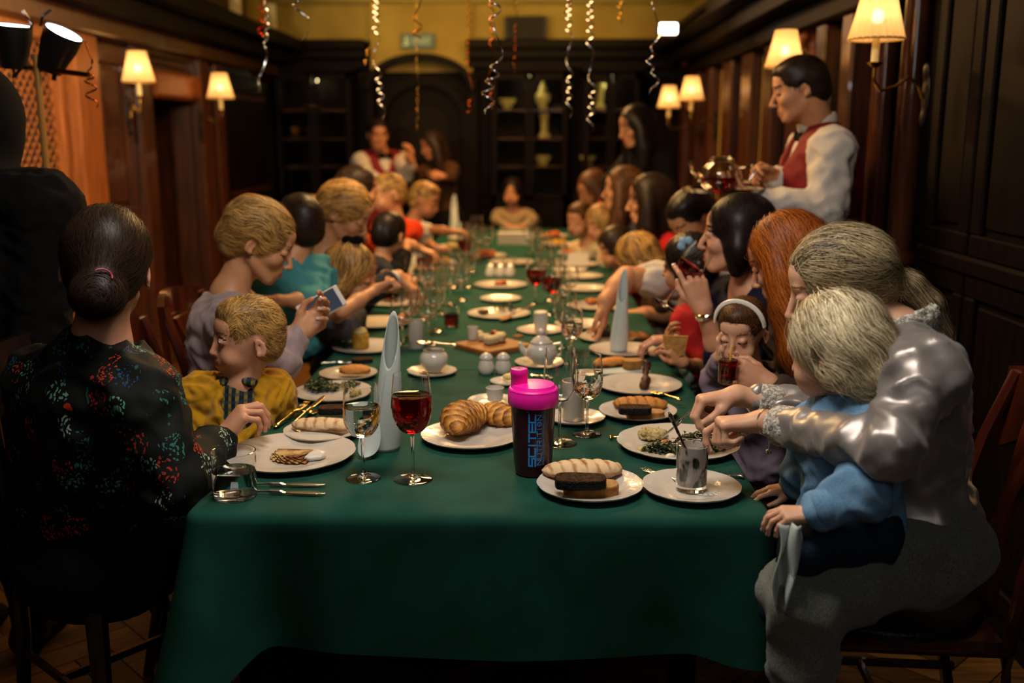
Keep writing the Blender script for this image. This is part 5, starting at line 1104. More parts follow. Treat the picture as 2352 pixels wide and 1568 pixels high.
# L2 boy in mustard
p = Person('small blond boy in mustard cardigan and plaid shirt looking to the left', PY(566, 782, 2.50), (212, -2, -3), 't', 1.02, nb=PY(548, 878, 2.50), hips=PY(540, 1090, 2.46), sh=(PY(622, 905, 2.56), PY(462, 915, 2.50)), skin='fair', tier=0, twist=275, base=(-.7, 2.46, 0))
p.head('side', brow=BROW_L, look=(0, 1, .1)); p.arm('R', PY(455, 1010, 2.46), PY(500, 1060, 2.38), (.6, 0, -.5), (0, 1, 0), (1, 0, 0), hs=.62); p.arm('L', PY(640, 990, 2.60), PY(600, 1060, 2.58), (-.6, 0, -.5), (0, 1, 0), (-1, 0, 0), hs=.62)
p.finish(); p.hair('boy', 'golden', 1.5, 4)
p.top(PLAID, (.4, .4), .008, name='plaid_shirt', neck=(.050, .055, .05), h=.006)
v = Vol(); 
for s_ in (-1, 1): v.ell(p.nb+p.Rb@V3(s_*.030, .012, .010), (.026, .040, .016), p.Rb@np.array(Matrix.Rotation(s_*.5, 3, 'Y')), k=.006)
v.ell(p.nb+V3(0, 0, .03), (.034, .036, .04), p.Rb, k=.005, op=-1); V, Fq = v.mesh(.004); mesh_obj('collar', V, Fq, PLAID, p.root)
def vneck(v, lat, fw, up): v.ell(p.nb+fw*.10-up*.03, (.058, .085, .105), np.stack([lat, fw, up], 1), k=.012, op=-1)
p.top(YEL, (.95, .95), .020, name='cardigan', extra=vneck, neck=(.072, .075, .05), fold=.008, fs=26, arms_r=1.2, h=.006, depth=1.15)
p.legs(JEANS, [p.hips+V3(-.02, -.18, .0), p.hips+V3(.12, -.16, 0)], [p.hips+V3(-.02, -.2, -.25), p.hips+V3(.12, -.2, -.25)], r=.85)
# L1 woman in floral blouse
p = Person('woman with dark hair in a low bun wearing a black floral blouse, back to camera', PY(245, 622, 2.12), (106, 4, 6), 'f', 1.08, nb=PY(232, 780, 2.10), hips=PY(222, 1255, 2.20), sh=(PY(100, 880, 2.22), PY(318, 905, 2.04)), skin='fair', tier=0, twist=60, base=(-.95, 2.2, 0))
p.head('down', neckr=.047); E_, W_ = PY(405, 1110, 2.0), PY(505, 1012, 2.22)
p.arm('R', E_, W_, (.50, .25, .62), (.55, .3, -.75), (-.4, .8, .2), curls=[(.75, .9, .5), (.8, 1.0, .5), (.85, 1.05, .5), (.9, 1.1, .5)], tp=(.6, .5), hs=1.0)
p.arm('L', PY(95, 1130, 2.5), PY(250, 1180, 2.6), (1, 0, 0), (0, 0, -1), (0, -1, 0)); p.finish(); p.hair('bun', 'darkbrown', 1.5, 2)
p.top(FLORAL, (.93, .93), .020, name='blouse', neck=(.062, .062, .05), fold=.008, fs=12, arms_r=1.08, wd=1.0, depth=1.2, h=.009, long=.06)
B_ = p.C+p.R@V3(.018, -.13, -.004)*p.hsc; MB().tube([B_+p.R@V3(.02*math.cos(a)-.01, -.012+.004*math.sin(a*2), .018*math.sin(a)) for a in np.linspace(0, 2.2, 10)], .0022, 6).build('hair_elastic', mat('pink_elastic', '9a2a3c', .5), p.root)
p.legs(BLACKC, [p.hips+V3(.30, .06, -.02), p.hips+V3(.22, .28, -.02)], [V3(-.62, 2.2, .08), V3(-.66, 2.45, .08)], r=1.05, shoes=BLACKC, hipr=1.15)
# dark figure at the far left
p = Person('silhouetted figure in black standing close at the left edge, seen from behind in shadow', PY(-48, 285, 2.72), (85, 5, 0), 'm', 1.02, hips=PY(-55, 1000, 2.7), skin='tan', tier=1, twist=85, base=(-1.5, 2.7, 0), hw=.20)
p.head('down'); p.arm('R', PY(90, 780, 2.6), PY(60, 1000, 2.7), (0, .2, -1), (-1, 0, 0), (0, 1, 0)); p.arm('L', PY(-200, 780, 2.6), PY(-190, 1000, 2.7), (0, .2, -1), (1, 0, 0), (0, 1, 0)); p.finish(); p.hair('short', 'black', .6, 4); p.top(BLACKC, (.97, .97), .03, name='black_jacket', wd=1.1)
v = Vol(); v.ell(p.C+V3(0, -.01, .02), (.118, .128, .145), k=.03); v.cone(p.C-V3(0, 0, .08), p.nb+V3(0, 0, -.03), .09, .13, k=.05); V, Fq = v.mesh(.012); mesh_obj('head_shell', V, Fq, BLACKC, p.root)  # black shell added over the head to keep it a dark silhouette
p.legs(BLACKC, [p.hips+V3(-.1, 0, -.4), p.hips+V3(.1, 0, -.4)], [V3(p.hips[0]-.1, 2.7, .08), V3(p.hips[0]+.1, 2.7, .08)], shoes=BLACKC)
# ---------------------------------------------------------------- tableware
CHINA = mat('white_china', 'bdb5aa', .18, .5, bump=.12, bscale=55, coat=.3); LINEN = mat('pale_linen', 'acb5b2', .85, .2, sheen=.1)
WATER = mat('water', 'ffffff', .0, .5, trans=1, ior=1.33); WINE = mat('red_drink', '8a0a10', .0, .5, trans=1, ior=1.34); GLS = mat('table_glass', 'ffffff', .0, .5, trans=1, ior=1.48)
def tone_mat(n, a, b, r=.5): return hairmat(n, a, b, r)
CRO = tone_mat('croissant_crust', '5c2206', 'd69a4a', .36); CRUST = tone_mat('pale_crust', '8a4f1c', 'd2b48c', .8); CRUSTD = tone_mat('golden_crust', '6f3a12', 'b97c3e', .6)
CRUMB = mat('bread_crumb', 'b08a5a', .9, .1, col2='9a7448', nscale=90, bump=.5, bscale=180); RYE = mat('rye_bread', '33231a', .95, .1, col2='584029', nscale=120, bump=1, bscale=260); RYEC = mat('rye_crust', '0e0907', .6, .3, bump=.5, bscale=200)
GREENS = mat('dark_greens', '0f1f0c', .5, .4, col2='22401a', nscale=60); CREAMF = mat('sour_cream', 'c4bdb2', .4, .4); CHEESE = mat('pale_cheese', 'b5a887', .6, .3, col2='a39470', nscale=40); YELF = mat('yellow_food', 'b08a2c', .6, .3, col2='8c6418', nscale=50, bump=.4, bscale=120); ORF = mat('orange_food', 'b4622a', .5, .4, col2='7c3214', nscale=50, bump=.5, bscale=100)
MEAT = mat('browned_food', '4a2410', .5, .4, col2='2c130a', nscale=60, bump=.6, bscale=110); EGG = mat('egg_salad', 'b9a676', .6, .3, col2='8d7a40', nscale=70, bump=.5, bscale=160); SALMON = mat('salmon', 'b8724a', .5, .4); BERRY = mat('red_berries', '8a1a14', .3, .5)
def ob(name, mb, m, label, cat, loc, rz=0, group=None, smooth=True):
    o = mb.build(name, m, None, smooth, local=True); o.location = tuple(loc); o.rotation_euler = (0, 0, rz); return tag(o, label, cat, group)
def plate_mb(r, deep=.016, scal=.012, n=12, seg=72):
    k = r/.14; m = MB(); pr = [(0, .004), (r*.52, .004), (r*.58, .005), (r*.66, deep*.55), (r*.80, deep*.80), (r*.97, deep), (r, deep+.0005), (r*.985, deep-.003), (r*.80, deep*.8-.005), (r*.60, .0008), (r*.52, .0), (0, .0)]
    pr[0] = (.0005, .004); pr[-1] = (.0005, 0)
    return m.lathe(pr, (0, 0, 0), seg, rmod=lambda t, rr, z: 1+(scal*abs(math.cos(n*t/2))**.7-scal*.5)*max(0, (rr/r-.75)/.25))
PC = {}
def plate(px, py, r, label, cat='plate', z=TZ, name='plate', scal=.012, deep=.016):
    key = (round(r, 3), scal, deep); p = PZ(px, py, z+deep); p[2] = z+.001
    if key not in PC: o = ob(name, plate_mb(r, deep, scal), CHINA, label, cat, p, 0, 'white china plates'); PC[key] = o
    else: o = PC[key].copy(); COL.objects.link(o); o.location = tuple(p); o['label'] = label; o['category'] = cat; o.name = name
    return p
def wineglass(px, py, label, h=.205, rb=.041, fill=None, level=.5, liquid=None, z=TZ, pos=None, tier=0, group='stemmed wine glasses', rot=None, name='wine_glass'):
    p = PZ(px, py, z+.001) if pos is None else pos; t = thing(name, tuple(p), label, 'glass', group); seg = 40 if tier == 0 else 20
    s = h/.205; bz = h*.44; H = h-bz; w_ = .0011 if tier == 0 else .0014
    bowl = [(.005, 0), (rb*.55, H*.06), (rb*.88, H*.22), (rb, H*.42), (rb*.985, H*.62), (rb*.93, H*.82), (rb*.875, H)]
    out = [(.0005, 0), (.034*s, .0005), (.0345*s, .002), (.020*s, .004), (.008, .009), (.0042, .018), (.0036, .04), (.0036, bz*.75), (.0045, bz*.93)]+[(r, bz+q) for r, q in bowl]
    inn = [(max(r-w_, .0004), bz+q+(.0025 if i == 0 else 0)) for i, (r, q) in enumerate(bowl)][::-1]; inn[-1] = (.0005, bz+.004)
    def fine(P):
        if tier: return P
        Q = []
        for i in range(len(P)-1):
            p0, p1, p2, p3 = P[max(i-1, 0)], P[i], P[i+1], P[min(i+2, len(P)-1)]
            for q in (0, .33, .67):
                Q.append(tuple(.5*((2*p1[k])+(-p0[k]+p2[k])*q+(2*p0[k]-5*p1[k]+4*p2[k]-p3[k])*q*q+(-p0[k]+3*p1[k]-3*p2[k]+p3[k])*q**3) for k in (0, 1)))
        Q.append(P[-1]); return [(max(a, .0004), b) for a, b in Q]
    fo, fi = fine(out), fine(inn)
    g = MB().lathe(fo+fi, (0, 0, 0), seg).build('glass', GLS, t, local=True)
    if liquid:
        L = bz+H*level; ins = fi[::-1]; pr = [(.0004, ins[0][1]+.0002)]+[(r+.0004, q) for r, q in ins if .0045+bz < q < L]
        rl = np.interp(L, [q for r, q in ins], [r for r, q in ins])+.0004; pr += [(rl, L), (rl*.97, L-.0006), (.0004, L-.0006)]
        MB().lathe(pr, (0, 0, 0), seg).build('drink', liquid, t, local=True)
    if rot is not None: t.rotation_euler = rot
    return t
def tumbler(px, py, label, h=.10, r=.045, liquid=None, level=.5, z=TZ, base=.012, m=None, name='tumbler', pos=None, tier=0):
    p = PZ(px, py, z+.001) if pos is None else pos; t = thing(name, tuple(p), label, 'glass', 'tumblers'); seg = 40 if tier == 0 else 20
    MB().lathe([(.0005, 0), (r*.93, 0), (r*.96, .002), (r, h), (r-.0012, h+.0004), (r-.0022, h), (r*.96-.002, base+.003), (r*.88, base), (.0005, base)], (0, 0, 0), seg).build('glass', m or GLS, t, local=True)
    if liquid:
        L = base+(h-base)*level; MB().lathe([(.0005, base-.0004), (r*.88, base-.0004), (r*.96-.0016, base+.003), (r*.96-.0016+(.04*r)*level, L), (r*.93, L-.0006), (.0005, L-.0006)], (0, 0, 0), seg).build('drink', liquid, t, local=True)
    return t, p
def vol_obj(name, v, h, m, label, cat, loc, rz=0, fold=0, fs=20, group=None, tone=None, flatz=None, parent=None):
    V, Fq = v.mesh(h)
    if fold: V = folds(V, Fq, fold, fs)
    if flatz is not None: V[:, 2] = np.maximum(V[:, 2], flatz)
    o = mesh_obj(name, V, Fq, m, parent, local=True, tone=None if tone is None else tone(V))
    if parent is None: o.location = tuple(loc); o.rotation_euler = (0, 0, rz); tag(o, label, cat, group)
    return o
def baguette(loc, L, w_, rz, label, m=CRUST, cuts=6, name='bread_roll', hh=.6):
    n = 46; seg = 28; V = []; T = []
    for i in range(n+1):
        q = i/n; x = (q-.5)*L; r = w_*(max(0, 1-abs(2*q-1)**2.6))**.5
        for k in range(seg):
            a = 2*math.pi*k/seg; up = math.sin(a); cut = 0; tn = .45+.2*math.sin(a*3+q*9)
            ph = (q*cuts+.25*math.cos(a))%1
            if up > .15 and .06 < q < .94:
                cut = -.10*math.exp(-((ph-.5)/.16)**2)*up; tn = .95-.75*math.exp(-((ph-.5)/.2)**2)
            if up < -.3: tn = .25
            rr = r*(1+cut); V.append((x, rr*math.cos(a), max(rr*math.sin(a)*hh, -w_*hh*.55)+w_*hh*.55)); T.append(tn)
    f = [(i*seg+k, (i+1)*seg+k, (i+1)*seg+(k+1) % seg, i*seg+(k+1) % seg) for i in range(n) for k in range(seg)]
    V = np.array(V); V = V+.0012*np.stack([snoise(V, 50, j) for j in range(3)], 1); T = np.array(T)+.22*snoise(V, 28, 1)+.12*snoise(V, 120, 2)
    o = mesh_obj(name, V, np.array(f), m, None, local=True, tone=T); o.location = tuple(loc); o.rotation_euler = (0, 0, rz); return tag(o, label, 'bread', 'bread on the table')
def slice_(loc, w_, d, th, rz, label, crumb=CRUMB, crust=None, rye=False, tilt=0):
    crust = crust or (RYEC if rye else mat('slice_crust', '8a5a2c', .7, .2, col2='a5743c', nscale=50, bump=.3, bscale=200))
    n = 28; rim = []
    for k in range(n):
        a = 2*math.pi*k/n; e = 5 if rye else 3.2; c, s = math.cos(a), math.sin(a)
        rr = (abs(c)**e+abs(s)**e)**(-1/e); x = w_/2*rr*c; y = d/2*rr*s*(1+.06*math.cos(3*a)); rim.append((x, y))
    V = []; M = []
    for z, s in ((0, .97), (0.12*th, 1), (.88*th, 1), (th, .965)): V += [(x*s, y*s, z+.0006*math.sin(37*x+91*y)) for x, y in rim]
    f = [(i*n+k, i*n+(k+1) % n, (i+1)*n+(k+1) % n, (i+1)*n+k) for i in range(3) for k in range(n)]; mi = [1]*len(f)
    V.append((0, 0, 0)); V.append((0, 0, th)); f += [((k+1) % n, k, 4*n) for k in range(n)]+[(3*n+k, 3*n+(k+1) % n, 4*n+1) for k in range(n)]; mi += [0]*(2*n)
    o = mesh_obj('bread_slice', np.array(V), f, [crumb, crust], None, False, local=True, mi=mi); o.location = tuple(loc); o.rotation_euler = (tilt, 0, rz); return tag(o, label, 'bread', 'bread on the table')
def croissant(loc, L, w_, rz, label, pit=0):
    n = 90; seg = 36; V = []; T = []
    for i in range(n+1):
        q = i/n; a0 = (q-.5)*2.3; cx, cy = L*.5*math.sin(a0)/math.sin(1.15), -L*.30*(1-math.cos(a0))/(1-math.cos(1.15))
        env = max(0, 1-abs(2*q-1)**1.5)**.75; side = abs(2*q-1)
        for k in range(seg):
            a = 2*math.pi*k/seg; ph2 = (side*4.6+.30*math.cos(a*1)+.12*math.sin(2*a))%1
            step = 1+.20*(.5-ph2)+.03*math.sin(a*9+q*40); r = w_*(.22+.78*env)*step if env > .02 else w_*.16
            if q in (0, 1): r = w_*.02
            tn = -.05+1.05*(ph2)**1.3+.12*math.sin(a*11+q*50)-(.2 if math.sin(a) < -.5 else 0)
            ux, uy = math.sin(a0), math.cos(a0); V.append((cx+r*math.cos(a)*ux*.9, cy+r*math.cos(a)*uy, max(r*math.sin(a)*.82, -w_*.6)+w_*.6)); T.append(min(max(tn, 0), 1.1))
    f = [(i*seg+k, (i+1)*seg+k, (i+1)*seg+(k+1) % seg, i*seg+(k+1) % seg) for i in range(n) for k in range(seg)]
    f2 = np.array(f)[:, ::-1]; o = mesh_obj('croissant', np.array(V), f2, CRO, None, local=True, tone=T); o.location = tuple(loc); o.rotation_euler = (pit, 0, rz); return tag(o, label, 'croissant', 'croissants')
def greens(loc, r, n, label, seed=1, m=None, hgt=.02, name='greens'):
    rs = random.Random(seed); mb = MB()
    for i in range(n):
        a = rs.uniform(0, 6.28); d = r*rs.random()**.6; x, y = d*math.cos(a), d*math.sin(a)*.75; z = rs.uniform(.002, hgt*(1-d/r*.6)); L = rs.uniform(.010, .022); dr = rs.uniform(0, 6.28); w_ = rs.uniform(.003, .006)
        c, s = math.cos(dr), math.sin(dr); k = rs.uniform(-.004, .007)
        mb.add([(x, y, z), (x+L*.5*c-w_*s, y+L*.5*s+w_*c, z+k), (x+L*c, y+L*s, max(z-.003, .001)), (x+L*.5*c+w_*s, y+L*.5*s-w_*c, z+k*.5), (x+L*.5*c, y+L*.5*s, z+k-.0025)], [(0, 1, 4), (1, 2, 4), (2, 3, 4), (3, 0, 4)])
    o = ob(name, mb, m or GREENS, label, 'salad', loc); o['kind'] = 'stuff'; return o
def blob(loc, r, label, m, seed=1, name='food', cat='food', hh=.5, n=7, h=.0035, fold=.002, fs=30):
    rs = random.Random(seed); v = Vol()
    for i in range(n):
        a = rs.uniform(0, 6.28); d = r*.6*rs.random(); q = r*rs.uniform(.3, .5); v.ell((d*math.cos(a), d*math.sin(a), q*hh*.7), (q, q*rs.uniform(.7, 1), q*hh), k=.006)
    return vol_obj(name, v, h, m, label, cat, loc, 0, fold, fs, flatz=0)
def cutlery(kind, a, b, label, m=SILVER, z=None, name=None):
    """a: handle end, b: tip (world)"""
    a = np.array(a, float); b = np.array(b, float); L = np.linalg.norm(b-a); d = nrm(b-a); sd = nrm(np.cross((0, 0, 1), d)); up = np.cross(d, sd); Rm = np.stack([d, sd, up], 1); v = Vol()
    P = lambda x, y, z_=0: (x*L, y, z_)
    v.ell(P(.06, 0), (L*.07, .0085, .0028), k=.004); v.cone(P(.06, 0), P(.30, 0, .001), .0048, .0030, k=.004); v.cone(P(.30, 0, .001), P(.58, 0, .003), .0030, .0026, k=.003)
    if kind == 'fork':
        v.ell(P(.72, 0, .001), (L*.10, .0115, .0026), k=.005)
        for y in (-.0085, -.0028, .0028, .0085): v.cone(P(.78, y, .0), P(.99, y*.95, .003), .0016, .0011, k=.001)
        v.cone(P(.56, 0, .002), P(.66, 0, 0), .003, .004, k=.004)
    elif kind == 'spoon':
        v.ell(P(.85, 0, .0), (L*.155, .0185, .006), k=.004); v.ell(P(.85, 0, .006), (L*.14, .0165, .007), k=.002, op=-1); v.cone(P(.56, 0, .003), P(.72, 0, .001), .0027, .004, k=.004)
    else:
        v.ell(P(.78, .002, 0), (L*.23, .0100, .0016), k=.003); v.cone(P(.5, 0, .001), P(.6, 0, .0), .0045, .004, k=.004)
    V, Fq = v.mesh(.0019); o = mesh_obj(name or kind, V@Rm.T+a, Fq, m, None, local=True); return tag(o, label, kind, 'cutlery')
def scutlery(kind, px0, py0, px1, py1, label, m=SILVER, z=TZ+.006, z1=None, name=None): return cutlery(kind, PZ(px0, py0, z), PZ(px1, py1, z if z1 is None else z1), label, m, name=name)
def napkin_cone(px, py, h, r, label, lean=(0, 0), z=TZ, tip=.0, flip=1):
    p = PZ(px, py, z); n = 44; rows = 26; V = []
    for i in range(rows+1):
        q = i/rows; zz = q*h
        for k in range(n+1):
            t = k/n; a = -2.2+t*7.6; rr = r*(1-.12*q-.42*q**3)*(1-.10*t)+.002*t
            top = h*(1-.40*(1-math.cos((a-1.2)*flip))/2) ; z_ = q*top
            V.append((lean[0]*q+rr*math.cos(a)*(1+.06*math.sin(zz*25)), lean[1]*q+rr*math.sin(a)*.8, z_+.001))
    f = [(i*(n+1)+k, i*(n+1)+k+1, (i+1)*(n+1)+k+1, (i+1)*(n+1)+k) for i in range(rows) for k in range(n)]
    o = mesh_obj('rolled_napkin', np.array(V), np.array(f), LINEN, None, local=True); o.location = tuple(p); m = o.modifiers.new('cloth', 'SOLIDIFY'); m.thickness = .0022; tag(o, label, 'napkin', 'rolled napkins'); return o, p
# --- front left
p = plate(668, 1036, .150, 'large white plate with folded pancake, nearest the floral blouse')
q = PZ(663, 1052, TZ+.008); v = Vol()
fan = []
m = MB(); n = 26
for lay in range(4):
    R0 = .066-.004*lay; vs = [(0, 0, .003+lay*.0034)]; zz = .003+lay*.0034
    for k in range(n+1):
        a = math.radians(196+k*(100+lay*5)/n-10*lay); rr = R0*(1+.03*math.sin(k*1.3+lay)); vs.append((rr*math.cos(a)+.02, rr*math.sin(a)*.9+.02, zz+.0022*math.sin(k*1.7+lay*2)-.001))
    vs[0] = (.062, .026, zz)
    o0 = len(m.v); m.v += vs+[(x, y, z_-.002) for x, y, z_ in vs]; K = len(vs)
    m.f += [(o0, o0+k, o0+k+1) for k in range(1, K-1)]+[(o0+K+k, o0+k, o0+k+1, o0+K+k+1)[::-1] for k in range(1, K-1)]; m.m += [0]*(K-2)+[1]*(K-2)
ob('pancake', m, [mat('pancake_top', 'c09a5c', .6, .3, col2='6a3a14', nscale=26, lo=.42, hi=.62, bump=.3, bscale=70, detail=7), mat('pancake_edge', '6a3812', .7, .2)], 'browned pancake folded into a fan on the large white plate', 'pancake', q, 0, smooth=False)
blob(PZ(728, 1050, TZ+.007), .040, 'dollop of white sour cream beside the folded pancake', CREAMF, 3, 'sour_cream', hh=.45)
tumbler(541, 1138, 'water tumbler, half full, at the near left corner of the table', .098, .0465, WATER, .52)
for py, e in ((1112, 3), (1126, 0)): scutlery('knife', 488, py, 757, py+(1 if e else 8), 'steel knife lying by the water tumbler, %s' % ('the one nearer the pancake plate' if e else 'the one nearer the table edge'))
wineglass(835, 1098, 'stemmed glass of clear water, left of the glass of red drink', .212, .0405, liquid=WATER, level=.60)
wineglass(949, 1100, 'stemmed glass of red drink left of the croissants', .236, .0445, liquid=WINE, level=.66)
o, p = napkin_cone(884, 1032, .335, .036, 'tall rolled pale napkin standing behind the glass of red drink', (.022, .0), flip=-1)
m = MB(); vs = []
for i in range(13):
    t = i/12; w_ = .026*math.sin(math.pi*min(t*.9+.12, 1))**.6
    for s in (-1, 0, 1): vs.append((-.022+s*w_-.012*t, -.035-.055*t, .08*(1-t)**2+.003+.006*abs(s)))
f = [(i*3+k, i*3+k+1, (i+1)*3+k+1, (i+1)*3+k) for i in range(12) for k in (0, 1)]
fo = mesh_obj('napkin_flap', np.array(vs), np.array(f), LINEN, o, local=True); fo.modifiers.new('cloth', 'SOLIDIFY').thickness = .002
# crossed cutlery and baguette plate
plate(742, 985, .098, 'side plate under the floury bread roll, behind the pancake plate')
baguette(PZ(738, 985, TZ+.016), .155, .031, -.12, 'floury bread roll on the side plate left of the water glass')
slice_(PZ(775, 948, TZ+.02), .10, .045, .018, .1, 'dark rye slice behind the floury bread roll', RYE, rye=True)
scutlery('fork', 630, 980, 708, 923, 'gilded fork crossed with a knife at the left table edge', GOLD, TZ+.008, TZ+.03); scutlery('knife', 652, 990, 752, 905, 'gilded knife crossed over a fork at the left table edge', GOLD, TZ+.008, TZ+.035); scutlery('spoon', 648, 948, 730, 946, 'small spoon lying behind the crossed gilded cutlery', GOLD, TZ+.006)
plate(768, 897, .118, 'white plate with dark greens and leftovers in front of the mustard cardigan')
greens(PZ(738, 893, TZ+.010), .048, 260, 'heap of dark green herbs on the plate by the crossed cutlery', 5, hgt=.035); blob(PZ(808, 905, TZ+.012), .032, 'leftover yellow salad on the plate of dark herbs', EGG, 4, n=16, fold=.006, fs=70, h=.0025); greens(PZ(800, 885, TZ+.012), .03, 60, 'green sprigs beside the leftover yellow salad', 8)
plate(800, 855, .090, 'side plate with a smooth golden roll'); baguette(PZ(815, 856, TZ+.018), .10, .028, -.05, 'smooth golden bread roll on the side plate left of the tall napkin', CRUSTD, 0)
scutlery('knife', 735, 834, 818, 831, 'knife lying behind the smooth golden roll'); slice_(PZ(832, 832, TZ+.004), .07, .035, .014, .2, 'dark rye slice behind the smooth golden roll', RYE, rye=True)
plate(842, 793, .122, 'plate with a yellow layered savoury and dark herbs, left of the tall napkin')
greens(PZ(790, 795, TZ+.01), .042, 170, 'low heap of dark herbs beside the yellow savoury', 11, hgt=.03)
t = thing('layered_savoury', tuple(PZ(828, 797, TZ+.008)), 'round yellow layered savoury topped with cream on a plate', 'food')
MB().lathe([(.0005, 0), (.030, 0), (.0315, .02), (.030, .022), (.031, .045), (.027, .05), (.0005, .052)], (0, 0, 0), 28).build('layers', YELF, t, local=True); v = Vol(); v.ell((0, 0, .055), (.026, .026, .012)); v.ell((.006, 0, .062), (.014, .014, .010), k=.01); vol_obj('topping', v, .003, mat('cream_topping', 'c6b478', .5), '', '', (0, 0, 0), parent=t)
# sugar bowl, shakers, teapot
plate(992, 850, .078, 'saucer under the open white sugar bowl', 'saucer', name='saucer', deep=.012)
def pot(px, py, z, label, lid=True, s=1.0, name='teapot', cat='teapot'):
    p = PZ(px, py, z); t = thing(name, tuple(p), label, cat)
    MB().lathe([(.0005, 0), (.028*s, 0), (.030*s, .004), (.046*s, .022*s), (.050*s, .040*s), (.044*s, .058*s), (.034*s, .066*s), (.036*s, .072*s), (.033*s, .072*s), (.031*s, .064*s), (.04*s, .045*s), (.03*s, .01), (.0005, .008)], (0, 0, 0), 36).build('pot_body', CHINA, t, local=True)
    if lid:
        l = MB().lathe([(.034*s, .071*s), (.028*s, .082*s), (.014*s, .092*s), (.006*s, .095*s), (.0005, .095*s)], (0, 0, 0), 32).build('lid', CHINA, t, local=True); v = Vol(); v.ell((0, 0, .104*s), (.011*s, .011*s, .011*s)); vol_obj('knob', v, .0025, CHINA, '', '', (0, 0, 0), parent=l)
        v = Vol(); v.chain([(-.042*s, 0, .030*s), (-.062*s, 0, .045*s), (-.070*s, 0, .064*s)], (.013*s, .009*s, .0075*s), k=.006); vol_obj('spout', v, .0025, CHINA, '', '', (0, 0, 0), parent=t)
        MB().tube([(.040*s, 0, .062*s), (.062*s, 0, .066*s), (.072*s, 0, .05*s), (.066*s, 0, .03*s), (.047*s, 0, .022*s)], .005*s, 8).build('handle', CHINA, t, local=True)
    return t, p
t, p = pot(997, 850, TZ+.014, 'white sugar bowl with tongs across its rim, on a saucer', False, .92, 'sugar_bowl', 'bowl')
vol_obj('sugar', Vol().ell((0, 0, .05), (.034, .034, .012)), .003, mat('brown_sugar', '3c2616', .9, bump=1, bscale=200), '', '', (0, 0, 0), parent=t)
cutlery('spoon', p+V3(.075, -.01, .082), p+V3(-.055, .01, .088), 'sugar spoon resting across the open white sugar bowl')
for px, s in ((1117, 'left'), (1156, 'right')):
    t = thing('condiment_shaker', tuple(PZ(px, 856, TZ)), 'squat white china shaker, the %s one of the pair' % s, 'shaker', 'white salt and pepper shakers'); MB().lathe([(.0005, 0), (.022, 0), (.0255, .006), (.0265, .02), (.021, .038), (.018, .044), (.0005, .044)], (0, 0, 0), 28).build('shaker_body', CHINA, t, local=True); MB().lathe([(.019, .044), (.0215, .047), (.021, .053), (.013, .062), (.005, .066), (.0005, .066)], (0, 0, 0), 28).build('shaker_cap', CHINA, t, local=True)
plate(1240, 830, .082, 'saucer under the small white teapot', 'saucer', name='saucer', deep=.012); pot(1243, 833, TZ+.013, 'small round white lidded teapot on a saucer, behind the magenta lid', True, .98)
plate(1165, 874, .052, 'tiny saucer with butter behind the magenta lid', 'saucer', name='saucer', deep=.010); v = Vol(); v.ell((0, 0, .010), (.022, .014, .010), k=.003); v.ell((.012, .004, .016), (.012, .010, .012), k=.003); vol_obj('butter', v, .003, mat('butter', 'c4b070', .5), 'curl of yellow butter on the tiny saucer', 'butter', PZ(1170, 872, TZ+.008))
scutlery('knife', 1218, 862, 1268, 868, 'small butter knife whose round end shows beside the magenta lid')
plate(1130, 918, .068, 'saucer holding the small white cup behind the croissants', 'saucer', name='saucer', deep=.012); ob('ramekin', MB().lathe([(.0005, 0), (.022, 0), (.026, .036), (.024, .037), (.020, .006), (.0005, .005)], (0, 0, 0), 28), CHINA, 'small white cup on a saucer between croissants and magenta lid', 'cup', PZ(1137, 918, TZ+.014))
# croissants
plate(1083, 995, .125, 'white plate with two croissants left of the shaker bottle', scal=.004); croissant(PZ(1060, 985, TZ+.014), .150, .050, 1.1, 'large ridged croissant pointing at the camera, left one on the plate', .1); croissant(PZ(1146, 972, TZ+.014), .130, .037, 2.3, 'smaller croissant half hidden by the shaker bottle')
# shaker bottle
sb = thing('shaker_bottle', tuple(PZ(1224, 1085, TZ)), 'dark plum shaker bottle with magenta lid standing in the middle of the table', 'bottle')
BODY = mat('plum_plastic', '3a0d1c', .30, .5, coat=.2); MAG = mat('magenta_plastic', 'f21ba6', .35, .5, bump=.03, bscale=90)
MB().lathe([(.0005, 0), (.034, 0), (.0395, .003), (.0405, .012), (.0412, .020), (.0428, .026), (.0500, .168), (.048, .170), (.0005, .170)], (0, 0, 0), 56).build('bottle_body', BODY, sb, local=True)
lid = MB().lathe([(.0495, .158), (.0545, .160), (.0560, .164), (.0560, .186), (.0545, .190), (.0545, .195), (.052, .198), (.0495, .1985), (.046, .205), (.030, .2085), (.0005, .209)], (0, 0, 0), 64, rmod=lambda t, r, z: 1+(.006*abs(math.sin(30*t)) if .162 < z < .188 else 0)).build('lid', MAG, sb, local=True)
MB().lathe([(.0185, .190), (.0182, .224), (.0192, .226), (.0192, .236), (.0178, .2395), (.0155, .240), (.0145, .2385), (.0005, .2385)], (-.031, -.0, 0), 32).build('spout_cap', MAG, lid, local=True)
MB().lathe([(.0125, .2386), (.0125, .2394), (.0095, .2394), (.0095, .2386)], (-.031, 0, 0), 28, close=True).lathe([(.006, .2386), (.006, .2394), (.003, .2394), (.003, .2386)], (-.031, 0, 0), 20, close=True).build('ring_emblem', mat('emblem_violet', '4a0a5c', .4), lid, local=True)
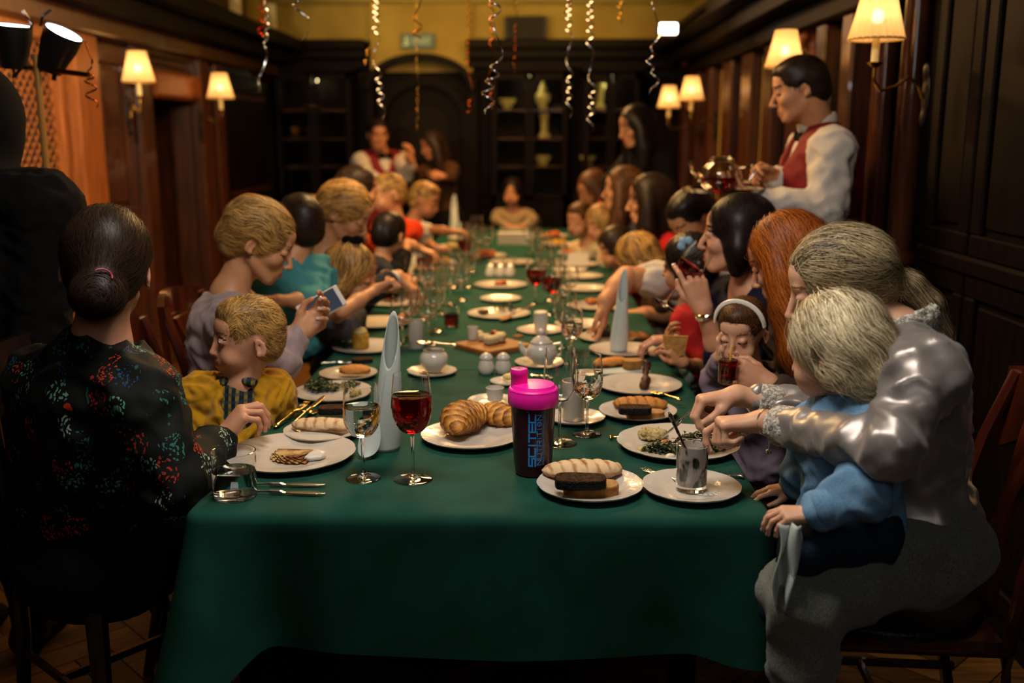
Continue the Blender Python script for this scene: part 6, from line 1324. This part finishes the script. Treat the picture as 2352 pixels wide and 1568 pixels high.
LET = {'S': [[(1, 1), (0, 1), (0, .5), (1, .5), (1, 0), (0, 0)]], 'C': [[(1, 1), (0, 1), (0, 0), (1, 0)]], 'I': [[(.5, 1), (.5, 0)]], 'T': [[(0, 1), (1, 1)], [(.5, 1), (.5, 0)]], 'E': [[(1, 1), (0, 1), (0, 0), (1, 0)], [(0, .5), (1, .5)]], 'N': [[(0, 0), (0, 1), (1, 0), (1, 1)]],
       'U': [[(0, 1), (0, 0), (1, 0), (1, 1)]], 'R': [[(0, 0), (0, 1), (1, 1), (1, .5), (0, .5)], [(.5, .5), (1, 0)]], 'O': [[(0, 0), (0, 1), (1, 1), (1, 0), (0, 0)]], 'W': [[(0, 1), (.22, 0), (.5, 1), (.78, 0), (1, 1)]], 'M': [[(0, 0), (0, 1), (.5, .4), (1, 1), (1, 0)]], '.': [[(.4, 0), (.6, 0)]]}
PRINT = mat('blue_print', '2f93e6', .5, .3)
def rad(z): return .0428+(.0500-.0428)*(z-.026)/.142+.0004
def letters(txt, z0, z1, xoff, hh, sw, parent, lname='letter'):
    """text running up the bottle; letter tops point left; xoff = sideways place of the baseline"""
    n = len(txt); wt = [.35 if c in 'I.' else (1.25 if c in 'WM' else 1) for c in txt]; tot = sum(wt)+.28*(n-1); u = (z1-z0)/tot; z = z0
    for c, w_ in zip(txt, wt):
        mb = MB()
        for pl in LET[c]:
            for (a, b) in zip(pl[:-1], pl[1:]):
                A = np.array([z+a[0]*w_*u, xoff-a[1]*hh]); B = np.array([z+b[0]*w_*u, xoff-b[1]*hh]); d = B-A; L = np.linalg.norm(d)+1e-9; d /= L; nn = np.array([-d[1], d[0]])*sw/2; A2 = A-d*sw/2; B2 = B+d*sw/2
                k = max(1, int(L/.003)); pts = []
                for i in range(k+1):
                    q = A2+(B2-A2)*i/k
                    for s in (1, -1):
                        zz, xx = q+nn*s; r = rad(zz); ang = -math.pi/2+xx/r+.02; pts.append((r*math.cos(ang), r*math.sin(ang), zz))
                mb.add(pts, [(2*i, 2*i+1, 2*i+3, 2*i+2) for i in range(k)])
        mb.build(lname, PRINT, parent, smooth=False, local=True); z += (w_+.28)*u
letters('SCITEC', .030, .148, .0040, .0140, .0038, sb); letters('NUTRITI', .032, .1170, .0175, .0095, .0019, sb); letters('N', .1355, .1465, .0175, .0095, .0019, sb)
letters('WWW.SCITECNUTRITION.COM', .031, .148, .0245, .0040, .0007, sb, 'small_letter')
def ringmark(zc, xc, r0, r1, name='ring_mark', seg=20):
    pts = []
    for i in range(seg+1):
        a = 2*math.pi*i/seg
        for rr in (r0, r1): zz = zc+rr*math.cos(a); xx = xc+rr*math.sin(a); r = rad(zz); g = -math.pi/2+xx/r+.02; pts.append((r*math.cos(g), r*math.sin(g), zz))
    MB().add(pts, [(2*i, 2*i+1, 2*i+3, 2*i+2) for i in range(seg)]).build(name, PRINT, sb, smooth=False, local=True)
ringmark(.1265, .0125, .0036, .0056); ringmark(.1265, .0125, .0004, .0018); ringmark(.1535, -.0128, .0012, .0018)
# bread plate near, dessert glass, main plate
p = plate(1355, 1108, .113, 'side plate with three kinds of bread at the near edge, right of the shaker bottle')
baguette(PZ(1338, 1090, TZ+.014), .178, .036, .10, 'floury striped baguette piece behind the rye slice on the near bread plate', CRUST, 7); slice_(PZ(1357, 1132, TZ+.010), .115, .062, .022, .06, 'thick pale bread slice with floury crust on the near bread plate'); slice_(PZ(1333, 1116, TZ+.034), .105, .055, .020, .02, 'dark rye slice lying on top of the near bread plate', RYE, rye=True)
p = plate(1465, 940, .104, 'second bread plate, above the plate of salad being cut'); baguette(PZ(1470, 935, TZ+.013), .15, .032, -.08, 'striped baguette piece on the second bread plate', CRUSTD, 6); slice_(PZ(1482, 960, TZ+.010), .10, .05, .02, .05, 'pale bread slice on the second bread plate'); slice_(PZ(1458, 948, TZ+.031), .085, .045, .018, .0, 'dark rye slice on the second bread plate', RYE, rye=True)
p = plate(1588, 1113, .104, 'small scalloped saucer plate under the milky glass at the near right corner', 'plate')
dl = MB(); n = 30; vs = []
for rr in (.018, .030, .033, .036, .039, .042):
    for k in range(n*2): vs.append((rr*(1+(.03*math.cos(k*math.pi) if rr > .041 else 0))*math.cos(math.pi*k/n), rr*math.sin(math.pi*k/n), 0))
fs = []
for i in range(5):
    for k in range(2*n):
        if i in (1, 3) and k % 3 == 0: continue
        fs.append((i*2*n+k, i*2*n+(k+1) % (2*n), (i+1)*2*n+(k+1) % (2*n), (i+1)*2*n+k))
fs.append(tuple(range(2*n))); ob('paper_doily', dl.add(vs, fs), mat('doily_paper', 'bcb8b0', .9), 'lacy paper doily on the small saucer plate', 'doily', PZ(1618, 1122, TZ+.006), smooth=False)
MILK = mat('milky_glass', 'cfc8c2', .25, .5, col2='1c2a26', nscale=60, nstretch=(1, 1, .4), lo=.50, hi=.60, detail=2)
MILK.node_tree.nodes['Principled BSDF'].inputs['Transmission Weight'].default_value = .15
t, p = tumbler(1587, 1122, 'milky smeared dessert glass with a spoon in it, near right corner', .100, .0335, None, .5, TZ+.006, m=GLS)
MB().lathe([(.0005, .0125), (.0295, .0125), (.0308, .016), (.0312, .097), (.0303, .097), (.0298, .018), (.0005, .016)], (0, 0, 0), 36).build('milk_film', MILK, t, local=True)
cutlery('spoon', p+V3(-.052, .0, .168), p+V3(.012, .0, .022), 'teaspoon leaning in the milky dessert glass', mat('dark_steel', '5a5652', .25, metal=1))
scutlery('spoon', 1710, 1092, 1600, 1096, 'spoon handle poking out behind the milky dessert glass'); scutlery('fork', 1560, 1106, 1474, 1076, 'fork tip poking out left of the small saucer plate')
p = plate(1558, 1012, .147, 'large scalloped plate of salad being cut by the woman in satin', scal=.02)
greens(PZ(1612, 1022, TZ+.012), .062, 420, 'heap of dark green herbs on the plate being cut', 3, hgt=.04); greens(PZ(1517, 1035, TZ+.010), .042, 220, 'creamy chopped greens at the front of the plate being cut', 6, hgt=.026)
blob(PZ(1502, 1004, TZ+.010), .044, 'crumpled pale omelette on the plate being cut', EGG, 8, hh=.48, n=18, fold=.006, fs=70, h=.0025); blob(PZ(1478, 1035, TZ+.012), .018, 'small pale omelette scrap at the left of the plate', EGG, 2); blob(PZ(1528, 1018, TZ+.014), .020, 'piece of pink salmon between greens and omelette', SALMON, 5); blob(PZ(1540, 1050, TZ+.012), .017, 'small white cream blot on the plate being cut', CREAMF, 7)
hand_k = WR_+V3(-.105, -.01, -.05)
cutlery('knife', hand_k+V3(.02, .01, .03), PZ(1520, 1008, TZ+.02), 'table knife held in the woman in satin\'s right hand'); cutlery('fork', WL+V3(-.02, -.01, -.015), PZ(1530, 1025, TZ+.018), 'fork pressed down by the woman in satin\'s left hand')
scutlery('knife', 1400, 1004, 1450, 1006, 'golden knife tip peeping out left of the plate being cut', GOLD)
# behind: glasses, candle glass, empty plate, napkin
wineglass(1285, 1018, 'tall empty wine glass just behind the shaker bottle', .238, .040); wineglass(1348, 997, 'stemmed glass of water right of the tall empty glass', .205, .038, liquid=WATER, level=.62)
plate(1322, 955, .078, 'saucer under the frosted candle glass', 'saucer', name='saucer', deep=.012); t, p = tumbler(1317, 962, 'frosted glass on the saucer behind the two clear glasses', .105, .030, None, z=TZ+.006, m=mat('frosted_glass', 'c8c2ba', .3, .5, trans=.45)); 
p = plate(1468, 880, .126, 'nearly empty white plate with a dark rolled morsel', scal=.004); v = Vol(); v.chain([(0, -.02, .010), (.006, .0, .022), (.010, .03, .035), (.012, .045, .06)], (.014, .012, .009, .013), k=.006); vol_obj('rolled_morsel', v, .003, MEAT, 'dark twisted rolled morsel standing on the nearly empty plate', 'food', PZ(1478, 888, TZ+.008), 0, .003, 30)
scutlery('fork', 1565, 918, 1490, 898, 'gilded fork resting on the nearly empty plate', GOLD, TZ+.02); 
m = MB(); ob('flat_napkin', MB().box((-.09, -.035, 0), (.09, .035, .003), bev=.001), LINEN, 'folded pale napkin under the golden roll', 'napkin', PZ(1425, 852, TZ+.001), .25); baguette(PZ(1405, 838, TZ+.006), .125, .027, .55, 'long golden roll lying on the folded napkin', CRUSTD, 0); slice_(PZ(1452, 845, TZ+.006), .06, .05, .028, .3, 'chunk of golden bread beside the long golden roll', CRUMB)
plate(1430, 800, .116, 'white plate on which the second rolled napkin stands'); napkin_cone(1420, 806, .285, .030, 'rolled pale napkin standing on a plate in front of the reaching man', (.012, 0), TZ+.006, flip=-1)
# cheese board
BRD = mat('board_wood', '8a5a2a', .55, .3, col2='6e431c', nscale=6, nstretch=(1, 10, 1)); c = PZ(1132, 790, TZ+.02); ob('cheese_board', MB().box((-.10, -.10, 0), (.10, .10, .022), bev=.004), BRD, 'square wooden cheese board turned cornerwise in the middle of the table', 'board', (c[0], c[1], TZ+.001), .72)
bz = TZ+.024
ob('dip_cup', MB().lathe([(.0005, 0), (.018, 0), (.019, .045), (.017, .045), (.015, .01), (.0005, .01)], (0, 0, 0), 22), CHINA, 'white cylindrical dip cup at the left of the cheese board', 'cup', PZ(1086, 778, bz))
for i, (px, py, s) in enumerate(((1112, 782, .022), (1128, 790, .026), (1148, 784, .028), (1100, 772, .018))): 
    o = ob('cheese_piece', MB().box((-s, -s*.7, 0), (s, s*.7, s*1.1), bev=s*.25), CHEESE, 'pale chunk of cheese on the wooden board, %s' % ('in front of the dip cup', 'at the nearest corner', 'the biggest one on the right', 'tucked behind the others')[i], 'cheese', PZ(px, py, bz), i*.7, 'cheese on the board')
blob(PZ(1135, 768, bz), .022, 'red berries and tomato pieces on the cheese board', BERRY, 4, 'berries', hh=.8, n=9, fold=0); blob(PZ(1190, 775, bz), .026, 'brown crackers at the right of the cheese board', mat('crackers', '7a4f22', .8), 5, 'crackers', hh=.5)
# middle of the table
def tw(px, py, label, **k): return wineglass(px, py, label, tier=1, **k)
tw(1312, 838, 'stemmed glass of water just right of the white teapot', h=.19, rb=.037, liquid=WATER, level=.55); tw(1298, 800, 'empty stemmed glass behind the white teapot', h=.20, rb=.042)
tumbler(1037, 752, 'tumbler of red drink left of the dip cup and cheese board', .085, .030, WINE, .6, tier=1); tumbler(957, 800, 'white candle glass behind the sugar bowl', .10, .028, None, m=mat('frosted_glass', 'c8c2ba'), tier=1)
plate(1241, 756, .09, 'saucer under the white pillar candle', 'saucer', name='saucer', deep=.012); ob('pillar_candle', MB().lathe([(.0005, 0), (.026, 0), (.0265, .07), (.022, .073), (.0005, .070)], (0, 0, 0), 24), mat('white_wax', 'b9b6ac', .5, sss=.1), 'white pillar candle on a saucer behind the teapot', 'candle', PZ(1242, 758, TZ+.012))
plate(1146, 718, .130, 'oval looking plate with meat, greens and a wooden spoon, behind the cheese board'); greens(PZ(1165, 712, TZ+.01), .05, 160, 'dark greens on the plate behind the cheese board', 12, hgt=.04); blob(PZ(1108, 718, TZ+.01), .035, 'browned meat on the plate behind the cheese board', MEAT, 6); cutlery('spoon', PZ(1225, 700, TZ+.05), PZ(1150, 735, TZ+.015), 'wooden spoon resting across the plate of meat and greens', BRD)
plate(1150, 684, .094, 'empty white plate in the middle of the table', scal=.002); plate(1150, 652, .132, 'white dish with leftovers beyond the empty middle plate'); blob(PZ(1150, 652, TZ+.01), .045, 'orange brown leftovers on the dish beyond the empty middle plate', ORF, 9)
plate(868, 738, .128, 'white plate with golden food left of the glass cluster', scal=.006); blob(PZ(925, 728, TZ+.01), .035, 'golden fried food at the right of the plate by the glass cluster', ORF, 3); plate(905, 692, .118, 'white plate in front of the girl with the black bow'); blob(PZ(895, 690, TZ+.01), .028, 'round orange fritter on the plate of the girl with the bow', ORF, 2); blob(PZ(935, 686, TZ+.01), .028, 'second fritter beneath the reaching hand', ORF, 4)
plate(1395, 772, .105, 'side plate with rye and golden bread behind the second rolled napkin'); slice_(PZ(1392, 772, TZ+.015), .085, .045, .018, .1, 'dark rye slice behind the second rolled napkin', RYE, rye=True); baguette(PZ(1452, 778, TZ+.005), .13, .03, -.1, 'golden roll right of the second rolled napkin', CRUSTD, 4)
plate(1335, 742, .105, 'white plate left of the reaching man\'s fingers'); blob(PZ(1390, 745, TZ+.012), .025, 'yellow cake piece under the reaching man\'s fingers', YELF, 3)
plate(1375, 700, .12, 'plate of golden pastries beneath the reaching arm'); blob(PZ(1365, 695, TZ+.012), .05, 'golden brown pastries beneath the reaching arm', ORF, 11, n=10)
plate(1345, 660, .12, 'white plate left of the reaching man\'s elbow', scal=.004); plate(1335, 632, .115, 'white plate beyond the reaching man\'s elbow', scal=.004)
cr = PZ(1150, 628, TZ); 
for i, px in enumerate((1127, 1150, 1172)): 
    t = thing('condiment_shaker', tuple(PZ(px, 634, TZ)), ('left', 'middle', 'right')[i]+' one of three pale cruet pots midway down the table', 'shaker', 'cruet pots'); MB().lathe([(.0005, 0), (.026, 0), (.030, .02), (.022, .045), (.020, .05), (.0005, .05)], (0, 0, 0), 18).build('shaker_body', CHINA, t, local=True); MB().lathe([(.021, .05), (.018, .06), (.0005, .068)], (0, 0, 0), 18).build('shaker_cap', CHINA, t, local=True)
# glasses of the middle and far table: (foot px, foot py, height, liquid)
for px, py, h, lq, lab in ((1229, 700, .20, WINE, 'full glass of dark red drink, left one of the middle pair'), (1266, 722, .20, WINE, 'full glass of dark red drink, right one of the middle pair'), (978, 650, .17, WINE, 'glass of red drink by the woman in navy\'s wrist'), (1068, 612, .19, WINE, 'glass of red drink far down the table, left of the orange dish')): tw(px, py, lab, h=h, liquid=lq, level=.62, rb=.042)
GL = [(925, 800), (945, 775), (985, 790), (1000, 760), (965, 735), (1010, 720), (1035, 700), (985, 700), (950, 690), (1060, 690), (1075, 660), (1040, 660), (1000, 665), (1085, 625), (1290, 730), (1265, 690), (1310, 700), (1250, 650), (1280, 640), (1235, 615), (1120, 590), (1100, 600), (1250, 600), (1215, 585), (1085, 580), (1065, 585), (1095, 560), (1230, 560)]
LM = {'the sugar bowl': (997, 835), 'the white teapot': (1243, 800), 'the cheese board': (1132, 785), 'the red tumbler': (1037, 740), 'the white pillar candle': (1242, 735), 'the empty middle plate': (1150, 684), 'the meat dish': (1146, 718), 'the left glass of the dark red pair': (1229, 680), 'the right glass of the dark red pair': (1266, 705), 'the three cruet pots': (1150, 628), 'the orange salad dish': (1115, 585), 'the dark greens dish': (1175, 600), 'the box of papers': (1180, 560), 'the far red drink glass': (1068, 605), 'the near glass of red drink': (978, 640), 'the plate of fritters': (905, 692), 'the golden fried food': (868, 738)}
def place_label(px, py, used):
    for k, (x, y) in sorted(LM.items(), key=lambda t: math.hypot(t[1][0]-px, (t[1][1]-py)*1.6)):
        dx, dy = px-x, py-y; w1 = 'right of' if dx > 0 else 'left of'; w2 = 'beyond' if dy < 0 else 'in front of'
        for s in ((w1, w2) if abs(dx) > abs(dy)*1.4 else (w2, w1)):
            l = 'clear stemmed glass just %s %s' % (s, k)
            if l not in used: used.add(l); return l
used_l = set(); g0 = None
for i, (px, py) in enumerate(GL):
    pos = PZ(px, py, TZ+.005); 
    if g0 is None: g0 = tw(px, py, place_label(px, py, used_l), h=.19, rb=.040, group='blurred clear glasses down the table')
    else: dup(g0, tuple(pos), None, place_label(px, py, used_l), scale=random.uniform(.9, 1.08))
# far plates and dishes
FARP = [(930, 640, .11, ORF, 'plate with orange food left of the navy woman\'s wrist'), (955, 612, .11, EGG, 'pale plate beside the white paper menu'), (1010, 600, .10, YELF, 'plate of yellow food right of the paper menu'), (1330, 605, .11, None, 'bare white plate in front of the golden-haired child'), (1320, 580, .11, ORF, 'plate with orange slices in front of the red bib'), (1285, 560, .12, YELF, 'plate of yellow fruit at the far right'),
        (1270, 540, .12, ORF, 'farthest right plate with reddish food'), (1115, 585, .13, ORF, 'large dish of orange salad in the far middle'), (1175, 600, .13, GREENS, 'dish of dark greens in the far middle'), (1040, 565, .11, EGG, 'pale plate under the white T-shirted boy\'s hand'), (1310, 618, .09, None, 'small white plate by the folded white card'), (1060, 545, .10, EGG, 'farthest left pale plate'), (1180, 545, .12, EGG, 'pale dish before the child in beige')]
for i, (px, py, r, m, lab) in enumerate(FARP):
    p = plate(px, py, r, lab, z=TZ+.004, scal=.004)
    if m is not None: (greens(p+V3(0, 0, .01), r*.6, 90, 'heap of food on the '+lab.split(' in ')[0] if False else 'green food heaped on the far dish of dark greens', i, hgt=.05) if m is GREENS else blob(p+V3(0, 0, .008), r*.55, 'food on the '+lab, m, i+20, hh=.7, h=.006))
t = thing('napkin_holder', tuple(PZ(1180, 562, TZ+.004)), 'white box of papers standing in front of the child in beige', 'box'); p = PZ(1180, 562, TZ+.004)
MB().box(p+V3(-.11, -.01, 0), p+V3(.11, .0, .085), bev=.003).build('front_card', CHINA, t, smooth=False); MB().box(p+V3(-.10, .03, 0), p+V3(.10, .04, .11), bev=.003).build('back_card', mat('grey_green_card', '8a9480', .8), t, smooth=False)
p = PZ(1325, 612, TZ+.01); ob('folded_card', MB().add([(-.06, -.04, 0), (.06, -.04, 0), (.07, .02, .075), (-.05, .02, .075), (-.06, -.042, 0), (.06, -.042, 0), (.07, .018, .077), (-.05, .018, .077)], [(0, 1, 2, 3), (7, 6, 5, 4), (0, 4, 5, 1), (1, 5, 6, 2), (2, 6, 7, 3), (3, 7, 4, 0)]), CHINA, 'folded white card leaning on the far right of the table', 'card', p, smooth=False)
p = PZ(915, 628, TZ+.01)
ob('paper_menu', MB().add([(-.11, -.03, 0), (.07, -.05, 0), (.12, .06, .09), (-.08, .06, .09), (-.11, -.032, -.002), (.07, -.052, -.002), (.12, .058, .088), (-.08, .058, .088)], [(0, 1, 2, 3), (7, 6, 5, 4), (0, 4, 5, 1), (1, 5, 6, 2), (2, 6, 7, 3), (3, 7, 4, 0)]), mat('menu_paper', 'b0a898', .8, col2='8a857c', nscale=60, nstretch=(.2, 1, 1), lo=.45, hi=.7), 'white paper menu held by the child with cropped black hair', 'menu', p, smooth=False)
napkin_cone(1043, 540, .30, .035, 'far rolled pale napkin standing beside the boy in the white T-shirt', (0, 0), TZ+.004)
# held things
gb = PY(1523, 700, 2.98); rim = PY(1612, 575, 2.96); ax = nrm(rim-gb); t = wineglass(0, 0, 'tilted glass of red drink at the lips of the woman with the black bob', .215, .040, liquid=WINE, level=.45, pos=gb)
t.rotation_mode = 'QUATERNION'; t.rotation_quaternion = Vector(ax).to_track_quat('Z', 'Y')
c = PY(1548, 800, 2.98); ob('wafer', MB().add([(-.035, 0, .04), (.042, .0, .038), (.034, .0, -.012), (-.006, .0, -.045), (-.022, .0, -.03), (-.035, .010, .04), (.042, .010, .038), (.034, .010, -.012), (-.006, .010, -.045), (-.022, .010, -.03)], [(4, 3, 2, 1, 0), (5, 6, 7, 8, 9), (0, 1, 6, 5), (1, 2, 7, 6), (2, 3, 8, 7), (3, 4, 9, 8), (4, 0, 5, 9)]), mat('wafer', 'a57a3a', .8, col2='8a5e28', nscale=60, bump=.4, bscale=150), 'golden wafer cup in the hand of the child with the blue clip', 'wafer', c, smooth=False)
c = PY(1672, 862, 2.50); t, p = tumbler(0, 0, 'small glass of red drink held at the headband girl\'s mouth', .075, .026, WINE, .8, pos=c-V3(0, 0, .02), tier=1); tag(MB().tube([c+V3(0, 0, .0), PY(1682, 795, 2.50)], .0028, 8).build('drinking_straw', mat('yellow_straw', 'c89a3c', .4)), 'short yellow drinking straw in the small glass of red drink', 'straw')
# waiter's tray and glass teapot
tr = WT+V3(-.14, .03, .035); ob('serving_tray', MB().lathe([(.0005, 0), (.13, 0), (.145, .012), (.148, .012), (.135, -.003), (.0005, -.003)], (0, 0, 0), 36), SILVER, 'round silver tray on the waiter\'s hand', 'tray', tr)
t = thing('glass_teapot', tuple(tr+V3(-.01, 0, .003)), 'round glass teapot of dark red tea held over the tray by the waiter', 'teapot'); L_ = dict(local=True)
MB().lathe([(.0005, 0), (.05, 0), (.072, .02), (.078, .045), (.068, .08), (.045, .102), (.043, .104), (.066, .078), (.0755, .045), (.07, .022), (.049, .003), (.0005, .003)], (0, 0, 0), 32).build('glass_body', GLS, t, **L_); MB().lathe([(.0005, .0035), (.049, .0035), (.069, .022), (.0745, .045), (.0745, .048), (.0005, .048)], (0, 0, 0), 32).build('tea', WINE, t, **L_)
MB().lathe([(.048, .102), (.05, .108), (.03, .122), (.0005, .124)], (0, 0, 0), 28).build('lid', GLS, t, **L_); MB().tube([(.066, 0, .085), (.11, 0, .09), (.12, 0, .06), (.10, 0, .03), (.074, 0, .03)], .007, 8).build('handle', GLS, t, **L_); MB().tube([(-.07, 0, .04), (-.10, 0, .07), (-.115, 0, .105)], [.014, .010, .008], 8).build('spout', GLS, t, **L_)
# napkin hanging over the toddler's lap
vs = []; n = 14; rows = 20
A = PY(1782, 1160, 1.88); 
for i in range(rows+1):
    q = i/rows
    for k in range(n+1):
        u = k/n; top = PY(1786+58*u, 1200+4*u, 1.66+.015*math.sin(u*5)); z = top[2]-q*.160*(1-.25*u+.10*math.sin(u*4)); vs.append((top[0]+.006*math.sin(q*7+u*5)-.012*q*u, top[1]-.012*math.sin(q*3+u*9)-.016*math.sin(math.pi*u)*q, z))
f = [(i*(n+1)+k, i*(n+1)+k+1, (i+1)*(n+1)+k+1, (i+1)*(n+1)+k) for i in range(rows) for k in range(n)]
o = mesh_obj('lap_napkin', np.array(vs), np.array(f), LINEN); o.modifiers.new('cloth', 'SOLIDIFY').thickness = .002; tag(o, 'pale green-grey napkin hanging from the toddler\'s lap beside the tablecloth', 'napkin')
# ---------------------------------------------------------------- curled foil ribbons hanging from the ceiling
FOILS = {'silver': mat('silver_foil', 'b8b8c0', .12, metal=1), 'copper': mat('copper_foil', '7c3a14', .25, metal=1), 'gold': mat('gold_foil', 'b98a3a', .18, metal=1), 'red': mat('red_foil', '8a1c10', .2, metal=1)}
def ribbon(pts, Y, col, label, coil=.018, turns=1.0, w_=.006, straight=.35):
    P = [PY(x, y, Y) for x, y in pts]; P[0] = V3(P[0][0], Y, ZC-.002) if pts[0][1] <= 0 else P[0]
    L = [0]; 
    for i in range(1, len(P)): L.append(L[-1]+np.linalg.norm(P[i]-P[i-1]))
    n = int(L[-1]/.006)+8; vs = []
    for i in range(n+1):
        s = L[-1]*i/n; c = np.array([np.interp(s, L, [p[k] for p in P]) for k in range(3)]); q = min(1, max(0, (i/n-straight)/.25)); a = (s/.075+.5*math.sin(s*21+Y*7))*turns*6.28*(.25+.75*q); r = coil*q
        o = c+V3(r*math.cos(a), r*math.sin(a), 0); wv = V3(-.35*math.sin(a), .35*math.cos(a), .9)*w_*.5
        if q == 0: wv = V3(math.cos(s*9), math.sin(s*9), .1)*w_*.5
        vs += [o-wv, o+wv]
    f = np.array([(2*i, 2*i+1, 2*i+3, 2*i+2) for i in range(n)]); ob_ = mesh_obj('curled_ribbon', np.array(vs), f, FOILS[col]); ob_.modifiers.new('foil', 'SOLIDIFY').thickness = .0006; tag(ob_, label, 'ribbon', 'foil ribbons hanging from the ceiling')
R_ = [([(612, -20), (614, 60), (606, 150), (592, 210)], 4.2, 'silver', 'thin dark silver ribbon hanging before the left cornice corner', .008), ([(598, -20), (602, 50), (598, 92)], 4.4, 'red', 'short red foil curl beside the left cornice corner', .016), ([(700, -20), (686, 20), (702, 45), (690, 92)], 3.6, 'silver', 'bright silver curl over the left upper wall', .018),
      ([(862, -20), (858, 60), (846, 110), (838, 150)], 4.8, 'gold', 'thin gold strand left of the door arch', .006), ([(866, -20), (864, 120), (872, 200), (876, 240), (878, 275)], 4.4, 'silver', 'glittering curl hanging above the bow-tied waiter', .016), ([(958, -20), (960, 30), (958, 88)], 4.0, 'copper', 'short copper curl in front of the exit sign', .018),
      ([(957, -20), (957, 100), (960, 200), (958, 300)], 5.2, 'gold', 'pale straight ribbon over the arched door', .004), ([(1136, -20), (1138, 60), (1142, 150), (1118, 210), (1128, 262)], 3.4, 'silver', 'brightest silver ribbon, long and curled at its end, in the middle', .020), ([(1124, -20), (1130, 80), (1128, 200), (1132, 250)], 4.2, 'copper', 'copper ribbon just behind the brightest silver one', .012),
      ([(1078, -20), (1078, 60), (1074, 140), (1086, 190), (1076, 262)], 5.0, 'copper', 'dim copper ribbon right of the door arch', .012), ([(1185, -20), (1184, 90), (1182, 180)], 5.2, 'copper', 'faint copper ribbon in front of the black loudspeaker', .010), ([(1302, -20), (1303, 30)], 4.0, 'copper', 'short copper curl at the top right of the loudspeaker', .018), ([(1306, -20), (1306, 30), (1309, 120), (1307, 200), (1307, 268)], 4.4, 'silver', 'silver curl over the vase cabinet\'s right edge', .014),
      ([(1352, -20), (1355, 130), (1362, 200), (1354, 300)], 4.2, 'silver', 'long glittering silver curl before the right cabinet', .016), ([(1520, -20), (1502, 40), (1512, 80), (1490, 140), (1512, 195), (1488, 216)], 3.6, 'silver', 'silver ribbon looping past the white spot lamp', .010), ([(196, 95), (212, 140), (206, 170), (212, 245)], 3.2, 'copper', 'copper curl dangling from the light stand crossbar', .018), ([(1420, -20), (1424, 60)], 4.6, 'gold', 'short gold ribbon near the top right of the upper wall', .010)]
for pts, Y, col, lab, coil in R_: ribbon(pts, Y, col, lab, coil)
